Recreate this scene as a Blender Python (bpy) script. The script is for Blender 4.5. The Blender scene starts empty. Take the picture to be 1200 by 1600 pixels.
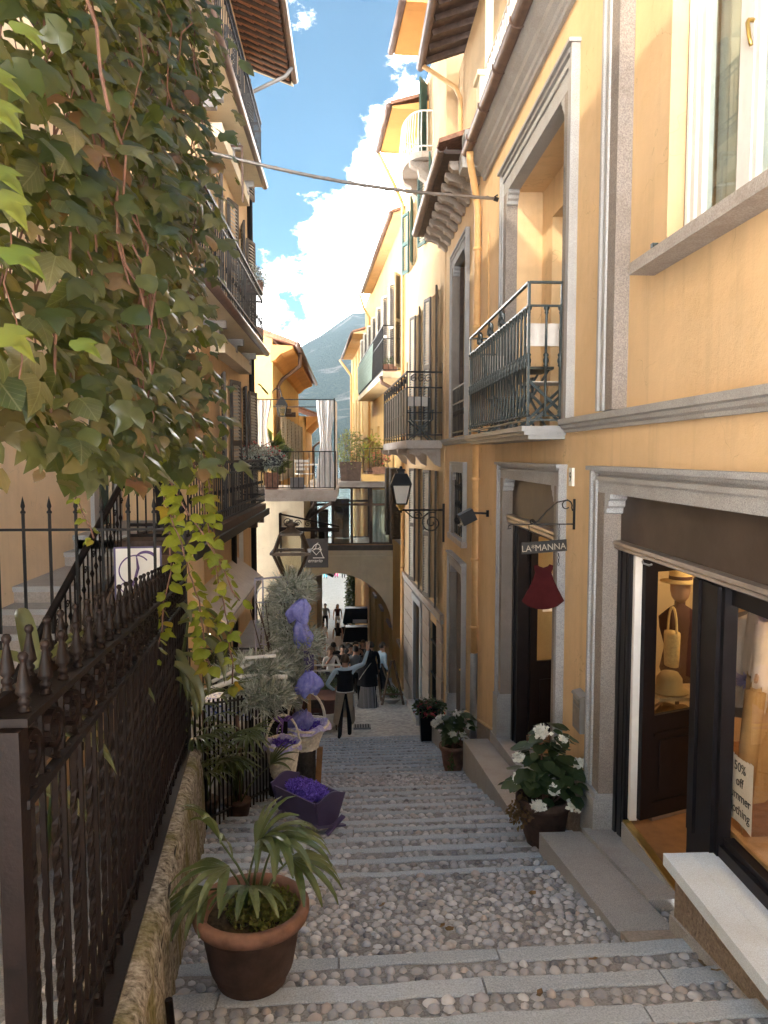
import bpy, bmesh, math, random
import numpy as np
from math import sin, cos, pi, radians, atan2, sqrt, hypot
from mathutils import Vector, Matrix, Euler

random.seed(7)
rnd = random.uniform
S = bpy.context.scene
COL = S.collection

# ------------------------------------------------------------------ camera
cam_d = bpy.data.cameras.new('camera')
cam = bpy.data.objects.new('camera', cam_d)
COL.objects.link(cam)
S.camera = cam
cam_d.sensor_fit = 'VERTICAL'
cam_d.sensor_height = 36.0
cam_d.lens = 27.0                       # 1200 px focal length on a 1600 px tall picture
cam_d.clip_start = 0.05
cam_d.clip_end = 20000
cam.location = (0, 0, 0)                # eye height is the datum, the top of the steps is 1.7 m below
cam.rotation_euler = (radians(90 - 4.2), 0, radians(-2.6))

# ------------------------------------------------------------------ sky and sun
SUN_TO = Vector((-1.0, -0.95, 1.15)).normalized()
elev = math.asin(SUN_TO.z)
azim = atan2(SUN_TO.x, SUN_TO.y)
W = bpy.data.worlds.new('World')
S.world = W
W.use_nodes = True
nt = W.node_tree
nt.nodes.clear()
N = nt.nodes.new
L = nt.links.new
out = N('ShaderNodeOutputWorld')
bg = N('ShaderNodeBackground')
bg.inputs['Strength'].default_value = 0.05
L(bg.outputs[0], out.inputs[0])
sky = N('ShaderNodeTexSky')
sky.sky_type = 'NISHITA'
sky.sun_disc = False
sky.sun_elevation = elev
sky.sun_rotation = azim % (2 * pi)
sky.air_density = 1.0
sky.dust_density = 0.6
sky.ozone_density = 1.2
tc = N('ShaderNodeTexCoord')
sep = N('ShaderNodeSeparateXYZ')
L(tc.outputs['Generated'], sep.inputs[0])


def wmath(op, a, b=None, c=None):
    n = N('ShaderNodeMath')
    n.operation = op
    for i, v in enumerate((a, b, c)):
        if v is None:
            continue
        if isinstance(v, (int, float)):
            n.inputs[i].default_value = v
        else:
            L(v, n.inputs[i])
    return n.outputs[0]


nz = N('ShaderNodeTexNoise')
nz.inputs['Scale'].default_value = 4.2
nz.inputs['Detail'].default_value = 9
nz.inputs['Roughness'].default_value = 0.58
nz.inputs['Lacunarity'].default_value = 2.2
mp = N('ShaderNodeMapping')
mp.inputs['Scale'].default_value = (1.0, 1.0, 1.5)
mp.inputs['Location'].default_value = (0.35, 0.2, 0.1)
L(tc.outputs['Generated'], mp.inputs[0])
L(mp.outputs[0], nz.inputs['Vector'])
# cumulus bank: thick low down, a tower standing over the lake side
low = wmath('MULTIPLY', wmath('SUBTRACT', 0.25, sep.outputs[2]), 2.6)
low = wmath('MINIMUM', wmath('MAXIMUM', low, -0.10), 0.22)
dt = wmath('SQRT', wmath('ADD', wmath('POWER', wmath('SUBTRACT', sep.outputs[0], 0.165), 2), wmath('POWER', wmath('SUBTRACT', sep.outputs[2], 0.245), 2)))
tower = wmath('MULTIPLY', wmath('SUBTRACT', 0.232, dt), 2.4)
tower = wmath('MINIMUM', wmath('MAXIMUM', tower, 0), 0.28)
tower = wmath('MULTIPLY', tower, wmath('GREATER_THAN', sep.outputs[1], 0))
dens = wmath('ADD', wmath('ADD', nz.outputs[0], low), tower)
ramp = N('ShaderNodeMapRange')
ramp.interpolation_type = 'SMOOTHSTEP'
ramp.inputs['From Min'].default_value = 0.535
ramp.inputs['From Max'].default_value = 0.64
L(dens, ramp.inputs['Value'])
nz2 = N('ShaderNodeTexNoise')
nz2.inputs['Scale'].default_value = 9
nz2.inputs['Detail'].default_value = 6
L(mp.outputs[0], nz2.inputs['Vector'])
cr = N('ShaderNodeValToRGB')
cr.color_ramp.elements[0].position = 0.35
cr.color_ramp.elements[0].color = (190, 187, 184, 1)
cr.color_ramp.elements[1].position = 0.62
cr.color_ramp.elements[1].color = (230, 225, 216, 1)
L(nz2.outputs[0], cr.inputs[0])
tint = N('ShaderNodeMixRGB')
tint.blend_type = 'MULTIPLY'
tint.inputs[0].default_value = 1
tint.inputs[2].default_value = (0.08, 0.92, 1.22, 1)
L(sky.outputs[0], tint.inputs[1])
mx = N('ShaderNodeMixRGB')
L(ramp.outputs[0], mx.inputs[0])
L(tint.outputs[0], mx.inputs[1])
L(cr.outputs[0], mx.inputs[2])
L(mx.outputs[0], bg.inputs['Color'])

sun_d = bpy.data.lights.new('sun', 'SUN')
sun_d.energy = 2.0
sun_d.angle = radians(0.5)
sun_d.color = (1.0, 0.87, 0.65)
sun = bpy.data.objects.new('sun', sun_d)
COL.objects.link(sun)
sun.rotation_euler = (-SUN_TO).to_track_quat('-Z', 'Y').to_euler()

S.view_settings.view_transform = 'Standard'
S.view_settings.look = 'None'
S.view_settings.gamma = 1.0
S.view_settings.exposure = 1.17
S.view_settings.use_curve_mapping = False
S.render.engine = 'CYCLES'
S.cycles.use_denoising = True
S.cycles.max_bounces = 8
S.cycles.transparent_max_bounces = 12
S.cycles.sample_clamp_indirect = 6


# ------------------------------------------------------------------ materials
class NT:
    def __init__(s, name):
        s.m = bpy.data.materials.new(name)
        s.m.use_nodes = True
        s.t = s.m.node_tree
        s.b = s.t.nodes['Principled BSDF']
        s.o = s.t.nodes['Material Output']

    def n(s, kind, **kw):
        x = s.t.nodes.new('ShaderNode' + kind)
        for k, v in kw.items():
            setattr(x, k, v)
        return x

    def set(s, x, key, v):
        if hasattr(v, 'is_linked'):
            s.t.links.new(v, x.inputs[key])
        else:
            if isinstance(v, tuple) and len(v) == 3 and x.inputs[key].type == 'RGBA':
                v = v + (1,)
            x.inputs[key].default_value = v

    def P(s, **kw):
        for k, v in kw.items():
            s.set(s.b, k.replace('_', ' '), v)

    def co(s, scale=(1, 1, 1), kind='Object'):
        t = s.n('TexCoord')
        m = s.n('Mapping')
        m.inputs['Scale'].default_value = scale
        s.t.links.new(t.outputs[kind], m.inputs[0])
        return m.outputs[0]

    def noise(s, scale, detail=4, rough=.55, vec=None, dist=0):
        x = s.n('TexNoise')
        x.inputs['Scale'].default_value = scale
        x.inputs['Detail'].default_value = detail
        x.inputs['Roughness'].default_value = rough
        x.inputs['Distortion'].default_value = dist
        s.t.links.new(vec if vec is not None else s.co(), x.inputs['Vector'])
        return x.outputs[0]

    def voro(s, scale, vec=None, feature='F1'):
        x = s.n('TexVoronoi', feature=feature)
        x.inputs['Scale'].default_value = scale
        s.t.links.new(vec if vec is not None else s.co(), x.inputs['Vector'])
        return x

    def ramp(s, v, *stops):
        r = s.n('ValToRGB')
        e = r.color_ramp.elements
        while len(e) < len(stops):
            e.new(.5)
        for i, (p, c) in enumerate(stops):
            e[i].position = p
            e[i].color = tuple(c) + (1,) if len(c) == 3 else c
        s.t.links.new(v, r.inputs[0])
        return r.outputs[0]

    def mix(s, f, a, b, mode='MIX'):
        x = s.n('MixRGB', blend_type=mode)
        s.set(x, 0, f)
        s.set(x, 1, a)
        s.set(x, 2, b)
        return x.outputs[0]

    def math(s, op, a, b=0.0):
        x = s.n('Math', operation=op)
        s.set(x, 0, a)
        s.set(x, 1, b)
        return x.outputs[0]

    def bump(s, h, strength=.3, dist=.01):
        x = s.n('Bump')
        x.inputs['Strength'].default_value = strength
        x.inputs['Distance'].default_value = dist
        s.t.links.new(h, x.inputs['Height'])
        s.t.links.new(x.outputs[0], s.b.inputs['Normal'])

    def island(s):
        return s.n('NewGeometry').outputs['Random Per Island']

    def objrand(s):
        return s.n('ObjectInfo').outputs['Random']


def g3(c, k):
    return tuple(min(1, x * k) for x in c)


def plaster(name, c, stain=.5, grime=(.30, .22, .15)):
    t = NT(name)
    a = t.noise(.9, 6, .6)
    b = t.noise(7, 5, .6)
    st = t.noise(1.0, 5, .65, t.co((6, 6, .28)))
    col = t.ramp(a, (.3, g3(c, .86)), (.55, c), (.75, g3(c, 1.09)))
    col = t.mix(t.math('MULTIPLY', t.math('SUBTRACT', b, .45), .5), col, g3(c, 1.25))
    f = t.ramp(st, (.52, (0, 0, 0)), (.75, (1, 1, 1)))
    col = t.mix(t.math('MULTIPLY', f, .28 * stain), col, grime)
    sp = t.ramp(t.noise(2.3, 8, .75), (.62, (0, 0, 0)), (.7, (1, 1, 1)))
    col = t.mix(t.math('MULTIPLY', sp, .22 * stain), col, g3(c, .66))
    wv = t.n('VectorMath', operation='ADD')
    nv = t.n('TexNoise')
    nv.inputs['Scale'].default_value = 3.5
    t.t.links.new(t.co(), nv.inputs['Vector'])
    t.t.links.new(t.co(), wv.inputs[0])
    t.t.links.new(nv.outputs['Color'], wv.inputs[1])
    ck = t.voro(.85, wv.outputs[0], 'DISTANCE_TO_EDGE')
    crack = t.math('MULTIPLY', t.math('LESS_THAN', ck.outputs['Distance'], .0042), t.math('GREATER_THAN', t.noise(1.7, 2, .5), .52))
    col = t.mix(t.math('MULTIPLY', crack, .38 * stain), col, g3(c, .45))
    pt = t.ramp(t.noise(.55, 7, .7, t.co((1, 1, 1.6))), (.50, (0, 0, 0)), (.56, (1, 1, 1)))
    col = t.mix(t.math('MULTIPLY', pt, .16 * stain), col, (c[0] * 1.05, c[1] * 1.12, c[2] * 1.3))
    t.P(Base_Color=col, Roughness=.92)
    t.P(Specular_IOR_Level=.15)
    t.bump(t.math('ADD', t.noise(90, 5, .7), t.math('MULTIPLY', t.noise(9, 4, .6), 2.0)), .45, .006)
    return t.m


def stone(name, c, speck=.5, scale=120, bump=.4, stain=.3, bd=.004):
    t = NT(name)
    a = t.noise(scale, 3, .7)
    b = t.noise(3, 6, .65)
    col = t.ramp(a, (.35, g3(c, 1 - .5 * speck)), (.5, c), (.66, g3(c, 1 + .45 * speck)))
    col = t.mix(t.math('MULTIPLY', t.ramp(b, (.45, (0, 0, 0)), (.7, (1, 1, 1))), stain), col, g3((c[0] * .62, c[1] * .55, c[2] * .48), 1))
    r = t.objrand()
    col = t.mix(.5, col, t.mix(r, g3(c, .75), g3(c, 1.2)), 'MIX') if speck > .8 else col
    t.P(Base_Color=col, Roughness=.85, Specular_IOR_Level=.25)
    t.bump(t.math('ADD', a, t.math('MULTIPLY', t.noise(14, 5, .6), 2)), bump, bd)
    return t.m


def simple(name, c, rough=.6, metal=0.0, var=.12, scale=12, bump=0.0, spec=.4, bscale=60):
    t = NT(name)
    col = t.ramp(t.noise(scale, 4, .6), (.3, g3(c, 1 - var)), (.7, g3(c, 1 + var)))
    t.P(Base_Color=col, Roughness=rough, Metallic=metal, Specular_IOR_Level=spec)
    if bump:
        t.bump(t.noise(bscale, 4, .6), bump, .004)
    return t.m


def leafmat(name, stops, trans=.35, rough=.45, vein=False, perobj=False):
    vein = perobj
    t = NT(name)
    r = t.objrand() if perobj else t.island()
    col = t.ramp(r, *stops)
    nzv = t.noise(30, 4, .6)
    col = t.mix(t.math('MULTIPLY', nzv, .45), col, g3(stops[0][1], .55))
    if vein:
        sx = t.n('SeparateXYZ')
        t.t.links.new(t.co(), sx.inputs[0])
        ax = t.math('ABSOLUTE', sx.outputs[0])
        rib = t.math('LESS_THAN', ax, .016)
        side = t.math('PINGPONG', t.math('SUBTRACT', sx.outputs[1], t.math('MULTIPLY', ax, .9)), .085)
        rib = t.math('MAXIMUM', rib, t.math('MULTIPLY', t.math('LESS_THAN', side, .009), .7))
        col = t.mix(t.math('MULTIPLY', rib, .4), col, (.26, .26, .12))
    t.P(Base_Color=col, Roughness=rough, Specular_IOR_Level=.45)
    tr = t.n('BsdfTranslucent')
    t.t.links.new(t.mix(.5, col, (.45, .5, .04)), tr.inputs[0])
    ms = t.n('MixShader')
    ms.inputs[0].default_value = trans
    t.t.links.new(t.b.outputs[0], ms.inputs[1])
    t.t.links.new(tr.outputs[0], ms.inputs[2])
    t.t.links.new(ms.outputs[0], t.o.inputs[0])
    t.bump(nzv, .25, .004)
    return t.m


def glass(name, tint=(.9, .95, .93), rough=.02, alpha=.75):
    t = NT(name)
    tr = t.n('BsdfTransparent')
    tr.inputs[0].default_value = tint + (1,)
    gl = t.n('BsdfGlossy')
    gl.inputs['Roughness'].default_value = rough
    lw = t.n('LayerWeight')
    lw.inputs[0].default_value = .5
    ms = t.n('MixShader')
    f = t.math('ADD', t.math('MULTIPLY', t.math('POWER', lw.outputs['Facing'], 5.0), .9), 1 - alpha)
    t.set(ms, 0, t.math('MINIMUM', f, .95))
    t.t.links.new(tr.outputs[0], ms.inputs[1])
    t.t.links.new(gl.outputs[0], ms.inputs[2])
    t.t.links.new(ms.outputs[0], t.o.inputs[0])
    return t.m


def emis(name, c, k):
    t = NT(name)
    t.P(Base_Color=(.8, .8, .8), Emission_Color=c, Emission_Strength=k)
    return t.m


OCHRE = (.68, .475, .27)
M = dict(
    ochre=plaster('plaster_ochre', OCHRE, .95),
    ochre2=plaster('plaster_deep', (.66, .44, .22), .6),
    ochre3=plaster('plaster_tan', (.58, .415, .245), .9),
    yellow=plaster('plaster_yellow', (.60, .395, .165), .4),
    cream=plaster('plaster_cream', (.76, .67, .50), .5),
    peach=plaster('plaster_peach', (.80, .62, .42), .6),
    soffit=plaster('soffit_orange', (.66, .34, .12), .2),
    granite=stone('granite', (.37, .37, .375), .7, 150, .4, .35),
    granite_l=stone('granite_light', (.37, .36, .35), .6, 160, .35, .35),
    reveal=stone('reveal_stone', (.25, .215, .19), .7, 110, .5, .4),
    sill=stone('sill_stone', (.40, .36, .33), .5, 90, .4, .5),
    slab=stone('step_stone', (.39, .445, .51), 1.0, 110, .7, .3, .008),
    rough=stone('tyrolean_render', (.34, .27, .22), .9, 45, 1.0, .4, .03),
    mortar=stone('mortar', (.27, .28, .295), .6, 70, .9, .5, .012),
    marble=stone('marble_sill', (.62, .70, .79), .4, 170, .08, .3),
    rustic=stone('clad_stone', (.36, .31, .27), .4, 60, .4, .4),
    iron=simple('wrought_iron', (.008, .007, .007), .5, .0, .35, 25, .3, .3),
    iron_brown=simple('brown_iron', (.0075, .0042, .0036), .55, 0, .45, 18, .3, .16),
    iron_green=simple('green_black_iron', (.045, .055, .055), .4, .5, .3, 25, .15),
    white_iron=simple('white_iron', (.62, .60, .56), .5, .1),
    dark=simple('dark_paint', (.010, .009, .011), .4, 0, .2, 8, .05, .22),
    black=simple('black', (.012, .012, .013), .5),
    fascia=simple('roller_box', (.075, .055, .045), .5, .2, .25, 3, .15),
    railmetal=simple('roller_rail', (.30, .26, .23), .4, .6, .15),
    white=simple('white_frame', (.74, .73, .70), .4, 0, .04),
    wood=simple('dark_wood', (.07, .045, .035), .6, 0, .35, 9, .3, .3, 40),
    woodl=simple('light_wood', (.45, .30, .16), .5, 0, .2, 10),
    shut=simple('shutter_brown', (.075, .062, .052), .55, 0, .3, 10),
    shutl=simple('shutter_grey', (.40, .37, .31), .6, 0, .2, 10),
    shutg=simple('shutter_green', (.042, .09, .075), .55, 0, .2, 10),
    terra=simple('terracotta', (.21, .112, .078), .75, 0, .35, 9, .35, .25, 50),
    terrad=simple('terracotta_dark', (.085, .052, .041), .75, 0, .35, 9, .35, .25, 50),
    soil=simple('soil', (.07, .05, .03), .95, 0, .5, 40, .9, .1, 60),
    pipe=simple('painted_pipe', (.62, .37, .16), .5, 0, .12, 6),
    copper=simple('brown_gutter', (.16, .105, .085), .42, .35, .2, 8),
    tile=simple('roof_tile', (.30, .15, .095), .8, 0, .35, 14, .4),
    zinc=simple('zinc', (.27, .265, .26), .5, .3, .1),
    brass=simple('brass', (.60, .40, .12), .35, .9, .1),
    purple=simple('purple_paint', (.085, .065, .15), .5, 0, .1, 6),
    lav=simple('lavender_flowers', (.16, .10, .55), .9, 0, .5, 60, .8, .2, 90),
    wicker=simple('wicker', (.84, .76, .63), .7, 0, .25, 25, .3),
    maroon=simple('maroon_board', (.048, .008, .009), .8, 0, .2, 6, .1, .08),
    slate=simple('slate_board', (.045, .043, .042), .8, 0, .2, 6, .1, .1),
    chalk=simple('chalk', (.35, .30, .24), .9),
    paper=simple('paper', (.80, .77, .71), .8, 0, .03),
    ink=simple('ink', (.05, .05, .05), .8),
    canvas=simple('canvas', (.62, .56, .50), .9, 0, .08, 8),
    curtain=simple('curtain_cloth', (.80, .77, .75), .9, 0, .06, 6),
    skin=simple('skin', (.50, .29, .20), .55, 0, .06),
    skind=simple('skin_tan', (.36, .20, .13), .55, 0, .06),
    hair=simple('hair_dark', (.025, .018, .014), .6, 0, .3, 60, .4),
    hairb=simple('hair_brown', (.10, .055, .03), .6, 0, .3, 60, .4),
    shirtb=simple('shirt_pale_blue', (.50, .64, .74), .85, 0, .08, 14, .2),
    shirtw=simple('shirt_white', (.72, .70, .68), .85, 0, .05, 14, .2),
    vest=simple('waistcoat_black', (.016, .014, .017), .75, 0, .2),
    grey=simple('cloth_grey', (.19, .19, .20), .85, 0, .1),
    apron=simple('apron_tan', (.40, .32, .24), .85, 0, .08, 12),
    cblack=simple('cloth_black', (.014, .012, .015), .9, 0, .2),
    pink=simple('cloth_pink', (.75, .05, .22), .85),
    teal=simple('cloth_turquoise', (.05, .45, .62), .85),
    tablecl=simple('table_cloth', (.16, .085, .075), .9, 0, .1),
    mapmoss=None, glass=glass('window_glass', alpha=.92), glass_dim=glass('shop_glass', (.96, .95, .93), .01, .95),
    lampglass=glass('lantern_glass', (.86, .83, .72), .12, .8),
    room_shade=simple('painted_room_shade', (.02, .018, .016), .9),  # near-black sheet behind openings, painted in for the shade of unlit rooms
    straw=simple('straw', (.72, .50, .22), .8, 0, .15, 40),
    khaki=simple('khaki', (.36, .24, .11), .9, 0, .12, 10),
    burg=simple('burgundy_cloth', (.06, .02, .02), .9),
    shopwall=simple('shop_wall', (.62, .46, .27), .9, 0, .06, 3),
    parquet=simple('parquet', (.30, .16, .07), .4, 0, .25, 7),
)
t = NT('mossy_concrete')
nb = t.noise(26, 6, .7)
moss = t.ramp(t.noise(2.6, 5, .65), (.47, (0, 0, 0)), (.62, (1, 1, 1)))
c = t.ramp(nb, (.34, (.05, .045, .04)), (.48, (.24, .22, .185)), (.66, (.50, .48, .43)))
c = t.mix(t.math('MULTIPLY', moss, .75), c, t.mix(nb, (.05, .05, .012), (.22, .20, .05)))
t.P(Base_Color=c, Roughness=.95, Specular_IOR_Level=.1)
t.bump(t.math('ADD', nb, t.noise(70, 4, .7)), .5, .01)
M['moss'] = t.m

t = NT('cobble')
pal = ((0, (0.186, 0.196, 0.235)), (0.2, (0.437, 0.456, 0.504)), (0.36, (0.288, 0.304, 0.353)), (0.5, (0.558, 0.578, 0.627)), (0.62, (0.372, 0.392, 0.442)), (0.72, (0.093, 0.103, 0.134)), (0.8, (0.409, 0.382, 0.381)), (0.9, (0.335, 0.372, 0.459)), (1, (0.446, 0.382, 0.358)))
c = t.ramp(t.island(), *pal)
c = t.mix(t.math('MULTIPLY', t.ramp(t.noise(60, 5, .7), (.4, (0, 0, 0)), (.7, (1, 1, 1))), .45), c, (.52, .48, .42))
t.P(Base_Color=c, Roughness=.62, Specular_IOR_Level=.4)
t.bump(t.noise(120, 4, .7), .3, .002)
M['cobble'] = t.m
t = NT('cobble_single')
c = t.ramp(t.objrand(), *pal)
c = t.mix(t.math('MULTIPLY', t.ramp(t.noise(1.6, 5, .7), (.4, (0, 0, 0)), (.7, (1, 1, 1))), .4), c, (.52, .48, .42))
t.P(Base_Color=c, Roughness=.62, Specular_IOR_Level=.4)
t.bump(t.noise(4, 4, .7), .25, .05)
M['cobble1'] = t.m

t = NT('lower_paving')
v = t.voro(13)
c = t.ramp(v.outputs['Color'], (0, (.30, .29, .28)), (.5, (.46, .45, .43)), (1, (.62, .60, .56)))
t.P(Base_Color=c, Roughness=.75)
t.bump(t.math('SUBTRACT', 1, v.outputs['Distance']), .8, .03)
M['paving'] = t.m
M['plaza'] = stone('piazza_paving', (.30, .28, .25), .3, 8, .2, .2)

t = NT('striped_trousers')
w = t.n('TexWave')
w.inputs['Scale'].default_value = 9
w.inputs['Distortion'].default_value = 1.5
t.t.links.new(t.co((1, .6, .05)), w.inputs['Vector'])
t.P(Base_Color=t.ramp(w.outputs[0], (.55, (.015, .015, .03)), (.7, (.6, .6, .62))), Roughness=.85)
M['stripe'] = t.m

GREEN = ((0, (.018, .030, .012)), (.3, (.032, .052, .018)), (.55, (.050, .075, .026)), (.8, (.075, .085, .03)), (1, (.10, .085, .035)))
M['vine'] = leafmat('vine_leaf', ((0, (.018, .030, .013)), (.3, (.030, .046, .018)), (.52, (.048, .064, .026)), (.70, (.075, .082, .036)), (.85, (.115, .108, .052)), (.95, (.15, .115, .06)), (1, (.15, .05, .03))), .38, .36)
M['vine1'] = leafmat('vine_leaf_single', ((0, (.018, .030, .013)), (.3, (.030, .046, .018)), (.52, (.048, .064, .026)), (.70, (.075, .082, .036)), (.85, (.115, .108, .052)), (.95, (.15, .115, .06)), (1, (.15, .05, .03))), .38, .36, perobj=True)
M['vinelime'] = leafmat('vine_leaf_lime', ((0, (.16, .20, .02)), (.5, (.25, .28, .025)), (.8, (.20, .22, .03)), (1, (.38, .22, .03))), .5, .45)
M['vinenear'] = leafmat('vine_leaf_backlit', ((0, (.075, .12, .018)), (.5, (.11, .15, .022)), (1, (.14, .16, .03))), .45, .4)  # backlit glow put into a brighter leaf colour
M['stem'] = simple('vine_stem', (.13, .065, .045), .7, 0, .4, 20)
M['palm'] = leafmat('palm_frond', ((0, (.045, .075, .028)), (.5, (.08, .11, .045)), (1, (.15, .18, .085))), .2, .33)
M['broad'] = leafmat('broad_leaf', ((0, (.055, .07, .035)), (.5, (.09, .10, .05)), (1, (.14, .145, .07))), .2, .35)
M['silver'] = leafmat('silver_foliage', ((0, (.24, .27, .23)), (.5, (.48, .51, .45)), (1, (.72, .72, .64))), .15, .6)
M['bush'] = leafmat('bush_leaf', ((0, (.03, .05, .02)), (.5, (.05, .08, .03)), (1, (.09, .12, .05))), .2, .45)
M['bushy'] = leafmat('pale_bush', ((0, (.08, .10, .04)), (.5, (.14, .16, .06)), (1, (.26, .25, .10))), .3, .5)
M['begonia'] = leafmat('begonia_leaf', ((0, (.025, .045, .02)), (.5, (.045, .075, .032)), (1, (.085, .115, .055))), .15, .38)
M['herb'] = leafmat('ground_herb', ((0, (.09, .11, .025)), (.5, (.16, .17, .04)), (.8, (.12, .08, .03)), (1, (.20, .20, .05))), .3, .6)
M['petalw'] = simple('white_petal', (.80, .79, .72), .7, 0, .05)
M['petalr'] = simple('red_petal', (.55, .09, .09), .7, 0, .3, 50)
M['dry'] = leafmat('dry_leaf', ((0, (.10, .05, .03)), (1, (.22, .12, .07))), .2, .7)
t = NT('tulle')
tr = t.n('BsdfTranslucent')
tr.inputs[0].default_value = (.28, .28, .85, 1)
tp = t.n('BsdfTransparent')
t.P(Base_Color=t.ramp(t.noise(22, 4, .6), (.35, (.20, .22, .72)), (.65, (.48, .50, .92))), Roughness=.55)
m1 = t.n('MixShader')
m1.inputs[0].default_value = .35
t.t.links.new(t.b.outputs[0], m1.inputs[1])
t.t.links.new(tr.outputs[0], m1.inputs[2])
m2 = t.n('MixShader')
m2.inputs[0].default_value = .12
t.t.links.new(m1.outputs[0], m2.inputs[1])
t.t.links.new(tp.outputs[0], m2.inputs[2])
t.t.links.new(m2.outputs[0], t.o.inputs[0])
M['tulle'] = t.m


# ------------------------------------------------------------------ mesh helpers
class MB:
    def __init__(s):
        s.v = []
        s.f = []

    def add(s, vs, fs):
        o = len(s.v)
        s.v.extend(tuple(p) for p in vs)
        s.f.extend(tuple(i + o for i in f) for f in fs)
        return s

    def quad(s, a, b, c, d):
        return s.add((a, b, c, d), ((0, 1, 2, 3),))

    def box(s, x0, x1, y0, y1, z0, z1):
        return s.hexa((x0, y0, z0), (x1, y0, z0), (x1, y1, z0), (x0, y1, z0), (x0, y0, z1), (x1, y0, z1), (x1, y1, z1), (x0, y1, z1))

    def hexa(s, *p):
        return s.add(p, ((0, 3, 2, 1), (4, 5, 6, 7), (0, 1, 5, 4), (1, 2, 6, 5), (2, 3, 7, 6), (3, 0, 4, 7)))

    def obox(s, c, ax, ay, az):
        c, ax, ay, az = Vector(c), Vector(ax), Vector(ay), Vector(az)
        q = [c - ax - ay - az, c + ax - ay - az, c + ax + ay - az, c - ax + ay - az, c - ax - ay + az, c + ax - ay + az, c + ax + ay + az, c - ax + ay + az]
        return s.hexa(*q)

    def bar(s, a, b, w, h=None, up=(0, 0, 1)):
        a, b = Vector(a), Vector(b)
        h = h or w
        d = (b - a)
        if d.length < 1e-6:
            return s
        d.normalize()
        u = Vector(up)
        if abs(d.dot(u)) > .98:
            u = Vector((0, 1, 0))
        x = d.cross(u).normalized()
        y = x.cross(d).normalized()
        x *= w / 2
        y *= h / 2
        q = [a - x - y, a + x - y, a + x + y, a - x + y, b - x - y, b + x - y, b + x + y, b - x + y]
        return s.add(q, ((0, 1, 2, 3), (7, 6, 5, 4), (0, 4, 5, 1), (1, 5, 6, 2), (2, 6, 7, 3), (3, 7, 4, 0)))

    def tube(s, pts, r, n=6, cap=True):
        pts = [Vector(p) for p in pts]
        rs = r if isinstance(r, (list, tuple)) else [r] * len(pts)
        o = len(s.v)
        prev = None
        for i, p in enumerate(pts):
            d = (pts[min(i + 1, len(pts) - 1)] - pts[max(i - 1, 0)])
            if d.length < 1e-9:
                d = Vector((0, 0, 1))
            d.normalize()
            if prev is None:
                u = Vector((0, 0, 1)) if abs(d.z) < .9 else Vector((1, 0, 0))
                x = d.cross(u).normalized()
            else:
                x = (prev - d * prev.dot(d))
                x = x.normalized() if x.length > 1e-6 else d.cross(Vector((0, 0, 1))).normalized()
            prev = x
            y = d.cross(x)
            for k in range(n):
                a = 2 * pi * k / n
                s.v.append(tuple(p + (x * cos(a) + y * sin(a)) * rs[i]))
        for i in range(len(pts) - 1):
            for k in range(n):
                k2 = (k + 1) % n
                s.f.append((o + i * n + k, o + i * n + k2, o + (i + 1) * n + k2, o + (i + 1) * n + k))
        if cap:
            s.f.append(tuple(o + k for k in range(n))[::-1])
            s.f.append(tuple(o + (len(pts) - 1) * n + k for k in range(n)))
        return s

    def lathe(s, prof, c=(0, 0, 0), n=20, cap=True, sx=1, sy=1, jit=0):
        o = len(s.v)
        for (r, z) in prof:
            for k in range(n):
                a = 2 * pi * k / n
                s.v.append((c[0] + r * cos(a) * sx, c[1] + r * sin(a) * sy, c[2] + z))
        for i in range(len(prof) - 1):
            for k in range(n):
                k2 = (k + 1) % n
                s.f.append((o + i * n + k, o + i * n + k2, o + (i + 1) * n + k2, o + (i + 1) * n + k))
        if cap:
            s.f.append(tuple(o + k for k in range(n))[::-1])
            s.f.append(tuple(o + (len(prof) - 1) * n + k for k in range(n)))
        return s

    def prism(s, poly, axis, a, b, org=(0, 0, 0)):
        """poly: 2D points; axis 0/1/2 = extrusion axis from a to b"""
        o = len(s.v)
        n = len(poly)
        for t in (a, b):
            for (p, q) in poly:
                w = {0: (t, p, q), 1: (p, t, q), 2: (p, q, t)}[axis]
                s.v.append((w[0] + org[0], w[1] + org[1], w[2] + org[2]))
        s.f.append(tuple(range(o, o + n)))
        s.f.append(tuple(range(o + n, o + 2 * n))[::-1])
        for i in range(n):
            j = (i + 1) % n
            s.f.append((o + i, o + n + i, o + n + j, o + j))
        return s

    def build(s, name, mat, parent=None, smooth=False, mats=None, loc=None):
        me = bpy.data.meshes.new(name)
        me.from_pydata(s.v, [], s.f)
        if isinstance(mat, str):
            mat = M[mat]
        me.materials.append(mat)
        for m in mats or ():
            me.materials.append(M[m] if isinstance(m, str) else m)
        if smooth:
            me.polygons.foreach_set('use_smooth', [True] * len(me.polygons))
        me.update()
        return link(name, me, parent, loc)


def link(name, data, parent=None, loc=None):
    o = bpy.data.objects.new(name, data)
    COL.objects.link(o)
    if parent is not None:
        o.parent = parent
    if loc is not None:
        o.location = loc
    return o


def tag(o, label=None, cat=None, group=None, kind=None):
    if label:
        o['label'] = label
    if cat:
        o['category'] = cat
    if group:
        o['group'] = group
    if kind:
        o['kind'] = kind
    return o


def thing(name, label, cat, loc=(0, 0, 0), rz=0, group=None):
    o = bpy.data.objects.new(name, None)
    COL.objects.link(o)
    o.empty_display_size = .1
    o.location = loc
    o.rotation_euler = (0, 0, rz)
    return tag(o, label, cat, group)


KIDS = {}


def copy_tree(o, parent=None):
    c = o.copy()
    COL.objects.link(c)
    if parent is not None:
        c.parent = parent
    for ch in list(o.children):
        copy_tree(ch, c)
    return c


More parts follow.
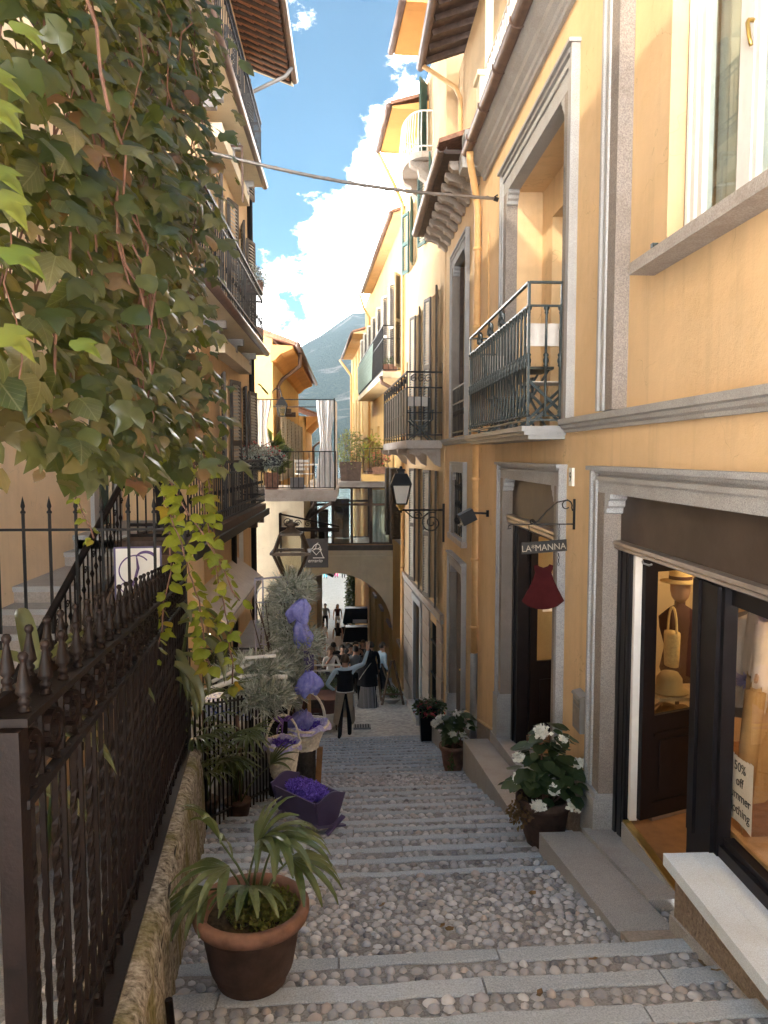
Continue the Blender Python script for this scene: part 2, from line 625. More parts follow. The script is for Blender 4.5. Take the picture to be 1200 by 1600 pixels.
def scroll(c, u, w, r, turns=1.5, start=0.0, n=22, tight=.18):
    """points of a spiral in the plane of unit vectors u, w"""
    c, u, w = Vector(c), Vector(u), Vector(w)
    pts = []
    for i in range(n + 1):
        t = i / n
        a = start + turns * 2 * pi * t
        q = r * (1 - (1 - tight) * t)
        pts.append(c + u * (q * cos(a)) + w * (q * sin(a)))
    return pts


def facade(mb, o, d, length, z0, z1, holes, thick=.3, inward=None, back=True):
    """wall face through o along unit dir d with rectangular holes (u0,u1,za,zb) and reveals going inward"""
    o, d = Vector((o[0], o[1], 0)), Vector((d[0], d[1], 0)).normalized()
    nrm = Vector(inward) if inward else Vector((d.y, -d.x, 0))
    us = sorted({0, length, *[x for h in holes for x in h[:2]]})
    zs = sorted({z0, z1, *[x for h in holes for x in h[2:4]]})
    us = [u for u in us if 0 <= u <= length]
    zs = [z for z in zs if z0 <= z <= z1]

    def pt(u, z, t=0):
        q = o + d * u + nrm * t
        return (q.x, q.y, z)
    for i in range(len(us) - 1):
        for j in range(len(zs) - 1):
            uc, zc = (us[i] + us[i + 1]) / 2, (zs[j] + zs[j + 1]) / 2
            if any(h[0] < uc < h[1] and h[2] < zc < h[3] for h in holes):
                continue
            mb.quad(pt(us[i], zs[j]), pt(us[i + 1], zs[j]), pt(us[i + 1], zs[j + 1]), pt(us[i], zs[j + 1]))
            if back:
                mb.quad(pt(us[i], zs[j], thick), pt(us[i], zs[j + 1], thick), pt(us[i + 1], zs[j + 1], thick), pt(us[i + 1], zs[j], thick))
    for h in holes:
        a, b, c, e = max(h[0], 0), min(h[1], length), max(h[2], z0), min(h[3], z1)
        mb.quad(pt(a, c), pt(a, e), pt(a, e, thick), pt(a, c, thick))
        mb.quad(pt(b, c), pt(b, c, thick), pt(b, e, thick), pt(b, e))
        mb.quad(pt(a, e), pt(b, e), pt(b, e, thick), pt(a, e, thick))
        mb.quad(pt(a, c), pt(a, c, thick), pt(b, c, thick), pt(b, c))
    return mb


def ground(y):
    pts = ((-3, -.89), (0, -1.7), (16, -6.02), (24, -7.6), (40, -10.5), (75, -11.3), (200, -11.5))
    for (a, b), (c, d) in zip(pts, pts[1:]):
        if y <= c:
            return b + (d - b) * (y - a) / (c - a)
    return -11.5
# ------------------------------------------------------------------ ground: stepped street
SKEW = 0.03
nose = [-1.0 + .36 * i for i in range(12)] + [3.30, 3.68, 4.06, 5.67, 6.07, 6.44, 6.82, 7.20, 7.58, 7.98, 8.38, 8.78, 9.18, 9.56, 10.7]
while nose[-1] < 15.9:
    nose.append(nose[-1] + .40)
LXL, LXR = -4.6, 2.12
steps = tag(thing('cobbled_steps', 'cobbled stepped street with granite nosings running down between the ochre houses', 'steps'), kind='structure')
treads = []
base = MB()
zb = ground(nose[0]) + .14
for k in range(1, len(nose)):
    y0, y1 = nose[k - 1], nose[k]
    zt = ground(y1) + .03
    rise = min(.06, .48 * (ground(y0) - ground(y1)))
    ztop = zt
    za = zb
    if za < ztop + .005:
        za = ztop + .012
    treads.append((y0, y1, za, ztop))
    s0, s1 = SKEW * LXL, SKEW * LXR
    base.quad((LXL, y0 + s0, za), (LXR, y0 + s1, za), (LXR, y1 + s1, ztop), (LXL, y1 + s0, ztop))
    zb = ztop - rise
    base.quad((LXL, y1 + s0, ztop), (LXR, y1 + s1, ztop), (LXR, y1 + s1, zb), (LXL, y1 + s0, zb))
Y_END = nose[-1]
Z_END = zb
base.build('mortar_bed', 'mortar', steps)


def tread_z(x, y):
    yy = y - SKEW * x
    for (y0, y1, za, zt) in treads:
        if y0 <= yy <= y1:
            return za + (zt - za) * (yy - y0) / (y1 - y0)
    return ground(y)


# nosing stones, each a stone of its own
for (y0, y1, za, zt) in treads:
    if y1 < 2.5:
        continue
    x = -1.75 + rnd(0, .5)
    d = .14 if y1 < 5 else .105 if y1 < 9 else .11
    while x < 2.12:
        w = rnd(.7, 1.7)
        xe = min(x + w, 2.12)
        if xe - x < .25:
            break
        mb = MB()
        n = max(3, int((xe - x) / .16))
        zoff = rnd(.008, .018)
        dd = d * rnd(.85, 1.12)
        rows = []
        for i in range(n + 1):
            px = x + .006 + (xe - x - .012) * i / n
            sk = SKEW * px
            yb = y1 - dd + rnd(-.012, .012) + sk
            yf = y1 + rnd(-.004, .014) + sk
            zz = zt + zoff + rnd(-.003, .003)
            slope = (za - zt) / (y1 - y0)
            rows.append(((px, yb, zt - .05), (px, yb, zz + slope * dd * .6), (px, yb + .012, zz + .006 + slope * dd * .5), (px, yf - .014, zz + .002), (px, yf, zz - .012), (px, yf, zt - .16)))
        vs = [p for r in rows for p in r]
        fs = []
        for i in range(n):
            for j in range(5):
                a = i * 6 + j
                fs.append((a, a + 6, a + 7, a + 1))
        fs.append((0, 1, 2, 3, 4, 5))
        fs.append(tuple(n * 6 + j for j in (5, 4, 3, 2, 1, 0)))
        mb.add(vs, fs)
        mb.build('nosing_stone', 'slab', steps)
        x = xe

# river pebbles: the 300 nearest one by one, the rest as one part
cob = []
for (y0, y1, za, zt) in treads:
    if y1 < 2.9:
        continue
    ya, yb = y0 + .02, y1 - (.15 if y1 < 5 else .115)
    D = yb - ya
    if D < .05:
        continue
    big = D > .8
    sp = .064 if big else .072
    rows = max(1, int(round(D / sp)))
    for r in range(rows):
        yr = ya + D * (r + .5) / rows
        x = -1.75 + rnd(0, .08)
        while x < 2.1:
            s = rnd(.62, 1.25) * (.88 if big else .95)
            w = .037 * s
            x += w
            yy = yr + rnd(-.014, .014) * (1.6 if big else 1) + SKEW * x
            t_ = (yr - y0) / (y1 - y0)
            zz = za + (zt - za) * t_
            ly = rnd(.75, 1.25) if big else rnd(.85, 1.35)
            if rnd(0, 1) > .03:
                cob.append((x, yy, zz, w * rnd(.88, 1.02), min(.037 * ly * s, D / rows * .56), .022 * rnd(.6, 1.15) * (1 if big else 1.1), rnd(-.5, .5) if not big else rnd(-1.2, 1.2)))
            x += w + rnd(.0, .016)


def dome(n, rings):
    vs, fs = [], []
    for i in range(rings):
        ph = -.35 + (pi / 2 + .35) * i / rings
        for k in range(n):
            a = 2 * pi * k / n
            vs.append((cos(ph) * cos(a), cos(ph) * sin(a), sin(ph)))
    vs.append((0, 0, 1))
    for i in range(rings - 1):
        for k in range(n):
            k2 = (k + 1) % n
            fs.append((i * n + k, i * n + k2, (i + 1) * n + k2, (i + 1) * n + k))
    for k in range(n):
        fs.append(((rings - 1) * n + k, (rings - 1) * n + (k + 1) % n, rings * n))
    return np.array(vs), fs


cob.sort(key=lambda c: (c[1] ** 2 + (c[0] - .4) ** 2) if c[1] > 3.05 and -1.0 < c[0] < 2.05 else 999)
dv, df = dome(10, 4)
variants = []
for q in range(6):
    me = bpy.data.meshes.new('cobble')
    jj = 1 + np.random.RandomState(q).uniform(-.1, .1, (len(dv), 1))
    me.from_pydata([tuple(p) for p in dv * jj], [], df)
    me.polygons.foreach_set('use_smooth', [True] * len(me.polygons))
    me.materials.append(M['cobble1'])
    variants.append(me)
for i, c in enumerate(cob[:300]):
    o = link('cobble', variants[i % 6], steps, (c[0], c[1], c[2] - .002))
    o.scale = c[3:6]
    o.rotation_euler = (rnd(-.15, .15), rnd(-.12, .12), c[6])
dv, df = dome(9, 3)
rest = cob[300:]
rs = np.random.RandomState(3)
VV, FF = [], []
for i, c in enumerate(rest):
    p = dv * (np.array(c[3:6]) * (1 + rs.uniform(-.08, .08, (len(dv), 1))))
    a = c[6]
    R = np.array(((cos(a), -sin(a), 0), (sin(a), cos(a), 0), (0, 0, 1)))
    VV.append(p @ R.T + np.array(c[:3]))
    o_ = i * len(dv)
    FF.extend(tuple(k + o_ for k in f) for f in df)
mb = MB()
mb.v = [tuple(p) for p in np.concatenate(VV)]
mb.f = FF
tag(mb.build('cobbles', 'cobble', steps, smooth=True), kind='stuff')

# a few dry leaves and paper scraps on the steps
mb = MB()
for (x, y) in ((1.83, 3.72), (1.86, 3.66), (1.3, 3.9), (.55, 4.5), (.6, 4.42), (1.75, 5.2), (1.25, 5.0), (.2, 4.9), (1.7, 6.0), (-.2, 5.3), (.9, 3.5)):
    z = tread_z(x, y) + .035
    a = rnd(0, 6)
    for s_ in (-1, 1):
        mb.quad((x, y, z), (x + .03 * cos(a), y + .03 * sin(a), z + .012), (x + .035 * cos(a + s_), y + .035 * sin(a + s_), z + .015 * rnd(.3, 1)), (x + .02 * cos(a + 1.7 * s_), y + .02 * sin(a + 1.7 * s_), z + .004))
tag(mb.build('fallen_leaves', 'dry'), kind='stuff')

# lower street, piazza, lake, far shore
mb = MB()
ys = [Y_END + .001, 18, 20, 22, 24, 26, 28, 30, 32, 34, 36, 38, 40, 42]
zs = [Z_END] + [ground(y) for y in ys[1:]]
for i in range(len(ys) - 1):
    dz = .1 if i and i % 2 else 0
    mb.quad((-7, ys[i], zs[i]), (2.6, ys[i], zs[i]), (2.6, ys[i + 1], zs[i + 1] + dz), (-7, ys[i + 1], zs[i + 1] + dz))
    if dz:
        mb.quad((-7, ys[i + 1], zs[i + 1] + dz), (2.6, ys[i + 1], zs[i + 1] + dz), (2.6, ys[i + 1], zs[i + 1]), (-7, ys[i + 1], zs[i + 1]))
tag(mb.build('lower_street', 'paving'), 'cobbled lower street sloping to the waterfront square', kind='structure')
mb = MB()
py_, pz_ = 42.0, ground(42)
for y, z in ((46, -10.75), (50, -10.9), (55, -11.05), (60, -11.15), (66, -11.22), (80, -11.3)):
    mb.quad((-40, py_, pz_), (40, py_, pz_), (40, y, z + .06), (-40, y, z + .06))
    mb.quad((-40, y, z + .06), (40, y, z + .06), (40, y, z), (-40, y, z))
    py_, pz_ = y, z
mb.quad((-40, 80, -11.3), (40, 80, -11.3), (40, 80, -14), (-40, 80, -14))
tag(mb.build('piazza', 'plaza'), 'sunlit waterfront square beyond the arch', kind='structure')
mb = MB()
mb.quad((-9000, 80, -13), (9000, 80, -13), (9000, 9000, -13), (-9000, 9000, -13))
t = NT('lake_water')
t.P(Base_Color=(.03, .09, .11), Roughness=.12, Specular_IOR_Level=.5)
t.bump(t.noise(.6, 4, .6), .35, .3)
tag(mb.build('lake_water', t.m), 'blue lake beyond the square', kind='structure')

t = NT('wooded_hill')
geo = t.n('NewGeometry')
sx = t.n('SeparateXYZ')
t.t.links.new(geo.outputs['Normal'], sx.inputs[0])
co = t.co((.001, .001, .001))
tree = t.ramp(t.noise(90, 6, .75, co), (.3, (.020, .030, .020)), (.5, (.045, .058, .040)), (.68, (.09, .10, .065)))
rock = t.ramp(t.noise(30, 8, .75, t.co((.001, .001, .004))), (.3, (.20, .17, .14)), (.6, (.30, .27, .235)))
cl = t.n('TexWave')
cl.inputs['Scale'].default_value = 1.0
cl.bands_direction = 'Z'
rf = t.math('SUBTRACT', t.noise(4.2, 8, .68, t.co((.0006, .001, .0024))), .0)
f = t.ramp(rf, (.55, (0, 0, 0)), (.62, (1, 1, 1)))
t.P(Base_Color=t.mix(f, tree, rock), Roughness=1.0, Specular_IOR_Level=.0)
t.bump(t.noise(160, 5, .7, co), 1.0, 12)
HX, HY = 90, 60
from mathutils import noise as mnoise
vs, fs = [], []
for j in range(HY + 1):
    y = 1750 + 3000 * j / HY
    for i in range(HX + 1):
        x = -2600 + 6200 * i / HX
        ridge = 760 + .75 * x if x < 20 else 775 - .12 * (x - 20)
        ridge = max(ridge, 330 - .02 * (x + 600))
        u = (y - 1750) / 1900
        prof = min(1, u) ** .85 if u < 1 else max(.4, 1 - (u - 1) * .7)
        nn = mnoise.fractal(Vector((x * .0016, y * .0016, 3.1)), 1.0, 2.1, 6)
        n2 = mnoise.fractal(Vector((x * .006, y * .006, 9.1)), 1.0, 2.1, 4)
        vs.append((x, y, -16 + max(0, ridge * .90 * prof * (1 + .07 * nn) + 18 * n2 * min(1, u * 4))))
for j in range(HY):
    for i in range(HX):
        a = j * (HX + 1) + i
        fs.append((a, a + 1, a + HX + 2, a + HX + 1))
mb = MB()
mb.add(vs, fs)
tag(mb.build('mountain', t.m, smooth=True), 'hazy wooded mountain with pale cliff bands across the lake', kind='structure')
# ------------------------------------------------------------------ right: the shop house
R1 = thing('shop_house', 'tall ochre house with grey stone shop surrounds, number 9, in front of the stone doorsteps', 'house', (2.1, 4.5, ground(4.5)))


def at0(o):
    """keep children in world coordinates: the empty marks the base of the thing"""
    o['base'] = 1
    return o


def part(mb, name, mat, root, smooth=False, mats=None, sub=None):
    o = mb.build(name, mat, None, smooth, mats)
    p = sub or root
    o.parent = p
    o.matrix_parent_inverse = p_world(p).inverted()
    return o


def p_world(p):
    m = Matrix.LocRotScale(p.location, p.rotation_euler, p.scale)
    if p.parent is not None:
        return p_world(p.parent) @ p.matrix_parent_inverse @ m
    return m


WX = 2.1
FX = 2.05
mb = MB()
H1 = [(2.4, 6.08, -3.6, -.30), (7.6, 10.2, -4.6, -.30), (2.9, 5.95, .36, 4.0), (7.45, 10.15, .30, 3.40)]
facade(mb, (WX, -3), (0, 1), 15.4, -5.6, 4.9, [(a + 2.97, b + 3.03, c + .003, e + .03) for a, b, c, e in H1], .10, (1, 0, 0), False)
mb.quad((WX, -3, -5), (7, -3, -5), (7, -3, 4.9), (WX, -3, 4.9))
mb.quad((7, -3, -5), (7, 12.4, -5), (7, 12.4, 4.9), (7, -3, 4.9))
mb.quad((WX, -3, 4.9), (7, -3, 4.9), (7, 12.4, 4.9), (WX, 12.4, 4.9))
# recessed infill below and around the upper window
facade(mb, (2.17, 2.9), (0, 1), 3.05, .30, 4.05, [(.8, 2.37, 1.36, 3.7)], .14, (1, 0, 0), False)
# loggia niche
mb.quad((2.2, 10.15, .25), (2.53, 10.15, .25), (2.53, 10.15, 3.45), (2.2, 10.15, 3.45))
mb.quad((2.2, 7.45, .25), (2.2, 7.45, 3.45), (2.53, 7.45, 3.45), (2.53, 7.45, .25))
mb.quad((2.2, 7.45, 3.41), (2.2, 10.15, 3.41), (2.53, 10.15, 3.41), (2.53, 7.45, 3.41))
facade(mb, (2.53, 7.45), (0, 1), 2.7, .25, 3.41, [(.5, 2.2, .2, 2.95)], .14, (1, 0, 0), False)
part(mb, 'wall', 'ochre', R1)
# loggia floor
part(MB().box(1.9, 2.7, 7.45, 10.15, .19, .292), 'loggia_floor', 'granite_l', R1)


def surround(root, y0, y1, z0, z1, w, lw, near=True, mat='granite', x=FX, cap=True, plinth=None, far=True, xi=2.2):
    """moulded stone surround: jambs, lintel; opening y0..y1 x z0..z1, jamb width w, lintel height lw"""
    for s, (a, b) in enumerate(((y0 - w, y0), (y1, y1 + w))):
        if (s == 0 and not near) or (s == 1 and not far):
            continue
        mb = MB()
        inner = a if s == 1 else b
        outer = b if s == 1 else a
        sg = 1 if s == 1 else -1
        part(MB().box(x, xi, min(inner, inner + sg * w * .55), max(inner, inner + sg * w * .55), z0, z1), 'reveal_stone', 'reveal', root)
        q0, q1 = inner + sg * w * .55, inner + sg * w * .74
        mb.box(x - .018, WX + .02, min(q0, q1), max(q0, q1), z0, z1 + lw * .55)
        q0, q1 = q1, inner + sg * w * .86
        mb.box(x + .012, WX + .02, min(q0, q1), max(q0, q1), z0, z1 + lw * .74)
        q0, q1 = q1, outer
        mb.box(x - .03, WX + .02, min(q0, q1), max(q0, q1), z0, z1 + lw)
        if plinth:
            mb.box(x - .045, xi + .002, min(inner - sg * .015, outer + sg * .02), max(inner - sg * .015, outer + sg * .02), z0 - .03, z0 + plinth)
            mb.box(x - .03, xi + .001, min(inner - sg * .008, outer + sg * .01), max(inner - sg * .008, outer + sg * .01), z0 + plinth, z0 + plinth + .05)
        part(mb, 'stone_jamb', mat, root)
    mb = MB()
    a, b = y0 - (w * .70 if near else 0), y1 + (w * .55 if far else 0)
    mb.box(x + .001, xi, a, b, z1, z1 + lw * .55)
    mb.box(x - .017, WX + .02, a, b, z1 + lw * .55, z1 + lw * .74)
    mb.box(x - .029, WX + .02, a, b, z1 + lw * .86, z1 + lw)
    mb.box(x + .011, WX + .02, a, b, z1 + lw * .74, z1 + lw * .86)
    if cap:
        mb.box(x - .06, WX + .02, y0 - (w * 1.06 if near else 0), y1 + (w * 1.06 if far else 0), z1 + lw, z1 + lw + .035)
    part(mb, 'stone_lintel', mat, root)
    # ears at the inner top corners
    for s, yy, sg in ((0, y0, 1), (1, y1, -1)):
        if (s == 0 and not near) or (s == 1 and not far):
            continue
        prof = [(0, 0), (.13, 0), (.125, -.04), (.09, -.06), (.085, -.1), (.05, -.12), (.04, -.16), (0, -.17)]
        mb = MB()
        mb.prism([(yy + sg * (p + .001), z1 + q) for p, q in prof], 0, x + .004, xi - .004)
        part(mb, 'stone_corbel', mat, root)


surround(R1, 2.4, 6.08, -3.2, -.30, .30, .18, near=False, plinth=.36, mat='granite')
surround(R1, 7.6, 10.2, -3.92, -.30, .27, .18, plinth=.62, mat='granite')
surround(R1, 2.9, 5.95, .362, 4.0, .32, .22, near=False, mat='granite_l', cap=False, xi=2.168)
surround(R1, 7.45, 10.15, .302, 3.40, .32, .32, mat='granite_l')
# string course, in stretches
for a, b in ((-3, 1.2), (1.205, 4.4), (4.405, 7.33), (11.06, 13.2), (13.205, 16.8)):
    mb = MB()
    mb.prism([(WX + .03, .22), (2.065, .22), (2.06, .245), (2.035, .26), (2.03, .285), (2.005, .295), (2.0, .345), (WX + .03, .358)], 1, a, b)
    part(mb, 'string_course', 'granite_l', R1)
# cornice and gutter
mb = MB()
mb.prism([(2.13, 4.18), (2.06, 4.18), (2.055, 4.23), (2.03, 4.25), (2.02, 4.30), (1.97, 4.34), (1.96, 4.40), (1.90, 4.45), (1.79, 4.66), (1.79, 4.70), (2.13, 4.72)], 1, -3, 11.98)
part(mb, 'cornice', 'granite_l', R1)
mb = MB()
n = 10
pts = [(1.80 + .085 * cos(pi + pi * i / n), 4.60 + .085 * sin(pi + pi * i / n)) for i in range(n + 1)]
pts += [(1.80 + .075 * cos(2 * pi - pi * i / n), 4.60 + .075 * sin(2 * pi - pi * i / n)) for i in range(n + 1)]
mb.prism(pts, 1, -3, 11.95)
for i in range(15):
    y = -2.6 + i
    mb.tube([(1.80 + .092 * cos(pi * .9 + 1.25 * pi * k / 8), y, 4.60 + .092 * sin(pi * .9 + 1.25 * pi * k / 8)) for k in range(9)], .008, 4)
part(mb, 'gutter', 'copper', R1)
mb = MB()
mb.tube([(1.82, 11.75, 4.53), (1.83, 11.8, 4.40), (1.98, 12.15, 4.02), (2.02, 12.22, 3.85), (2.02, 12.22, -3.2)], .055, 10)
for z in (3.2, 2.0, .9, -.4, -1.7, -2.8):
    mb.tube([(2.02, 12.22, z), (2.02, 12.22, z + .05)], .068, 10)
part(mb, 'downpipe', 'pipe', R1, True)
part(MB().tube([(2.02, 12.22, -3.2), (2.02, 12.22, -4.72)], .06, 10), 'downpipe_shoe', 'zinc', R1, True)
part(MB().box(1.74, 2.12, 11.98, 12.35, 4.38, 4.66).box(1.78, 2.12, 12.0, 12.33, 4.66, 4.95), 'eave_stone', 'granite_l', R1)
part(MB().tube([(2.07, 11.55, 3.3), (2.07, 11.5, 2.9), (2.075, 11.5, .4)], .012, 5), 'wall_cable', 'pipe', R1)
# roof terrace rail above the cornice
mb = MB()
for z in (4.95, 5.55):
    mb.bar((1.98, 7.2, z), (1.98, 11.4, z), .03)
for i in range(28):
    y = 7.2 + i * .155
    mb.bar((1.98, y, 4.70), (1.98, y, 5.55), .016)
    if i % 3 == 0:
        mb.tube(scroll((1.98, y + .07, 5.3), (0, 1, 0), (0, 0, 1), .07, 1.3, 0, 12), .007, 4)
part(mb, 'roof_terrace_rail', 'white_iron', R1)
part(MB().box(1.9, 2.25, 11.4, 11.72, 4.66, 5.45).box(1.86, 2.29, 11.36, 11.76, 5.45, 5.52).box(2.0, 2.1, 11.5, 11.6, 5.52, 8.0), 'terrace_pillar', 'cream', R1)

# rendered base band following the slope
for a, b in ((6.40, 7.30), (10.50, 13.55)):
    mb = MB()
    f0, f1 = ground(a) + .62, ground(b) + .72
    mb.hexa((2.075, a, -5.6), (2.11, a, -5.6), (2.11, b, -5.6), (2.075, b, -5.6), (2.075, a, f0), (2.11, a, f0), (2.11, b, f1), (2.075, b, f1))
    part(mb, 'rendered_base', 'rough', R1)
    mb = MB()
    mb.hexa((2.062, a, f0), (2.11, a, f0), (2.11, b, f1), (2.062, b, f1), (2.062, a, f0 + .025), (2.11, a, f0 + .025), (2.11, b, f1 + .025), (2.062, b, f1 + .025))
    part(mb, 'base_moulding', 'ochre', R1)

# upper window with white casements
win = part(MB().box(2.29, 2.35, 5.03, 5.27, 1.36, 3.7).box(2.29, 2.35, 3.7, 3.9, 1.36, 3.7).box(2.29, 2.349, 3.9, 5.03, 1.36, 1.45).box(2.29, 2.349, 3.9, 5.03, 3.6, 3.7)
           .box(2.27, 2.34, 4.31, 4.53, 1.45, 3.6).box(2.262, 2.30, 4.36, 4.44, 1.45, 3.6).box(2.272, 2.34, 4.98, 5.029, 1.45, 3.6).box(2.268, 2.30, 5.08, 5.13, 1.4, 3.66).box(2.268, 2.30, 5.18, 5.22, 1.4, 3.66), 'window', 'white', R1)
part(MB().box(2.305, 2.31, 4.53, 4.98, 1.45, 3.6), 'pane', 'glass', R1, sub=win)
part(MB().box(2.305, 2.31, 3.9, 4.31, 1.45, 3.6), 'pane', 'glass', R1, sub=win)
part(MB().box(2.285, 2.30, 5.235, 5.268, 1.37, 3.69), 'window_gap', 'black', R1, sub=win)
part(MB().tube([(2.27, 4.37, 2.42), (2.23, 4.37, 2.42), (2.22, 4.36, 2.40), (2.22, 4.33, 2.30), (2.225, 4.32, 2.26)], .012, 6), 'handle', 'brass', R1, True, sub=win)
part(MB().box(1.985, 2.29, 3.45, 5.47, 1.275, 1.355), 'window_sill', 'sill', R1)
part(MB().box(2.1, 2.155, 5.3, 5.36, 1.357, 1.44).box(2.09, 2.13, 5.31, 5.35, 1.43, 1.46), 'shutter_stop', 'iron_green', R1)
mb = MB()


def curtain(mb, x, y0, y1, z0, z1, amp=.03, waves=6, n=40, axis='y'):
    for i in range(n):
        a, b = y0 + (y1 - y0) * i / n, y0 + (y1 - y0) * (i + 1) / n
        xa, xb = x + amp * sin(waves * 2 * pi * i / n), x + amp * sin(waves * 2 * pi * (i + 1) / n)
        if axis == 'y':
            mb.quad((xa, a, z0), (xb, b, z0), (xb, b, z1), (xa, a, z1))
        else:
            mb.quad((a, xa, z0), (b, xb, z0), (b, xb, z1), (a, xa, z1))


curtain(mb, 2.50, 4.72, 5.25, 1.4, 3.7, .02, 4, 30)
curtain(mb, 2.52, 3.7, 4.2, 1.4, 3.7, .03, 5, 30)
part(mb, 'curtain', 'canvas', R1, True)
mb = MB()
mb.box(2.37, 3.4, 3.0, 5.9, 1.0, 3.95)
mb.f = [f for i, f in enumerate(mb.f) if i != 5]
part(mb, 'upper_room', 'shopwall', R1)

# loggia door
win = part(MB().box(2.655, 2.70, 7.95, 8.05, .29, 2.95).box(2.655, 2.70, 9.55, 9.65, .29, 2.95).box(2.656, 2.70, 8.05, 9.55, 2.85, 2.95).box(2.64, 2.70, 8.76, 8.86, .29, 2.85).box(2.656, 2.70, 8.05, 8.76, .29, .55).box(2.656, 2.70, 8.86, 9.55, .29, .55), 'balcony_door', 'white', R1)
part(MB().box(2.67, 2.675, 8.05, 8.76, .55, 2.85).box(2.67, 2.675, 8.86, 9.55, .55, 2.85), 'pane', 'glass', R1, sub=win)
mb = MB()
mb.box(2.71, 4, 7.5, 10.1, .2, 3.4)
mb.f = [f for i, f in enumerate(mb.f) if i != 5]
part(mb, 'loggia_room', 'shopwall', R1)

# balcony: slab, rails, balusters
bal = part(MB().box(1.66, 2.1, 7.36, 11.04, .235, .285).box(1.69, 2.1, 7.38, 11.02, .20, .235).box(1.74, 2.1, 7.42, 10.98, .16, .20), 'balcony', 'zinc', R1)
mb = MB()
BX = 1.73
for z, w in ((1.655, .036), (1.435, .03), (.345, .03), (.385, .02)):
    mb.bar((BX, 7.42, z), (BX, 10.98, z), w, w * .6)
    for y in (7.42, 10.98):
        mb.bar((BX, y, z), (2.12, y, z), w, w * .6)
for y in (7.42, 10.98):
    for x in (BX, 2.05):
        mb.bar((x, y, .285), (x, y, 1.655), .026)
for y in (8.2, 9.2, 10.2):
    mb.bar((BX, y, .285), (BX, y, .35), .03)
part(mb, 'rail', 'iron_green', R1, sub=bal)
mb = MB()
pr = [(.013, 0), (.026, .005), (.026, .02), (.014, .03), (.022, .05), (.013, .065), (.0125, .48), (.026, .49), (.018, .505), (.028, .53), (.028, .55), (.018, .575), (.026, .59), (.026, .60), (.0125, .615), (.0125, .98), (.02, .995), (.014, 1.01), (.028, 1.03), (.03, 1.05), (.013, 1.055)]
mb.lathe(pr, n=7)
b0 = mb.build('baluster', 'iron_green', None, True)
first = True
spots = [(BX, 7.42 + .162 * i) for i in range(23)] + [(1.9, 7.42), (2.04, 7.42), (1.9, 10.98), (2.04, 10.98)]
for (x, y) in spots:
    o = b0 if first else b0.copy()
    if not first:
        COL.objects.link(o)
    first = False
    o.parent = bal
    o.matrix_parent_inverse = p_world(bal).inverted()
    o.location = (x, y, .375)
for y in (8.75, 9.45, 10.2):
    mb = MB()
    mb.tube(scroll((BX, y + .1, 1.54), (0, 1, 0), (0, 0, 1), .085, 1.2, 2.2, 16), .012, 5)
    mb.tube(scroll((BX, y - .1, 1.55), (0, -1, 0), (0, 0, 1), .075, 1.2, 2.2, 16), .012, 5)
    mb.tube([(BX, y - .2, 1.45), (BX, y - .05, 1.50), (BX, y + .02, 1.6), (BX, y + .12, 1.64)], [.02, .03, .026, .008], 6)
    mb.tube([(BX, y + .02, 1.46), (BX, y + .1, 1.53), (BX, y + .2, 1.5)], [.02, .025, .008], 6)
    part(mb, 'scroll_ornament', 'iron_green', R1, sub=bal)

# ---- shop A: roller box, posts, leaf, display window
part(MB().box(2.19, 2.30, 2.4, 6.079, -.68, -.302), 'roller_box', 'fascia', R1)
mb = MB()
mb.prism([(2.30, -.68), (2.17, -.68), (2.13, -.685), (2.12, -.71), (2.14, -.72), (2.13, -.74), (2.16, -.755), (2.30, -.76)], 1, 2.4, 6.07)
part(mb, 'roller_rail', 'railmetal', R1)
part(MB().tube([(2.13, 5.45, -.765), (2.12, 5.42, -.775), (2.12, 5.3, -.775), (2.13, 5.28, -.765)], .008, 5), 'roller_pull', 'zinc', R1)
mb = MB()
mb.box(2.18, 2.26, 5.79, 6.075, -3.2, -.76).box(2.165, 2.19, 6.0, 6.06, -3.2, -.76).box(2.16, 2.19, 5.80, 5.84, -3.2, -.76).box(2.168, 2.19, 5.88, 5.96, -3.2, -.76)
part(mb, 'door_post', 'dark', R1)
part(MB().box(2.19, 2.25, 5.745, 5.788, -2.86, -.76), 'door_rebate', 'white', R1)
mb = MB()
mb.box(2.16, 2.24, 4.28, 4.68, -2.95, -.76).box(2.135, 2.17, 4.32, 4.40, -2.36, -.76).box(2.135, 2.17, 4.56, 4.64, -2.36, -.76).box(2.148, 2.17, 4.42, 4.54, -2.36, -.76)
part(mb, 'shop_pillar', 'dark', R1)
# display window
mb = MB()
mb.box(2.20, 2.28, 2.4, 4.279, -2.36, -2.25).box(2.17, 2.20, 2.4, 4.279, -2.36, -2.29)
win = part(mb, 'display_window', 'dark', R1)
part(MB().box(2.20, 2.28, 2.4, 4.279, -.86, -.76), 'head_rail', 'dark', R1, sub=win)
part(MB().box(2.25, 2.256, 2.4, 4.45, -2.25, -.86), 'pane', 'glass_dim', R1, sub=win)
part(MB().box(2.258, 2.29, 4.43, 4.48, -2.26, -.86).box(2.262, 2.30, 2.4, 4.43, -2.27, -2.225), 'wood_bead', 'woodl', R1, sub=win)
# door leaf opened into the shop
lf = Vector((cos(radians(22)), sin(radians(22)), 0))
ln = Vector((-lf.y, lf.x, 0))
h0 = Vector((2.25, 5.72, 0))


def leafbox(mb, a, b, z0, z1, t0=-.02, t1=.02):
    q = [h0 + lf * a + ln * t0, h0 + lf * b + ln * t0, h0 + lf * b + ln * t1, h0 + lf * a + ln * t1]
    return mb.hexa(*[(p.x, p.y, z0) for p in q], *[(p.x, p.y, z1) for p in q])


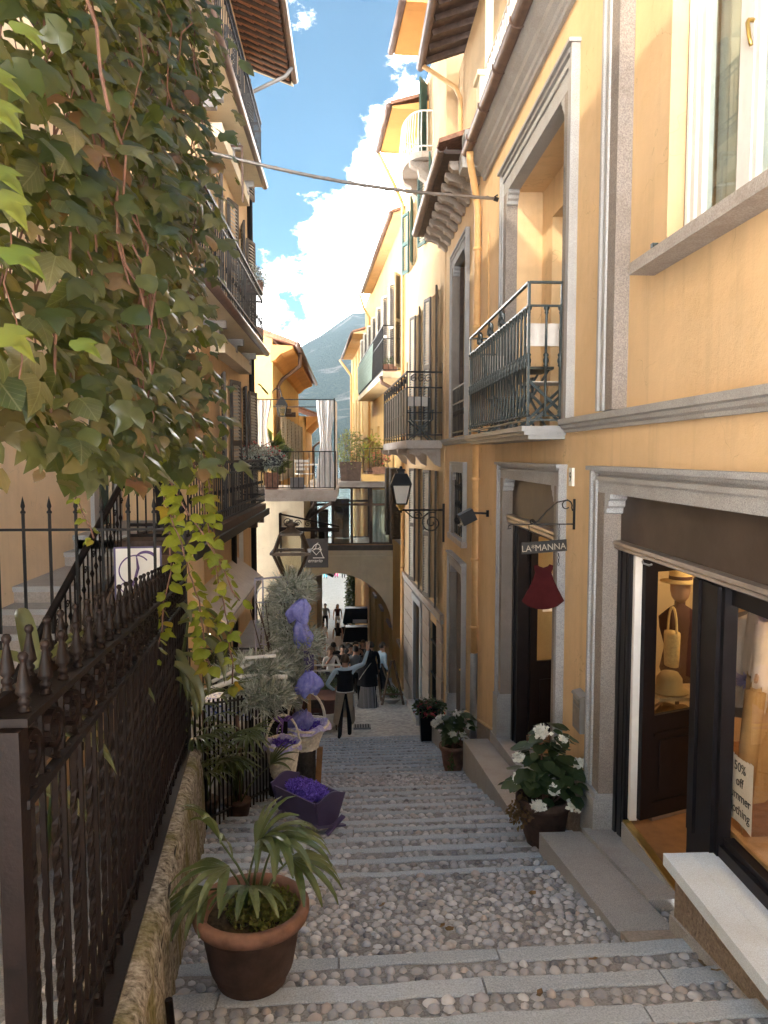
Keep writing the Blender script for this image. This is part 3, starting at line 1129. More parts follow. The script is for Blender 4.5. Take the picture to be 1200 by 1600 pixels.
mb = MB()
for a, b, z0, z1 in ((0, .12, -2.84, -.79), (.68, .80, -2.84, -.79), (.12, .68, -2.84, -2.72), (.12, .68, -2.16, -2.02), (.12, .68, -.89, -.79)):
    leafbox(mb, a, b, z0, z1)
leafbox(mb, .12, .68, -2.72, -2.16, -.008, .012)
leafbox(mb, .19, .61, -2.65, -2.23, -.016, .01)
leafbox(mb, .12, .68, -2.19, -2.16, -.028, .02)
dl = part(mb, 'shop_door', 'dark', R1)
part(leafbox(MB(), .12, .68, -2.02, -.89, -.002, .002), 'pane', 'glass', R1, sub=dl)
part(leafbox(MB(), .12, .80, -2.87, -2.842, -.02, .02), 'door_seal', 'railmetal', R1, sub=dl)
part(MB().box(2.15, 2.205, 4.69, 5.78, -2.885, -2.868), 'brass_threshold', 'brass', R1)
part(MB().box(2.14, 2.21, 4.69, 5.78, -3.4, -2.886), 'threshold_stone', 'granite', R1)
# shop room
mb = MB()
mb.box(2.33, 5.2, 2.2, 7.4, -2.88, -.45)
mb.f = [f for i, f in enumerate(mb.f) if i not in (0, 5)]
part(mb, 'shop_interior', 'shopwall', R1)
part(MB().box(2.21, 5.2, 2.2, 7.4, -3.0, -2.88), 'shop_floor', 'parquet', R1)
part(MB().box(2.31, 3.2, 2.3, 4.42, -2.88, -2.32), 'display_platform', 'woodl', R1)
# shop B
part(MB().box(2.19, 2.30, 7.601, 10.199, -.78, -.302), 'roller_box', 'fascia', R1)
mb = MB()
mb.prism([(2.30, -.78), (2.15, -.78), (2.11, -.79), (2.10, -.82), (2.12, -.84), (2.11, -.87), (2.14, -.90), (2.30, -.92)], 1, 7.601, 10.195)
part(mb, 'roller_rail', 'railmetal', R1)
part(MB().box(2.2, 2.36, 9.86, 10.195, -4.3, -.92).box(2.18, 2.21, 10.0, 10.1, -4.3, -.92), 'door_post', 'dark', R1)
mb = MB()
h0 = Vector((2.36, 9.84, 0))
lf = Vector((cos(radians(12)), sin(radians(12)), 0))
ln = Vector((-lf.y, lf.x, 0))
for a, b, z0, z1 in ((0, .10, -3.68, -.95), (.42, .50, -3.68, -.95), (.10, .42, -3.68, -3.55), (.10, .42, -2.85, -2.70), (.10, .42, -1.05, -.95)):
    leafbox(mb, a, b, z0, z1)
leafbox(mb, .10, .42, -3.55, -2.85, -.008, .012)
leafbox(mb, .15, .37, -3.45, -2.95, -.018, .01)
dl = part(mb, 'shop_door', 'dark', R1)
part(leafbox(MB(), .10, .42, -2.70, -1.05, -.002, .002), 'pane', 'glass', R1, sub=dl)
part(leafbox(MB(), .50, .53, -3.68, -.95, -.03, .03), 'door_edge', 'white', R1, sub=dl)
part(leafbox(MB(), .18, .34, -2.05, -1.55, -.008, -.004), 'notice', 'paper', R1, sub=dl)
mb = MB()
mb.box(2.33, 5, 7.45, 10.9, -3.70, -.4)
mb.f = [f for i, f in enumerate(mb.f) if i not in (0, 5)]
part(mb, 'shop_interior', 'shopwall', R1)
part(MB().box(2.34, 5, 7.45, 10.9, -3.9, -3.70), 'shop_floor', 'parquet', R1)
mb = MB().box(3.1, 3.14, 8.9, 9.4, -3.69, -1.3).box(3.05, 3.1, 9.1, 9.2, -2.4, -2.2)
part(mb, 'inner_door', 'woodl', R1)
part(MB().box(2.2, 2.34, 7.601, 7.95, -4.3, -.92), 'door_post', 'dark', R1)

# things in the shop
for (x, y, z, k) in ((3.2, 3.6, -.6, 17), (3.6, 6.2, -.6, 20), (3.3, 8.9, -.6, 20)):
    tl = thing('ceiling_lamp', {3.6: 'small round ceiling lamp inside the hat shop', 6.2: 'small round ceiling lamp deep in the clothing shop'}.get(y, 'small round lamp lit on a shop ceiling'), 'lamp', (x, y, z), group='lamps lit inside the shops')
    if y == 8.9:
        tl['label'] = 'small round ceiling lamp in the shop behind the dress sign'
    MB().lathe([(.0, -.03), (.07, -.03), (.09, 0), (.09, .03)], n=14).build('lamp_shade', emis('lamp_glow', (1, .7, .4), 6), tl)
    ld = bpy.data.lights.new('shop_light', 'POINT')
    ld.energy = k
    ld.color = (1.0, .70, .42)
    ld.shadow_soft_size = .12
    lo = bpy.data.objects.new('shop_light', ld)
    COL.objects.link(lo)
    lo.parent = tl
    lo.location = (0, 0, -.12)
t1 = thing('mannequin', 'dark mannequin in straw boater hat seen through the open shop door', 'mannequin', (2.99, 6.75, -2.88))
mb = MB()
mb.lathe([(.02, 0), (.14, .0), (.14, .02), (.02, .04), (.02, .75), (.12, .8), (.17, .95), (.15, 1.05), (.13, 1.15), (.18, 1.32), (.19, 1.42), (.10, 1.50), (.05, 1.53), (.048, 1.58)], n=14, sy=.7)
mb.build('torso', 'burg', t1, True)
mb = MB()
mb.lathe([(.04, 1.56), (.07, 1.60), (.085, 1.66), (.085, 1.73), (.06, 1.80), (.0, 1.82)], n=14, sy=1.15)
mb.build('head', 'skind', t1, True)
MB().lathe([(.17, 1.74), (.18, 1.75), (.10, 1.765), (.098, 1.84), (.0, 1.845)], n=22).build('straw_hat', 'straw', t1, True)
MB().lathe([(.1015, 1.768), (.1015, 1.80)], n=22, cap=False).build('hat_band', 'burg', t1)
tg = thing('straw_bag', 'woven straw bag with looped handle hanging in the shop', 'bag', (2.84, 6.55, -1.85))
MB().lathe([(.09, 0), (.10, .1), (.105, .28), (.10, .30)], n=14, sx=.6).build('bag_body', 'straw', tg, True)
MB().tube([(0, .09 * cos(a), .3 + .22 * sin(a)) for a in [pi * i / 10 for i in range(11)]], .012, 5).build('handle', 'straw', tg)
tg = thing('felt_hat', 'round brown felt hat on the shelf inside the shop', 'hat', (2.74, 6.35, -2.02))
MB().lathe([(.16, 0), (.16, .012), (.11, .03), (.105, .12), (.07, .17), (0, .18)], n=18).build('crown', 'khaki', tg, True)
ts = tag(MB().box(2.6, 3.4, 6.2, 6.6, -2.06, -2.03).build('shelf', 'woodl'), 'thin wooden shelf under the felt hat in the shop', 'shelf')


def garment(label, x, y, z, mat, w=.42, h=.9, rz=0.0):
    tg = thing('hanging_garment', label, 'garment', (x, y, z), rz, 'clothes hanging in the shop')
    MB().tube([(-w * .5, 0, -.06), (0, 0, 0), (w * .5, 0, -.06)], .012, 5).tube([(0, 0, 0), (0, 0, .06), (.03, 0, .09)], .005, 4).build('hanger', 'woodl', tg)
    mb = MB()
    n = 16
    for i in range(n):
        for j in range(8):
            def p(i, j):
                a = 2 * pi * i / n
                f = j / 8
                ww = w * (.5 + .12 * f) * (1 if j else .85)
                return (ww * cos(a), (.05 + .04 * f) * sin(a) + .015 * sin(5 * a + 3 * f), -.05 - .06 * abs(cos(a)) * (1 - f) - h * f)
            mb.quad(p(i, j), p(i + 1, j), p(i + 1, j + 1), p(i, j + 1))
    mb.build('cloth', mat, tg, True)
    mb = MB()
    for s in (-1, 1):
        mb.tube([(s * w * .46, 0, -.12), (s * w * .62, .02, -.45), (s * w * .60, .03, -.75)], [.06, .055, .045], 8)
    mb.build('sleeves', mat, tg, True)


garment('long khaki coat hanging below the felt hat in the shop', 2.80, 6.5, -2.12, 'khaki', .40, .62, .5)
garment('pale lilac blouse hanging high in the display window', 2.62, 4.72, -.92, 'canvas', .36, .4, 1.2)
garment('brown jacket hanging left in the display window', 2.55, 4.6, -1.3, 'khaki', .40, .75, 1.0)
garment('burgundy jacket hanging in the display window', 2.95, 3.3, -1.1, 'burg', .42, .8, 1.3)
tf = thing('feather_piece', 'lilac feather hat ornament in the shop display window', 'ornament', (2.56, 4.75, -1.45))
mb = MB()
for i in range(260):
    a, b = rnd(0, 2 * pi), rnd(-.2, 1.4)
    l = rnd(.06, .13)
    d = Vector((cos(a) * cos(b), sin(a) * cos(b), sin(b) * .6))
    s_ = Vector((-sin(a), cos(a), 0)) * .006
    mb.quad(Vector((0, 0, 0)) - s_, s_, d * l + s_ * .4 - Vector((0, 0, .02)), d * l - s_ * .4 - Vector((0, 0, .02)))
mb.build('feathers', leafmat('feather', ((0, (.30, .26, .75)), (1, (.55, .50, .9))), .3, .8), tf)
MB().tube([(0, 0, 0), (0, 0, -1.43)], .008, 5).build('stand', 'woodl', tf)
ps = thing('sale_poster', 'white paper sale notice stuck inside the shop display window', 'poster', (2.262, 4.23, -1.93), radians(-90))
mb = MB()
for i in range(8):
    a, b = -.14 + .035 * i, -.14 + .035 * (i + 1)
    za, zb_ = .02 * sin(i / 8 * pi), .02 * sin((i + 1) / 8 * pi)
    mb.quad((a, -.002 - za * .1, -.22 + za), (b, -.002 - zb_ * .1, -.22 + zb_), (b, -.002 - zb_ * .1, .2 - za), (a, -.002 - za * .1, .2 - zb_))
mb.build('sheet', 'paper', ps)


def text(body, size, parent, loc, rot, mat, name='lettering', ext=.001, align='CENTER', shear=0, sx=1.0):
    c = bpy.data.curves.new(name, 'FONT')
    c.body = body
    c.size = size
    c.align_x = align
    c.extrude = ext
    c.shear = shear
    tmp = bpy.data.objects.new(name, c)
    COL.objects.link(tmp)
    me = bpy.data.meshes.new_from_object(tmp.evaluated_get(bpy.context.evaluated_depsgraph_get()))
    bpy.data.objects.remove(tmp)
    me.materials.clear()
    me.materials.append(M[mat])
    o = link(name, me, parent)
    o.location = loc
    o.rotation_euler = rot
    o.scale = (sx, 1, 1)
    return o


for i, wd in enumerate(('50%', 'off', 'summer', 'clothing')):
    text(wd, .078, ps, (-.0, -.006, .10 - .085 * i), (radians(90), 0, 0), 'ink')

for i, (x, y, m_) in enumerate(((2.72, 5.0, 'canvas'), (2.88, 5.25, 'grey'), (3.02, 5.5, 'khaki'), (3.2, 5.8, 'burg'), (3.36, 6.1, 'apron'))):
    garment(('cream', 'grey', 'tan', 'dark red', 'beige')[i] + ' garment on the rail behind the display window', x, y, -1.02, m_, .38, .62 + .16 * (i % 2), -.3 + .05 * i)
tag(MB().tube([(2.6, 4.8, -.93), (3.45, 6.3, -.93)], .015, 6).build('clothes_rail', 'zinc'), 'metal clothes rail hung with garments behind the display window', 'rail')
for i, (x, y, z, w, h_, m_) in enumerate(((2.62, 3.95, -2.32, .22, .12, 'canvas'), (2.75, 4.2, -2.32, .18, .2, 'straw'), (3.0, 3.9, -2.32, .25, .16, 'khaki'))):
    tag(MB().box(x, x + w, y, y + w * .8, z + .001, z + h_).box(x + .02, x + w - .02, y + .01, y + w * .8 - .01, z + h_, z + h_ + .05).build('folded_knitwear', m_), ('cream', 'straw-coloured', 'tan')[i] + ' folded knitwear stacked on the display platform', 'clothes')
# ---- number plate, letter box, floodlight
pl = thing('number_plate', 'small white enamel plaque with number 9 on the ochre wall', 'plaque', (2.085, 7.12, -.2), radians(-90))
MB().box(-.055, .055, -.012, .012, -.085, .085).build('plate', 'paper', pl)
text('9', .13, pl, (0, -.014, -.045), (radians(90), 0, 0), 'ink')
lb = thing('letter_box', 'grey metal letter box on the wall beside the shop surround', 'letter box', (2.1, 6.66, -2.3))
MB().box(-.07, 0, -.11, .11, -.16, .15).hexa((-.085, -.12, .15), (0, -.12, .15), (0, .12, .15), (-.085, .12, .15), (-.075, -.12, .17), (0, -.12, .19), (0, .12, .19), (-.075, .12, .17)).build('case', 'zinc', lb)
MB().box(-.074, -.069, -.085, .085, .085, .11).box(-.073, -.069, -.085, .085, -.12, .06).build('flap', 'railmetal', lb)
fl = thing('floodlight', 'black floodlight on a short arm below the string course', 'floodlight', (2.05, 11.45, -.92))
MB().obox((-.28, .0, .0), (.10, 0, .05), (0, .13, 0), (.04, 0, -.08)).build('housing', 'dark', fl)
MB().bar((.05, 0, .05), (-.2, 0, .06), .03).bar((.05, 0, .0), (.05, 0, .1), .08, .03).build('arm', 'dark', fl)
MB().obox((-.325, 0, -.09), (.085, 0, .045), (0, .11, 0), (.004, 0, -.006)).build('lens', 'lampglass', fl)

# ---- hanging dress sign
sg = thing('dress_shop_sign', 'maroon dress-shaped board and chalked name board hanging from scrolled wall bracket', 'sign', (2.05, 6.95, -.52))
Y0 = 0
mb = MB()
mb.bar((.02, 0, .17), (.02, 0, -.22), .03, .012)
mb.bar((.02, 0, -.15), (-.78, 0, -.15), .016)
mb.tube([(.0, 0, .02)] + [(-.08 + .075 * cos(-.4 + 1.9 * pi * i / 16) * (1 - .5 * i / 16), 0, .09 + .075 * sin(-.4 + 1.9 * pi * i / 16) * (1 - .5 * i / 16)) for i in range(17)], .009, 5)
mb.tube([(-.06, 0, .16), (-.2, 0, .13), (-.33, 0, .02), (-.44, 0, -.11), (-.50, 0, -.14)], .010, 5)
mb.tube(scroll((-.52, 0, -.12), (1, 0, 0), (0, 0, 1), .035, 1.4, 0, 12), .007, 4)
mb.tube([(-.78, 0, -.15), (-.82, 0, -.17), (-.83, 0, -.21), (-.79, 0, -.20)], .008, 5)
mb.build('bracket', 'iron', sg)
for x in (-.17, -.56):
    for (za, zc) in ((-.15, -.36), (-.52, -.68)):
        mb = MB()
        n = int((za - zc) / .035)
        for i in range(n):
            z = za - (za - zc) * (i + .5) / n
            u, w = ((1, 0, 0), (0, 0, 1)) if i % 2 else ((0, 1, 0), (0, 0, 1))
            mb.tube([Vector((x, 0, z)) + Vector(u) * .011 * cos(a) + Vector(w) * .022 * sin(a) for a in [2 * pi * k / 8 for k in range(9)]], .004, 4, False)
        mb.build('chain', 'iron', sg)
nb_ = MB().obox((-.36, 0, -.44), (.29, 0, .022), (0, .008, 0), (-.004, 0, .075)).build('name_board', 'slate', sg)
text('LA*MANNA', .115, nb_, (-.365, -.012, -.485), (radians(90), radians(-4), 0), 'chalk', sx=.95)
mb = MB()
prof = [(-.13, 0), (-.085, .015), (-.06, -.01), (0, -.03), (.06, -.01), (.085, .015), (.13, 0), (.125, -.05), (.11, -.09), (.125, -.14), (.14, -.18), (.20, -.30), (.29, -.46), (.20, -.53), (.08, -.565), (0, -.57), (-.08, -.565), (-.20, -.53), (-.29, -.46), (-.20, -.30), (-.14, -.18), (-.125, -.14), (-.11, -.09), (-.125, -.05)]
mb.prism([(-.365 + a * .95, -.68 + b) for a, b in prof], 1, -.008, .008)
mb.build('dress_board', 'maroon', sg)
sg.scale = (.72, .72, .72)
# ------------------------------------------------------------------ stone doorsteps along the right
def wedge(mb, x0, x1, ya, yb, za, zb_, depth=.9):
    mb.hexa((x0, ya, za - depth), (x1, ya, za - depth), (x1, yb, zb_ - depth), (x0, yb, zb_ - depth), (x0, ya, za), (x1, ya, za), (x1, yb, zb_), (x0, yb, zb_))
    return mb


b = tag(thing('doorstep', 'sloping granite doorstep slab before the hat shop door, between begonia pot and marble sill', 'doorstep', (1.8, 5.2, ground(5.2))), group='granite doorsteps along the shops')
part(wedge(MB(), 1.58, 1.93, 4.30, 6.15, -2.815, -3.145), 'step_slab', 'granite', b)
part(wedge(MB(), 1.935, 2.19, 4.70, 6.12, -2.87, -3.10), 'step_slab', 'granite', b)
part(wedge(MB(), 1.60, 2.0, 4.02, 4.295, -2.76, -2.815), 'step_slab', 'rustic', b)
b = tag(thing('doorstep', 'long granite doorstep slab below the dress sign, between the two begonia pots', 'doorstep', (1.8, 9, ground(9))), group='granite doorsteps along the shops')
part(wedge(MB(), 1.63, 1.99, 7.45, 10.75, -3.60, -4.08), 'step_slab', 'granite_l', b)
part(wedge(MB(), 1.995, 2.36, 7.55, 10.6, -3.55, -3.90), 'step_slab', 'granite', b)
b = tag(thing('doorstep', 'granite doorstep slab between the red-flowered planter and the small begonia pot', 'doorstep', (1.8, 13.6, ground(13.6))), group='granite doorsteps along the shops')
part(wedge(MB(), 1.62, 2.09, 12.35, 14.9, -4.80, -5.25), 'step_slab', 'granite', b)
b = tag(thing('doorstep', 'small granite step at the dark door beyond the red-flowered planter', 'doorstep', (1.7, 18.8, ground(18.8))), group='granite doorsteps along the shops')
part(wedge(MB(), 1.55, 1.95, 17.6, 20.4, -6.15, -6.60), 'step_slab', 'granite', b)
b = thing('marble_sill', 'pale marble shop window sill on a rough rendered base', 'sill', (2, 3.4, ground(3.4)))
part(MB().box(1.86, 2.17, 2.3, 4.33, -2.43, -2.36).box(2.02, 2.03, 2.3, 4.3, -2.36, -2.356), 'marble_slab', 'marble', b)
part(MB().box(1.91, 2.2, 2.3, 4.27, -3.4, -2.43), 'rough_base', 'rough', b)
part(MB().hexa((1.895, 2.3, -3.3), (1.92, 2.3, -3.3), (1.92, 4.30, -3.3), (1.895, 4.30, -3.3), (1.895, 2.3, -2.45), (1.92, 2.3, -2.45), (1.92, 4.30, -2.72), (1.895, 4.30, -2.72)), 'base_skirting', 'granite', b)

# ------------------------------------------------------------------ narrow house with the tall barred window
R2 = thing('narrow_house', 'narrow ochre house with tall barred french window, drainpipe and dark timber eave', 'house', (2.11, 14.6, ground(14.6)))
mb = MB()
H2 = [(1.37, 3.03, .383, 3.73), (1.47, 2.93, -1.547, -.29), (1.47, 3.13, -6.5, -2.17)]
facade(mb, (2.11, 12.4), (0, 1), 4.42, -7.2, 4.75, H2, .22, (1, 0, 0), False)
mb.quad((2.11, 16.82, -7.2), (7, 16.82, -7.2), (7, 16.82, 4.75), (2.11, 16.82, 4.75))
mb.quad((7, 12.4, -7.2), (7, 16.82, -7.2), (7, 16.82, 4.75), (7, 12.4, 4.75))
mb.box(2.35, 7, 11.74, 16.8, 4.75, 8.1)
part(mb, 'wall', 'ochre3', R2)
part(MB().box(2.34, 2.40, 12.4, 16.8, -7, 4.7), 'dark_room_sheet', 'room_shade', R2)
surround(R2, 13.8, 15.4, .36, 3.7, .24, .26, mat='granite', x=2.06, cap=False, xi=2.2)
surround(R2, 13.9, 15.3, -1.55, -.32, .22, .2, mat='granite', x=2.06, cap=False, xi=2.2)
part(MB().box(2.0, 2.2, 13.62, 15.58, -1.66, -1.553), 'window_sill', 'sill', R2)
surround(R2, 13.9, 15.5, -5.45, -2.2, .24, .22, mat='granite', x=2.05, xi=2.2, plinth=.5)
mb = MB()
for z in (.45, 1.0, 1.3):
    mb.bar((2.08, 13.8, z), (2.08, 15.4, z), .03)
for i in range(9):
    y = 13.85 + i * .19
    mb.bar((2.08, y, .38), (2.08, y, 1.3), .018)
    mb.tube(scroll((2.08, y + .09, .8), (0, 1, 0), (0, 0, 1), .08, 1.3, 0, 12), .01, 4)
part(mb, 'window_rail', 'iron', R2)
mb = MB()
for i in range(7):
    y = 13.95 + i * .22
    mb.bar((2.12, y, -1.54), (2.12, y, -.33), .02)
    for z in (-.6, -.95, -1.3):
        mb.tube(scroll((2.12, y + .1, z), (0, 1, 0), (0, 0, 1), .085, 1.3, rnd(0, 3), 12), .012, 4)
part(mb, 'window_grille', 'iron', R2)
part(MB().box(2.21, 2.25, 13.9, 15.3, -1.54, -.33), 'pane', 'glass', R2)
part(MB().box(2.20, 2.27, 13.8, 13.9, .37, 3.69).box(2.20, 2.27, 15.3, 15.4, .37, 3.69).box(2.19, 2.26, 14.55, 14.65, .37, 3.69), 'french_window', 'wood', R2)
mb = MB().box(2.2, 2.25, 13.9, 15.5, -6, -2.21)
for y in (14.0, 14.78):
    for z0, z1 in ((-5.2, -4.3), (-4.15, -2.9)):
        mb.box(2.185, 2.21, y, y + .6, z0, z1)
dr = part(mb, 'door', 'wood', R2)
part(MB().lathe([(.0, 0), (.03, .01), (.035, .03), (.0, .05)], (2.17, 14.68, -4.2), 8), 'door_knob', 'brass', R2, sub=dr)
# modillion eave
mb = MB()
mb.box(1.50, 2.2, 12.3, 16.9, 4.70, 4.76)
part(mb, 'eave_board', 'wood', R2)
for i in range(9):
    y = 12.6 + .5 * i
    mb = MB()
    mb.prism([(2.13, 4.35), (2.06, 4.35), (1.98, 4.42), (1.92, 4.44), (1.90, 4.50), (1.75, 4.56), (1.68, 4.56), (1.62, 4.62), (1.62, 4.70), (2.13, 4.70)], 1, y, y + .16)
    part(mb, 'modillion', 'rustic', R2)
mb = MB()
pts = [(1.46 + .085 * cos(pi + pi * i / 8), 4.80 + .085 * sin(pi + pi * i / 8)) for i in range(9)] + [(1.46 + .072 * cos(2 * pi - pi * i / 8), 4.80 + .072 * sin(2 * pi - pi * i / 8)) for i in range(9)]
mb.prism(pts, 1, 12.3, 17.0)
part(mb, 'gutter', 'copper', R2)
mb = MB()
mb.hexa((1.42, 12.3, 4.86), (2.4, 12.3, 5.2), (2.4, 16.95, 5.2), (1.42, 16.95, 4.86), (1.42, 12.3, 4.93), (2.4, 12.3, 5.27), (2.4, 16.95, 5.27), (1.42, 16.95, 4.93))
part(mb, 'low_roof', 'tile', R2)
# dark timber eave above
mb = MB()
mb.hexa((1.55, 9.0, 8.0), (2.6, 9.0, 8.35), (2.6, 16.4, 8.35), (1.55, 16.4, 8.0), (1.55, 9.0, 8.06), (2.6, 9.0, 8.41), (2.6, 16.4, 8.41), (1.55, 16.4, 8.06))
part(mb, 'timber_soffit', 'wood', R2)
for i in range(15):
    y = 9.1 + .5 * i
    part(MB().bar((1.60, y, 7.96), (2.6, y, 8.29), .1, .11), 'rafter', 'wood', R2)
part(MB().tube([(1.50, 9, 8.02), (1.50, 16.5, 8.02)], .085, 8), 'upper_gutter', 'copper', R2, True)
part(MB().tube([(1.55, 16.3, 7.95), (2.2, 16.2, 7.5), (2.27, 16.0, 7.2), (2.27, 15.9, 5.3)], .05, 8), 'upper_downpipe', 'pipe', R2, True)
mb = MB()
mb.hexa((1.5, 9.0, 8.1), (7, 9.0, 9.9), (7, 16.4, 9.9), (1.5, 16.4, 8.1), (1.5, 9.0, 8.17), (7, 9.0, 9.97), (7, 16.4, 9.97), (1.5, 16.4, 8.17))
part(mb, 'tiled_roof', 'tile', R2)


# ------------------------------------------------------------------ shuttered houses further down
def frame(o, d):
    d = Vector((d[0], d[1], 0)).normalized()
    nrm = Vector((d.y, -d.x, 0))
    o = Vector((o[0], o[1], 0))
    return lambda u, t, z: tuple(o + d * u + nrm * t + Vector((0, 0, z)))      # t>0 goes into the wall on the right side


def fbox(mb, F, u0, u1, t0, t1, z0, z1):
    return mb.hexa(F(u0, t0, z0), F(u1, t0, z0), F(u1, t1, z0), F(u0, t1, z0), F(u0, t0, z1), F(u1, t0, z1), F(u1, t1, z1), F(u0, t1, z1))


def shutter(root, F, u, z0, z1, w, sgn, mat='shut', lm=None, ang=24, name='shutter'):
    """open louvred shutter hinged at u, leaf running sgn along the wall, standing off it by ang degrees"""
    a = radians(ang)

    def q(s, t, z):
        return F(u + sgn * s * cos(a) - sgn * t * sin(a) * 0, -s * sin(a) - .03 - t, z)

    def qb(mb, s0, s1, t0, t1, za, zb_):
        return mb.hexa(q(s0, t0, za), q(s1, t0, za), q(s1, t1, za), q(s0, t1, za), q(s0, t0, zb_), q(s1, t0, zb_), q(s1, t1, zb_), q(s0, t1, zb_))
    mb = MB()
    zm = (z0 + z1) / 2
    for s0, s1, za, zb_ in ((0, .06, z0, z1), (w - .06, w, z0, z1), (.06, w - .06, z0, z0 + .09), (.06, w - .06, z1 - .07, z1), (.06, w - .06, zm - .05, zm + .05)):
        qb(mb, s0, s1, 0, .04, za, zb_)
    sh = part(mb, name, mat, root)
    mb = MB()
    for za, zb_ in ((z0 + .09, zm - .05), (zm + .05, z1 - .07)):
        n = max(4, int((zb_ - za) / .062))
        for i in range(n):
            z = za + (zb_ - za) * (i + .5) / n
            p = [q(.055, .002, z + .024), q(w - .055, .002, z + .024), q(w - .055, .038, z - .024), q(.055, .038, z - .024)]
            mb.add(p + [(x, y, zz + .008) for x, y, zz in p], ((0, 1, 2, 3), (7, 6, 5, 4), (0, 4, 5, 1), (2, 6, 7, 3), (1, 5, 6, 2), (3, 7, 4, 0)))
    o = part(mb, 'louvres', lm or mat, root, sub=sh)
    o['kind'] = 'stuff'
    return sh


def railing(root, pts, z0, z1, mat, sp=.13, r=.012, mid=None, sub=None, name='railing', top=.03):
    mb = MB()
    for (a, b) in zip(pts, pts[1:]):
        a, b = Vector((a[0], a[1], 0)), Vector((b[0], b[1], 0))
        for z in [z0, z1] + (mid or []):
            w = top if z == z1 else top * .7
            mb.bar(a + Vector((0, 0, z)), b + Vector((0, 0, z)), w)
        n = max(1, int((b - a).length / sp))
        for i in range(n + 1):
            p = a.lerp(b, i / n)
            mb.bar((p.x, p.y, z0), (p.x, p.y, z1), r * 2)
    return part(mb, name, mat, root, sub=sub)


R3 = thing('shuttered_house', 'tall tan house with brown louvred shutters, panelled balcony and clad stone base', 'house', (1.9, 20, ground(20)))
D3 = (-.062, 1)
F3 = frame((2.09, 16.83), D3)
mb = MB()
wins3 = [(.75, 1.6), (3.2, 4.05)]
holes = [(a, b_, .5, 3.75) for a, b_ in wins3] + [(a, b_, -3.45, -.35) for a, b_ in wins3] + [(a, b_, 5.2, 6.9) for a, b_ in ((1.6, 2.4), (4.6, 5.4))] + [(.7, 1.7, -7.2, -4.0), (3.0, 4.1, -7.6, -3.95), (2.3, 3.1, 7.1, 9.0)]
facade(mb, (2.09, 16.83), D3, 6.5, -8, 9.2, holes, .2, None, False)
p1, p2 = F3(0, 0, 0), F3(6.5, 0, 0)
mb.quad((p1[0], p1[1], -8), (8, p1[1], -8), (8, p1[1], 9.2), (p1[0], p1[1], 9.2))
mb.quad((p2[0], p2[1], -8), (8, p2[1], -8), (8, p2[1], 9.2), (p2[0], p2[1], 9.2))
mb.quad((8, p1[1], -8), (8, p2[1], -8), (8, p2[1], 9.2), (8, p1[1], 9.2))
part(mb, 'wall', 'ochre3', R3)
part(fbox(MB(), F3, .1, 6.4, .22, .3, -8, 9.1), 'dark_room_sheet', 'room_shade', R3)
for (a, b_) in wins3:
    for z0, z1 in ((.5, 3.75), (-3.45, -.35)):
        shutter(R3, F3, a, z0, z1, .42, -1, 'shut', 'shutl', ang=12)
        shutter(R3, F3, b_, z0, z1, .42, 1, 'shut', 'shutl', ang=12)
for (a, b_) in ((1.6, 2.4), (4.6, 5.4)):
    shutter(R3, F3, a, 5.2, 6.9, .48, -1, 'shutg', ang=14)
    shutter(R3, F3, b_, 5.2, 6.9, .48, 1, 'shutg', ang=14)
shutter(R3, F3, 2.3, 7.15, 8.9, .45, -1, 'shutg', ang=30)
part(fbox(MB(), F3, -.02, 6.5, -.09, .0, -3.66, -3.53), 'sill_course', 'sill', R3)
part(fbox(MB(), F3, 0, 6.5, -.05, .0, -3.76, -3.66), 'sill_moulding', 'granite', R3)
for k in range(9):
    z = -3.78 - .42 * (k + 1)
    for (ua, ub) in ((0, .68), (1.72, 2.78), (4.32, 5.3), (5.31, 6.4)):
        part(fbox(MB(), F3, ua, ub, -.035 - rnd(0, .006), .02, z, z + .40), 'cladding_stone', 'rustic', R3)
mb = MB()
for i in range(8):
    u = .72 + .13 * i
    mb.bar(F3(u, .05, -7.1), F3(u, .05, -4.0), .03)
for z in (-4.5, -5.3, -6.1):
    mb.bar(F3(.7, .03, z), F3(1.7, .03, z), .04)
part(mb, 'grate', 'iron', R3)
mb = MB()
fbox(mb, F3, 2.78, 3.0, -.08, .1, -7.6, -3.9)
fbox(mb, F3, 4.1, 4.32, -.08, .1, -7.6, -3.9)
fbox(mb, F3, 2.78, 4.32, -.1, .1, -3.95, -3.78)
part(mb, 'door_surround', 'granite', R3)
part(fbox(MB(), F3, 3.0, 4.1, .1, .15, -7.6, -3.95), 'door', 'dark', R3)
# panelled balcony
bl = part(MB().hexa(F3(.25, -.82, .16), F3(6.3, -.68, .16), F3(6.3, 0, .16), F3(.25, 0, .16), F3(.25, -.82, .34), F3(6.3, -.68, .34), F3(6.3, 0, .34), F3(.25, 0, .34)), 'balcony', 'sill', R3)
A, B, C_, D_ = F3(.28, 0, 0), F3(.28, -.79, 0), F3(6.25, -.65, 0), F3(6.25, 0, 0)
mb = MB()
for z, w in ((1.84, .04), (1.50, .03), (.95, .025), (.46, .03)):
    for a, b_ in ((A, B), (B, C_), (C_, D_)):
        mb.bar((a[0], a[1], z), (b_[0], b_[1], z), w)
for k in range(11):
    p = Vector(B).lerp(Vector(C_), k / 10)
    mb.bar((p.x, p.y, .34), (p.x, p.y, 1.84), .035)
    if k < 10:
        p2_ = Vector(B).lerp(Vector(C_), (k + .5) / 10)
        mb.tube(scroll((p2_.x, p2_.y, 1.67), (0, 1, 0), (0, 0, 1), .1, 1.3, 1, 12), .012, 4)
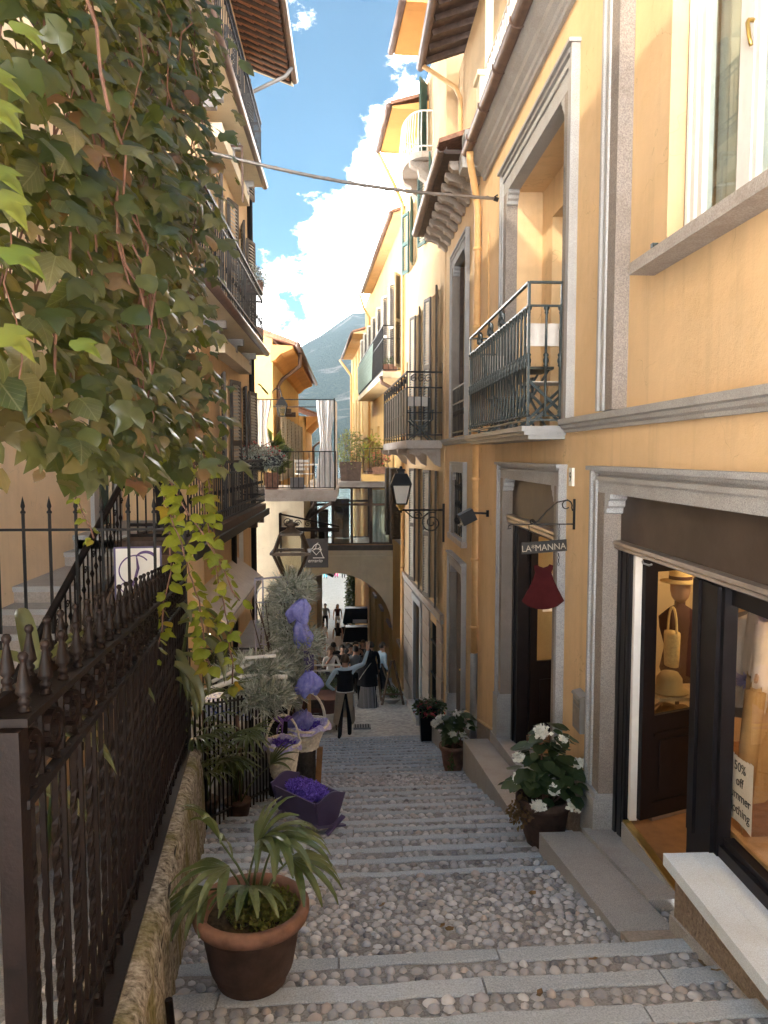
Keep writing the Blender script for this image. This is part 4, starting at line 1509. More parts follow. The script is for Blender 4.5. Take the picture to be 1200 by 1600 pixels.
for k in range(6):
    p = Vector(A).lerp(Vector(B), k / 5)
    mb.bar((p.x, p.y, .34), (p.x, p.y, 1.5 if k not in (0, 5) else 2.05), .026)
    if k in (2, 3, 4):
        mb.tube(scroll((p.x, p.y, 1.70), (1, 0, 0), (0, 0, 1), .09, 1.3, 1, 12), .01, 4)
part(mb, 'rail', 'iron', R3, sub=bl)
for k in range(10):
    p, q_ = Vector(B).lerp(Vector(C_), (k + .04) / 10), Vector(B).lerp(Vector(C_), (k + .96) / 10)
    mb = MB()
    for z0, z1 in ((.50, .93), (.97, 1.48)):
        for i in range(5):
            s0, s1 = p.lerp(q_, i / 5), p.lerp(q_, (i + .9) / 5)
            mb.hexa((s0.x, s0.y, z0), (s1.x, s1.y, z0), (s1.x + .012, s1.y, z0), (s0.x + .012, s0.y, z0), (s0.x, s0.y, z1), (s1.x, s1.y, z1), (s1.x + .012, s1.y, z1), (s0.x + .012, s0.y, z1))
    part(mb, 'rail_panel', 'shut', R3, sub=bl)
for u in (.45, 2.4, 4.3, 6.0):
    mb = MB()
    prof = [(0, .16), (-.74, .16), (-.72, .05), (-.5, .0), (-.42, .06), (-.30, .02), (-.12, -.20), (0, -.26)]
    n = len(prof)
    vs = [F3(u, t_, z) for t_, z in prof] + [F3(u + .16, t_, z) for t_, z in prof]
    mb.add(vs, [tuple(range(n)), tuple(range(2 * n - 1, n - 1, -1))] + [(i, n + i, n + (i + 1) % n, (i + 1) % n) for i in range(n)])
    part(mb, 'console', 'sill', R3)
# high rounded balcony
hb = MB()
ctr = Vector(F3(2.7, 0, 0))
arc = [F3(2.7 - 1.0 * cos(a), -.58 * sin(a) ** .6, 0) for a in [pi * i / 12 for i in range(13)]]
hb.add([(p[0], p[1], 7.0) for p in arc] + [(p[0], p[1], 7.14) for p in arc], [tuple(range(13)), tuple(range(25, 12, -1))] + [(i, i + 1, 14 + i, 13 + i) for i in range(12)] + [(12, 0, 13, 25)])
hbo = part(hb, 'balcony', 'rustic', R3)
mb = MB()
for z in (7.25, 8.05):
    mb.tube([(p[0], p[1], z) for p in arc], .022, 5)
for i in range(12):
    for f in (0, .5):
        p = Vector(arc[i]).lerp(Vector(arc[i + 1]), f)
        q_ = p + (p - ctr) * .10
        mb.tube([(p.x, p.y, 7.14), (q_.x, q_.y, 7.5), (p.x, p.y, 8.05)], .013, 4)
part(mb, 'rail', 'white_iron', R3, sub=hbo)
for u in (2.0, 3.2):
    mb = MB()
    prof = [(0, 7.0), (-.5, 7.0), (-.48, 6.9), (-.3, 6.82), (-.26, 6.65), (-.12, 6.55), (-.08, 6.35), (0, 6.3)]
    n = len(prof)
    vs = [F3(u, t_, z) for t_, z in prof] + [F3(u + .2, t_, z) for t_, z in prof]
    mb.add(vs, [tuple(range(n)), tuple(range(2 * n - 1, n - 1, -1))] + [(i, n + i, n + (i + 1) % n, (i + 1) % n) for i in range(n)])
    part(mb, 'console', 'rustic', R3)


def eave(root, F, u0, u1, over, z, rise=.25, back=5.0, soff='soffit', thick=.06, gut=True, flat=True):
    mb = MB()
    mb.hexa(F(u0, -over, z), F(u1, -over, z), F(u1, .05, z + .0), F(u0, .05, z + .0), F(u0, -over, z + thick), F(u1, -over, z + thick), F(u1, .05, z + thick + rise * .6), F(u0, .05, z + thick + rise * .6))
    part(mb, 'soffit', soff, root)
    mb = MB()
    mb.hexa(F(u0 - .05, -over - .05, z + thick + .01), F(u1 + .05, -over - .05, z + thick + .01), F(u1 + .05, back, z + back * .36), F(u0 - .05, back, z + back * .36),
            F(u0 - .05, -over - .05, z + thick + .09), F(u1 + .05, -over - .05, z + thick + .09), F(u1 + .05, back, z + back * .36 + .09), F(u0 - .05, back, z + back * .36 + .09))
    part(mb, 'tiled_roof', 'tile', root)
    if gut:
        part(MB().tube([F(u0, -over - .08, z + .05), F(u1, -over - .08, z + .05)], .08, 8), 'gutter', 'copper', root, True)


eave(R3, F3, -.5, 1.6, .92, 9.2)
eave(R3, F3, 2.6, 5.4, .85, 8.45)
part(MB().tube([F3(5.3, -.92, 8.4), F3(5.6, -.5, 7.8), F3(6.35, -.1, 7.4), F3(6.42, -.08, 7.2), F3(6.42, -.08, -3.4)], .055, 8), 'downpipe', 'pipe', R3, True)
part(MB().tube([F3(6.42, -.08, -3.4), F3(6.42, -.08, -7.2)], .058, 8), 'downpipe_foot', 'pipe', R3, True)

R4 = thing('balcony_house', 'ochre house beyond the drainpipe with long iron balcony and pale shutters', 'house', (1.2, 30, ground(30)))
D4 = (-.06, 1)
O4 = (1.72, 23.4)
F4 = frame(O4, D4)
mb = MB()
up4 = [(.9 + 2.05 * i, 1.75 + 2.05 * i) for i in range(7)]
lo4 = [(.6, 1.35), (3.6, 4.5), (6.4, 7.3), (9.2, 10.1), (12, 12.9)]
holes = [(a, b_, 2.75, 5.6) for a, b_ in up4] + [(a, b_, -2.6, -.4) for a, b_ in ((.5, 1.1), (1.9, 2.5))] + [(a, b_, -12, -6.1) for a, b_ in lo4] + [(a, b_, -1.2, 1.2) for a, b_ in ((5, 5.8), (8, 8.8), (11, 11.8))]
facade(mb, O4, D4, 15, -12, 7.4, holes, .25, None, False)
a_, b_2 = F4(0, 0, 0), F4(15, 0, 0)
mb.quad((a_[0], a_[1], -12), (9, a_[1], -12), (9, a_[1], 7.4), (a_[0], a_[1], 7.4))
mb.quad((b_2[0], b_2[1], -12), (9, b_2[1], -12), (9, b_2[1], 7.4), (b_2[0], b_2[1], 7.4))
mb.quad((9, a_[1], -12), (9, b_2[1], -12), (9, b_2[1], 7.4), (9, a_[1], 7.4))
part(mb, 'wall', 'yellow', R4)
part(fbox(MB(), F4, .1, 14.9, .27, .35, -11, 7.3), 'dark_room_sheet', 'room_shade', R4)
for a, b_ in up4:
    shutter(R4, F4, a, 2.75, 5.6, .45, -1, 'shutl', 'shut', ang=30)
    shutter(R4, F4, b_, 2.75, 5.6, .45, 1, 'shutl', 'shut', ang=30)
for a, b_ in ((.5, 1.1), (1.9, 2.5)):
    shutter(R4, F4, a, -2.6, -.4, .42, -1, 'shut', ang=60)
    shutter(R4, F4, b_, -2.6, -.4, .42, 1, 'shut', ang=40)
part(fbox(MB(), F4, .1, 3.0, -.12, 0, -2.78, -2.62), 'window_sill', 'sill', R4)
for a, b_ in lo4:
    part(fbox(MB(), F4, a + .02, b_ - .02, .12, .18, -11.5, -6.12), 'door', 'wood', R4)
    part(fbox(MB(), F4, a - .1, b_ + .1, -.10, .0, -6.1, -6.0), 'awning_bar', 'sill', R4)
bl = part(MB().hexa(F4(.6, -.65, 2.40), F4(11.0, -.65, 2.40), F4(11.0, 0, 2.40), F4(.6, 0, 2.40), F4(.6, -.65, 2.6), F4(11.0, -.65, 2.6), F4(11.0, 0, 2.6), F4(.6, 0, 2.6)), 'balcony', 'cream', R4)
railing(R4, [F4(.62, 0, 0), F4(.62, -.62, 0), F4(10.95, -.62, 0), F4(10.95, 0, 0)], 2.66, 4.0, 'iron', .14, .009, [3.6], bl)
mb = MB()
for i in range(56):
    u = 4.2 + .12 * i
    for du in (-.5, .5):
        mb.bar(F4(u, -.66, 2.7), F4(u + du, -.66, 3.9), .012)
tag(part(mb, 'lattice_screen', simple('green_mesh', (.27, .34, .30), .8), R4, sub=bl), kind='stuff')
part(MB().tube([F4(.62, -.7, 2.45), F4(.6, -.66, 2.25), F4(.58, -.3, 2.05), F4(.56, -.06, 2.0)], .06, 8), 'drain_spout', 'copper', R4, True)
eave(R4, F4, .2, 11.5, .36, 7.2, soff='ochre')
part(MB().tube([F4(11.4, -.55, 7.15), F4(11.9, -.3, 6.6), F4(12.2, -.06, 6.3), F4(12.2, -.06, -6)], .06, 8), 'downpipe', 'pipe', R4, True)
fp = thing('flower_pot', 'terracotta trough of flowers on the long iron balcony', 'flower pot', F4(.9, -.38, 2.6))
MB().hexa((-.2, -.12, 0), (.2, -.12, 0), (.2, .12, 0), (-.2, .12, 0), (-.24, -.15, .24), (.24, -.15, .24), (.24, .15, .24), (-.24, .15, .24)).build('trough', 'terra', fp)


def leafcloud(mb, c, rx, ry, rz_, n, s, seed=0, droop=.3, shape=1.7):
    r = random.Random(seed)
    for i in range(n):
        while True:
            p = Vector((r.uniform(-1, 1), r.uniform(-1, 1), r.uniform(-1, 1)))
            if .25 < p.length < 1:
                break
        p = Vector((c[0] + p.x * rx, c[1] + p.y * ry, c[2] + p.z * rz_))
        d = Vector((r.uniform(-1, 1), r.uniform(-1, 1), r.uniform(-1, .7) - droop)).normalized()
        u = d.cross(Vector((r.uniform(-1, 1), r.uniform(-1, 1), 1))).normalized()
        l = s * r.uniform(.6, 1.3)
        w = l / shape * .5
        m = d * l * .5
        nn = d.cross(u) * l * .12
        mb.add([p, p + m + u * w + nn, p + d * l, p + m - u * w + nn], ((0, 1, 2), (0, 2, 3)))
    return mb


tag(leafcloud(MB(), (0, 0, .36), .26, .16, .14, 160, .07, 3).build('leaves', 'bush', fp), kind='stuff')

R5 = thing('far_house', 'far ochre house with grey gutter at the waterfront end of the lane', 'house', (0, 43, ground(43)))
F5 = frame((.83, 38.42), (-.06, 1))
mb = MB()
facade(mb, (.83, 38.42), (-.06, 1), 11, -12, 6.1, [(1.5 + 2.4 * i, 2.3 + 2.4 * i, z, z + 2) for i in range(4) for z in (-2, 1.2, 3.8)], .25, None, False)
a_, b_2 = F5(0, 0, 0), F5(11, 0, 0)
mb.quad((a_[0], a_[1], -12), (8, a_[1], -12), (8, a_[1], 6.1), (a_[0], a_[1], 6.1))
mb.quad((b_2[0], b_2[1], -12), (8, b_2[1], -12), (8, b_2[1], 6.1), (b_2[0], b_2[1], 6.1))
part(mb, 'wall', 'yellow', R5)
part(fbox(MB(), F5, .1, 10.9, .27, .35, -12, 6), 'dark_room_sheet', 'room_shade', R5)
eave(R5, F5, -.3, 10, .6, 5.95, soff='ochre')
part(MB().tube([F5(9.8, -.8, 5.9), F5(10.2, -.3, 5.3), F5(10.4, -.06, 5.0), F5(10.4, -.06, -8)], .07, 8), 'downpipe', 'pipe', R5, True)

# ------------------------------------------------------------------ passage over the lane
B1 = thing('bridge_passage', 'enclosed passage with brown framed windows bridging the lane over an arch', 'bridge', (.2, 27.5, ground(27.5)))
mb = MB()
YB0, YB1 = 26.7, 29.0
XL, XR = -1.35, 1.52
poly = []
for i in range(21):
    a = pi * i / 20
    x = -.55 + 2.05 * cos(a)
    z = -6.15 + 2.05 * sin(a)
    if x >= XL:
        poly.append((x, z))
zl = -6.15 + 2.05 * sqrt(max(0, 1 - ((XL + .55) / 2.05) ** 2))
front = [(XR, -6.15)] + poly + [(XL, zl)]
n = len(front)
for i in range(n - 1):
    (xa, za), (xb, zb2) = front[i], front[i + 1]
    for y in (YB0, YB1):
        mb.quad((xa, y, za), (xb, y, zb2), (xb, y, -3.30), (xa, y, -3.30))
    mb.quad((xa, YB0, za), (xb, YB0, zb2), (xb, YB1, zb2), (xa, YB1, za))
part(mb, 'arch_wall', 'cream', B1)
part(MB().box(XL, XR, 26.62, 26.70, -3.62, -3.53).box(XL, XR, 26.56, 26.70, -3.53, -3.49), 'string_moulding', 'cream', B1)
part(MB().box(XL, XR, 26.58, YB1, -3.29, -3.12), 'window_sill', 'shut', B1)
part(MB().box(XL, XR, YB0, YB1, -3.12, -3.08), 'passage_floor', 'parquet', B1)
part(MB().box(XL, XR + .05, 26.4, 29.2, -1.08, -.92).box(XL, XR + .05, 26.3, 29.3, -.92, -.86), 'roof_slab', 'sill', B1)
for y in (26.72, 28.9):
    mb = MB()
    for x0, x1 in ((-1.35, -1.20), (-.62, -.52), (.05, .13), (.70, .80), (1.40, 1.50)):
        mb.box(x0, x1, y, y + .08, -3.12, -1.08)
    mb.box(-1.20, 1.40, y + .005, y + .075, -3.12, -3.05)
    mb.box(-1.20, 1.40, y + .005, y + .075, -1.74, -1.66)
    mb.box(-1.20, 1.40, y + .005, y + .075, -1.15, -1.08)
    wf = part(mb, 'window_frame', 'wood', B1)
for x0, x1 in ((-1.20, -.62), (-.52, .05), (.13, .70), (.80, 1.40)):
    for z0, z1 in ((-3.05, -1.74), (-1.66, -1.15)):
        part(MB().box(x0, x1, 26.75, 26.758, z0, z1), 'pane', 'glass', B1, sub=wf)
mb = MB()
curtain(mb, 27.0, .82, 1.4, -3.05, -1.2, .03, 4, 24, 'x')
part(mb, 'curtain', 'curtain', B1, True)
mb = MB().box(-1.1, -.75, 27.2, 27.5, -3.05, -1.9).box(-.62, .0, 28.4, 28.7, -3.05, -1.6)
part(mb, 'cupboard', 'wood', B1)
# ------------------------------------------------------------------ left: houses
L1 = thing('stair_house', 'ochre house with outside stone stair and green door, behind the creeper', 'house', (-3.3, 5, ground(5)))
mb = MB()
FL1 = lambda y: y + 5
facade(mb, (-3.3, -5), (0, 1), 16.4, -6, 8.2, [(FL1(10.15), FL1(10.95), -.95, 1.1), (FL1(4.0), FL1(5.0), 1.2, 3.0), (FL1(7.0), FL1(8.0), 1.2, 3.0)], .25, (-1, 0, 0), False)
mb.quad((-9, -5, -6), (-3.3, -5, -6), (-3.3, -5, 8.2), (-9, -5, 8.2))
mb.quad((-9, 11.4, -6), (-3.3, 11.4, -6), (-3.3, 11.4, 8.2), (-9, 11.4, 8.2))
mb.quad((-9, -5, -6), (-9, 11.4, -6), (-9, 11.4, 8.2), (-9, -5, 8.2))
part(mb, 'wall', 'peach', L1)
part(MB().box(-3.62, -3.55, -4, 11.3, -5, 8), 'dark_room_sheet', 'room_shade', L1)
part(MB().box(-3.42, -3.38, 10.15, 10.95, -.95, 1.1), 'door', 'shutg', L1)
mb = MB().box(-3.33, -3.25, 9.95, 10.15, -.95, 1.3).box(-3.33, -3.25, 10.95, 11.15, -.95, 1.3).box(-3.33, -3.251, 10.15, 10.95, 1.1, 1.3)
part(mb, 'door_surround', 'granite_l', L1)
mb = MB()
mb.hexa((-2.45, -5.2, 8.15), (-2.45, 11.6, 8.15), (-9, 11.6, 10.3), (-9, -5.2, 10.3), (-2.45, -5.2, 8.27), (-2.45, 11.6, 8.27), (-9, 11.6, 10.42), (-9, -5.2, 10.42))
part(mb, 'tiled_roof', 'tile', L1)
part(MB().box(-3.3, -2.5, -5.1, 11.5, 8.05, 8.13), 'soffit', 'wood', L1)

st = tag(thing('side_stair', 'stone side stair climbing beside the ochre wall to the terrace', 'stair', (-2.9, 7, -2)), kind='structure')
ys_, z = [4.6, 4.95, 5.3, 5.65, 6.0, 6.35, 6.7, 7.0, 7.33, 7.63, 9.0, 9.3], None
for k in range(len(ys_)):
    y0 = ys_[k]
    y1 = ys_[k + 1] if k + 1 < len(ys_) else 11.5
    zt = -.95 - .165 * (len(ys_) - 1 - k)
    part(MB().box(-3.298, -2.52, y0 - .03, y1, zt - .055, zt), 'tread', 'granite_l', st)
    part(MB().box(-3.297, -2.53, y0, y1 + .01, zt - .6, zt - .055), 'riser_block', 'rustic', st)
part(MB().box(-3.3, -2.5, 4.4, 6.2, -4, -2.85).box(-2.52, -2.45, 4.5, 9.3, -4, -2.95), 'stair_base', 'rustic', st)
sr = thing('stair_railing', 'brown iron railing with twisted bars up the side stair', 'railing', (-2.52, 7, -1.9))
mb = MB()
P0, P1, P2, P3 = Vector((-2.5, 5.6, -1.74)), Vector((-2.5, 8.5, -.34)), Vector((-2.28, 8.62, -.27)), Vector((-1.74, 8.62, -.10))
mb.tube([P0, P1, P2], .034, 8)
part(mb, 'handrail', 'iron_brown', sr, True)
mb = MB()
for i in range(25):
    t_ = i / 24
    p = P0.lerp(P1, t_)
    mb.bar(p, p - Vector((0, 0, .82)), .014)
    mb.tube([p - Vector((0, 0, .30)), p - Vector((0, 0, .34)), p - Vector((0, 0, .38))], [.008, .024, .008], 5)
    if i % 2 == 0:
        mb.tube(scroll(p - Vector((0, -.05, .16)), (0, 1, 0), (0, 0, 1), .045, 1.3, 0, 10), .006, 4)
mb.bar(P0 - Vector((0, 0, .82)), P1 - Vector((0, 0, .82)), .025)
part(mb, 'bars', 'iron_brown', sr)

L2 = thing('gallery_house', 'tall ochre house with stacked iron balconies and tiled roof overhang', 'house', (-2.15, 14, ground(14)))
mb = MB()
Y2a, Y2b = 11.4, 17.0
hw = [(13.0, 13.9), (15.6, 16.4)]
facade(mb, (-2.15, Y2a), (0, 1), Y2b - Y2a, -7, 8.6, [(a - Y2a, b_ - Y2a, z0, z1) for a, b_ in hw for z0, z1 in ((-.9, 1.35), (2.2, 4.5), (5.35, 7.4))] + [(15.0 - Y2a, 15.7 - Y2a, -2.4, -1.5), (12.2 - Y2a, 13.6 - Y2a, -6, -2.6), (14.2 - Y2a, 14.9 - Y2a, -6.5, -2.9)], .25, (-1, 0, 0), False)
for y in (Y2a, Y2b):
    mb.quad((-8, y, -7), (-2.15, y, -7), (-2.15, y, 8.6), (-8, y, 8.6))
mb.quad((-8, Y2a, -7), (-8, Y2b, -7), (-8, Y2b, 8.6), (-8, Y2a, 8.6))
part(mb, 'wall', 'ochre', L2)
part(MB().box(-2.5, -2.42, 11.5, 16.9, -6.9, 8.5), 'dark_room_sheet', 'room_shade', L2)
FL = lambda u, t_, z: (-2.15 - t_, Y2a + u, z)
for a, b_ in hw:
    for z0, z1 in ((-.9, 1.35), (2.2, 4.5), (5.35, 7.4)):
        shutter(L2, FL, a - Y2a, z0, z1, .44, -1, 'shut', 'shutl', ang=14)
        shutter(L2, FL, b_ - Y2a, z0, z1, .44, 1, 'shut', 'shutl', ang=14)
part(MB().box(-2.2, -2.16, 15.0, 15.7, -2.4, -2.34).box(-2.2, -2.16, 15.0, 15.7, -1.56, -1.5).box(-2.2, -2.16, 15.0, 15.06, -2.34, -1.56).box(-2.2, -2.16, 15.64, 15.7, -2.34, -1.56).box(-2.2, -2.16, 15.32, 15.38, -2.34, -1.56), 'window', 'white', L2)
part(MB().box(-2.15, -2.05, 14.95, 15.75, -2.46, -2.40), 'window_sill', 'sill', L2)
part(MB().tube([(-2.10, 16.9, 7.9), (-2.10, 16.9, -6.2)], .065, 8), 'downpipe', 'iron', L2, True)
part(MB().tube([(-2.10, 14.05, -1.2), (-2.10, 14.05, -5.5)], .05, 8), 'downpipe', 'iron', L2, True)
for lev, z, xo, ya, yb in (('upper', 5.36, -1.66, 6.5, 15.5), ('middle', 2.12, -1.66, 9.0, 15.5), ('lower', -.95, -1.66, 8.62, 15.4)):
    mb = MB()
    xi = -2.15 if lev != 'lower' else -2.6
    if lev == 'lower':
        mb.hexa((xi, ya, z - .16), (-1.78, ya, z - .16), (xo, yb, z - .16), (xi, yb, z - .16), (xi, ya, z), (-1.78, ya, z), (xo, yb, z), (xi, yb, z))
    else:
        mb.box(-3.3 if ya < 11 else xi, xo, ya, yb, z - .14, z)
    bl = part(mb, 'balcony', 'cream' if lev != 'lower' else 'wood', L2)
    if lev != 'lower':
        part(MB().tube([(xo + .03, ya, z - .09), (xo + .03, yb + .1, z - .09)], .065, 8), 'slab_gutter', 'copper', L2, True, sub=bl)
        for y in (9.6, 11.6, 13.4, 15.2):
            part(MB().box(-2.15, -1.9, y - .07, y + .07, z - .36, z - .142).box(-2.15, -1.8, y - .06, y + .06, z - .25, z - .141), 'corbel', 'granite_l', L2, sub=bl)
        part(MB().box(-2.15, -1.92, 12.2, 15.45, z - .52, z - .30), 'soffit_beam', 'cream', L2, sub=bl)
    x_a = -1.80 if lev == 'lower' else xo - .03
    rl = railing(L2, [(x_a, ya + .05, 0), (xo - .03, yb - .03, 0), (-2.13, yb - .03, 0)], z + .06, z + (.86 if lev == 'lower' else 1.05), 'iron', .15, .007, [z + (.70 if lev == 'lower' else .9), z + .18], bl, top=.04)
    mb = MB()
    k = 0
    y = ya + .1
    while y < yb - .1:
        xx = x_a + (xo - .03 - x_a) * (y - ya) / (yb - ya)
        mb.tube(scroll((xx, y + .05, z + (.78 if lev == 'lower' else .975)), (0, 1, 0), (0, 0, 1), .045, 1.2, 0, 8), .006, 3)
        mb.tube([(xx, y + .05, z + .40), (xx, y + .05, z + .44), (xx, y + .05, z + .48)], [.005, .022, .005], 4)
        y += .30
    tag(part(mb, 'rail_scrolls', 'iron', L2, sub=bl), kind='stuff')
    if lev == 'lower':
        part(MB().hexa((-1.74, 8.6, z - .22), (-1.70, 8.6, z - .22), (-1.60, 15.5, z - .22), (-1.64, 15.5, z - .22), (-1.74, 8.6, z - .10), (-1.70, 8.6, z - .10), (-1.60, 15.5, z - .10), (-1.64, 15.5, z - .10)), 'edge_beam', 'iron', L2, sub=bl)
        railing(L2, [(-2.45, 8.65, 0), (-1.80, 8.65, 0)], z + .06, z + .84, 'iron_brown', .085, .008, [z + .68, z + .18], bl, top=.05)
for y in (14.3, 15.35):
    part(MB().box(-2.15, -1.7, y - .06, y + .06, -1.33, -1.115), 'joist', 'wood', L2)
part(MB().box(-3.28, -2.6, 9.3, 17, -1.12, -.955), 'terrace_slab', 'granite', L2)
# tiled roof overhang seen from below
ZE, XE = 8.0, -1.18
rise = .36
RZ = lambda x: ZE + (XE - x) * rise
mb = MB()
mb.hexa((XE, 9.0, ZE + .10), (XE, 17.35, ZE + .10), (-6, 17.35, RZ(-6) + .10), (-6, 9.0, RZ(-6) + .10), (XE, 9.0, ZE + .16), (XE, 17.35, ZE + .16), (-6, 17.35, RZ(-6) + .16), (-6, 9.0, RZ(-6) + .16))
part(mb, 'roof_deck', 'wood', L2)
tm = bpy.data.meshes.new('roof_tile')
mbt = MB()
for i in range(6):
    a0, a1 = pi * i / 6, pi * (i + 1) / 6
    r0, r1 = .085, .075
    mbt.quad((0, r0 * cos(a0), -r0 * sin(a0)), (0, r0 * cos(a1), -r0 * sin(a1)), (-.34, r1 * cos(a1), -r1 * sin(a1) + .02), (-.34, r1 * cos(a0), -r1 * sin(a0) + .02))
    mbt.quad((0, r0 * cos(a0), -r0 * sin(a0)), (0, (r0 - .016) * cos(a0), -(r0 - .016) * sin(a0)), (0, (r0 - .016) * cos(a1), -(r0 - .016) * sin(a1)), (0, r0 * cos(a1), -r0 * sin(a1)))
tm.from_pydata(mbt.v, [], mbt.f)
tm.materials.append(M['tile'])
inv = p_world(L2).inverted()
for r in range(12):
    y = 17.2 - .26 * r
    for k in range(5):
        x = XE - .05 - .27 * k
        o = link('roof_tile', tm, L2)
        o.matrix_parent_inverse = inv
        o.location = (x, y, RZ(x) + .09)
        o.rotation_euler = (0, atan2(rise, 1), 0)
for r in range(12):
    y = 17.33 - .26 * r
    part(MB().bar((XE - .05, y, ZE + .06), (-2.6, y, RZ(-2.6) + .06), .06, .09), 'rafter', 'wood', L2)
part(MB().tube([(XE + .03, 9, ZE + .12), (XE + .03, 17.4, ZE + .12)], .075, 8), 'eave_gutter', 'copper', L2, True)
part(MB().hexa((XE + .0, 17.36, ZE + .0), (XE, 17.42, ZE), (-3.5, 17.42, RZ(-3.5)), (-3.5, 17.36, RZ(-3.5)), (XE, 17.36, ZE + .2), (XE, 17.42, ZE + .2), (-3.5, 17.42, RZ(-3.5) + .2), (-3.5, 17.36, RZ(-3.5) + .2)), 'barge_board', 'cream', L2)
part(MB().tube([(XE + .02, 16.7, ZE + .06), (XE - .12, 16.7, ZE - .12), (-1.95, 16.8, 7.62), (-2.10, 16.85, 7.55), (-2.10, 16.9, 7.4)], .042, 8), 'gutter_arm', 'zinc', L2, True)
part(MB().tube([(-1.75, 13.2, 4.2), (-1.75, 13.2, 5.1)], .02, 5).tube([(-2.1, 13.2, 5.1), (-1.75, 13.2, 5.1)], .02, 5), 'bracket_pipe', 'copper', L2)

LX = thing('shade_block', 'unseen ochre block added behind the gallery house to shade the lane fronts', 'house', (-3.7, 20, ground(20)))  # added out of view; height and low wing set by where its shadow falls
part(MB().box(-5.2, -3.9, 17.05, 19.3, -9, 8.4).box(-5.2, -3.9, 19.3, 21.4, -9, 1.7), 'wall', 'ochre3', LX)
part(MB().hexa((-5.4, 17.0, 8.4), (-3.7, 17.0, 8.4), (-3.7, 19.5, 8.4), (-5.4, 19.5, 8.4), (-4.7, 17.0, 8.9), (-4.5, 17.0, 8.9), (-4.5, 19.5, 8.9), (-4.7, 19.5, 8.9)), 'tiled_roof', 'tile', LX)
# striped awning over the small terrace
aw = thing('awning', 'beige fabric awning with scalloped valance over the left terrace', 'awning', (-2.15, 11.2, -1.6))
mb = MB().hexa((-2.14, 10.5, -1.92), (-1.68, 10.4, -2.29), (-1.68, 14.6, -2.29), (-2.14, 14.6, -1.92), (-2.14, 10.5, -1.905), (-1.68, 10.4, -2.275), (-1.68, 14.6, -2.275), (-2.14, 14.6, -1.905))
part(mb, 'canopy', 'canvas', aw)
mb = MB()
for i in range(34):
    a, b_ = 10.4 + 4.2 * i / 34, 10.4 + 4.2 * (i + 1) / 34
    mb.add(((-1.675, a, -2.28), (-1.675, b_, -2.28), (-1.675, b_, -2.41), (-1.675, (a + b_) / 2, -2.47), (-1.675, a, -2.41)), ((0, 1, 2, 3, 4),))
part(mb, 'valance', 'canvas', aw)
part(MB().tube([(-1.68, 10.45, -2.3), (-2.12, 10.55, -2.2)], .015, 5).tube([(-1.68, 14.5, -2.3), (-2.12, 14.5, -2.2)], .015, 5).tube([(-1.68, 10.4, -2.3), (-1.68, 14.6, -2.3)], .018, 5), 'awning_arm', 'zinc', aw)

# ------------------------------------------------------------------ terrace house by the bridge and the houses behind
L3 = thing('terrace_house', 'pale ochre house carrying the railed roof terrace, joined to the bridge', 'house', (-2, 24.5, ground(24.5)))
mb = MB().box(-6, -1.36, 23.0, 26.69, -9, -1.34)
part(mb, 'wall', 'cream', L3)
part(MB().box(-3.4, -.34, 22.4, 26.3, -1.22, -1.0).box(-3.35, -.40, 22.46, 26.2, -1.33, -1.22), 'terrace_slab', 'sill', L3)
for x in (-.5, -1.0):
    part(MB().bar((x, 22.6, -1.36), (-1.36, 24.0, -2.0), .07), 'strut', 'wood', L3)
rl = railing(L3, [(-3.3, 22.5, 0), (-.4, 22.5, 0), (-.4, 26.1, 0)], -.93, .12, 'iron', .145, .011, None)
mb = MB()
for x, y in ((-2.83, 22.5), (-.42, 22.5), (-.42, 25.9), (-2.83, 25.9)):
    mb.bar((x, y, -1.0), (x, y, 1.66), .04)
for a, b_ in (((-2.83, 22.5), (-.42, 22.5)), ((-.42, 22.5), (-.42, 25.9)), ((-2.83, 25.9), (-.42, 25.9)), ((-2.83, 22.5), (-2.83, 25.9))):
    mb.bar((a[0], a[1], 1.62), (b_[0], b_[1], 1.62), .03)
part(mb, 'canopy_frame', 'iron', L3)


def hang(mb, x, y, w, z0, z1, axis, pinch=.35, seed=0):
    n, m = 54, 10
    r = random.Random(seed)
    ph = r.uniform(0, 6)
    for i in range(n):
        for j in range(m):
            def p(i, j):
                f = j / m
                ww = w * (1 - pinch * sin(pi * min(1, f * 1.1)) ** 2)
                s = (i / n - .5) * ww
                d = .018 * sin(i * .62 + ph + f * 1.5) + .02 * sin(i * .27 + 2 * ph)
                z = z1 + (z0 - z1) * f
                return (x + s, y + d, z) if axis == 'x' else (x + d, y + s, z)
            mb.quad(p(i, j), p(i + 1, j), p(i + 1, j + 1), p(i, j + 1))
    return mb


for i, (x, y, w, ax, lab) in enumerate(((-2.55, 22.55, .62, 'x', 'off-white curtain tied at the left pole of the roof terrace'), (-.68, 22.55, .55, 'x', 'off-white curtain hanging at the street corner pole of the terrace'), (-.40, 23.4, 1.0, 'y', 'off-white curtain along the lane side of the roof terrace'))):
    o = tag(hang(MB(), x, y, w, -.95 if i else -.1, 1.6, ax, .4, i).build('terrace_curtain', 'curtain', smooth=True), lab, 'curtain', 'curtains on the roof terrace')
ch = thing('garden_chair', 'slatted white garden chair on the railed roof terrace', 'chair', (-1.35, 23.6, -1.0), .4)
mb = MB()
for x in (-.22, .22):
    mb.bar((x, -.2, 0), (x, -.2, .45), .035).bar((x, .2, 0), (x, .25, .9), .035)
mb.build('frame', 'woodl', ch)
for k in range(4):
    MB().box(-.24, .24, -.2 + .11 * k, -.12 + .11 * k, .43, .455).build('seat_slat', 'white', ch)
for k in range(3):
    MB().box(-.24, .24, .225, .245, .55 + .12 * k, .63 + .12 * k).build('back_slat', 'white', ch)
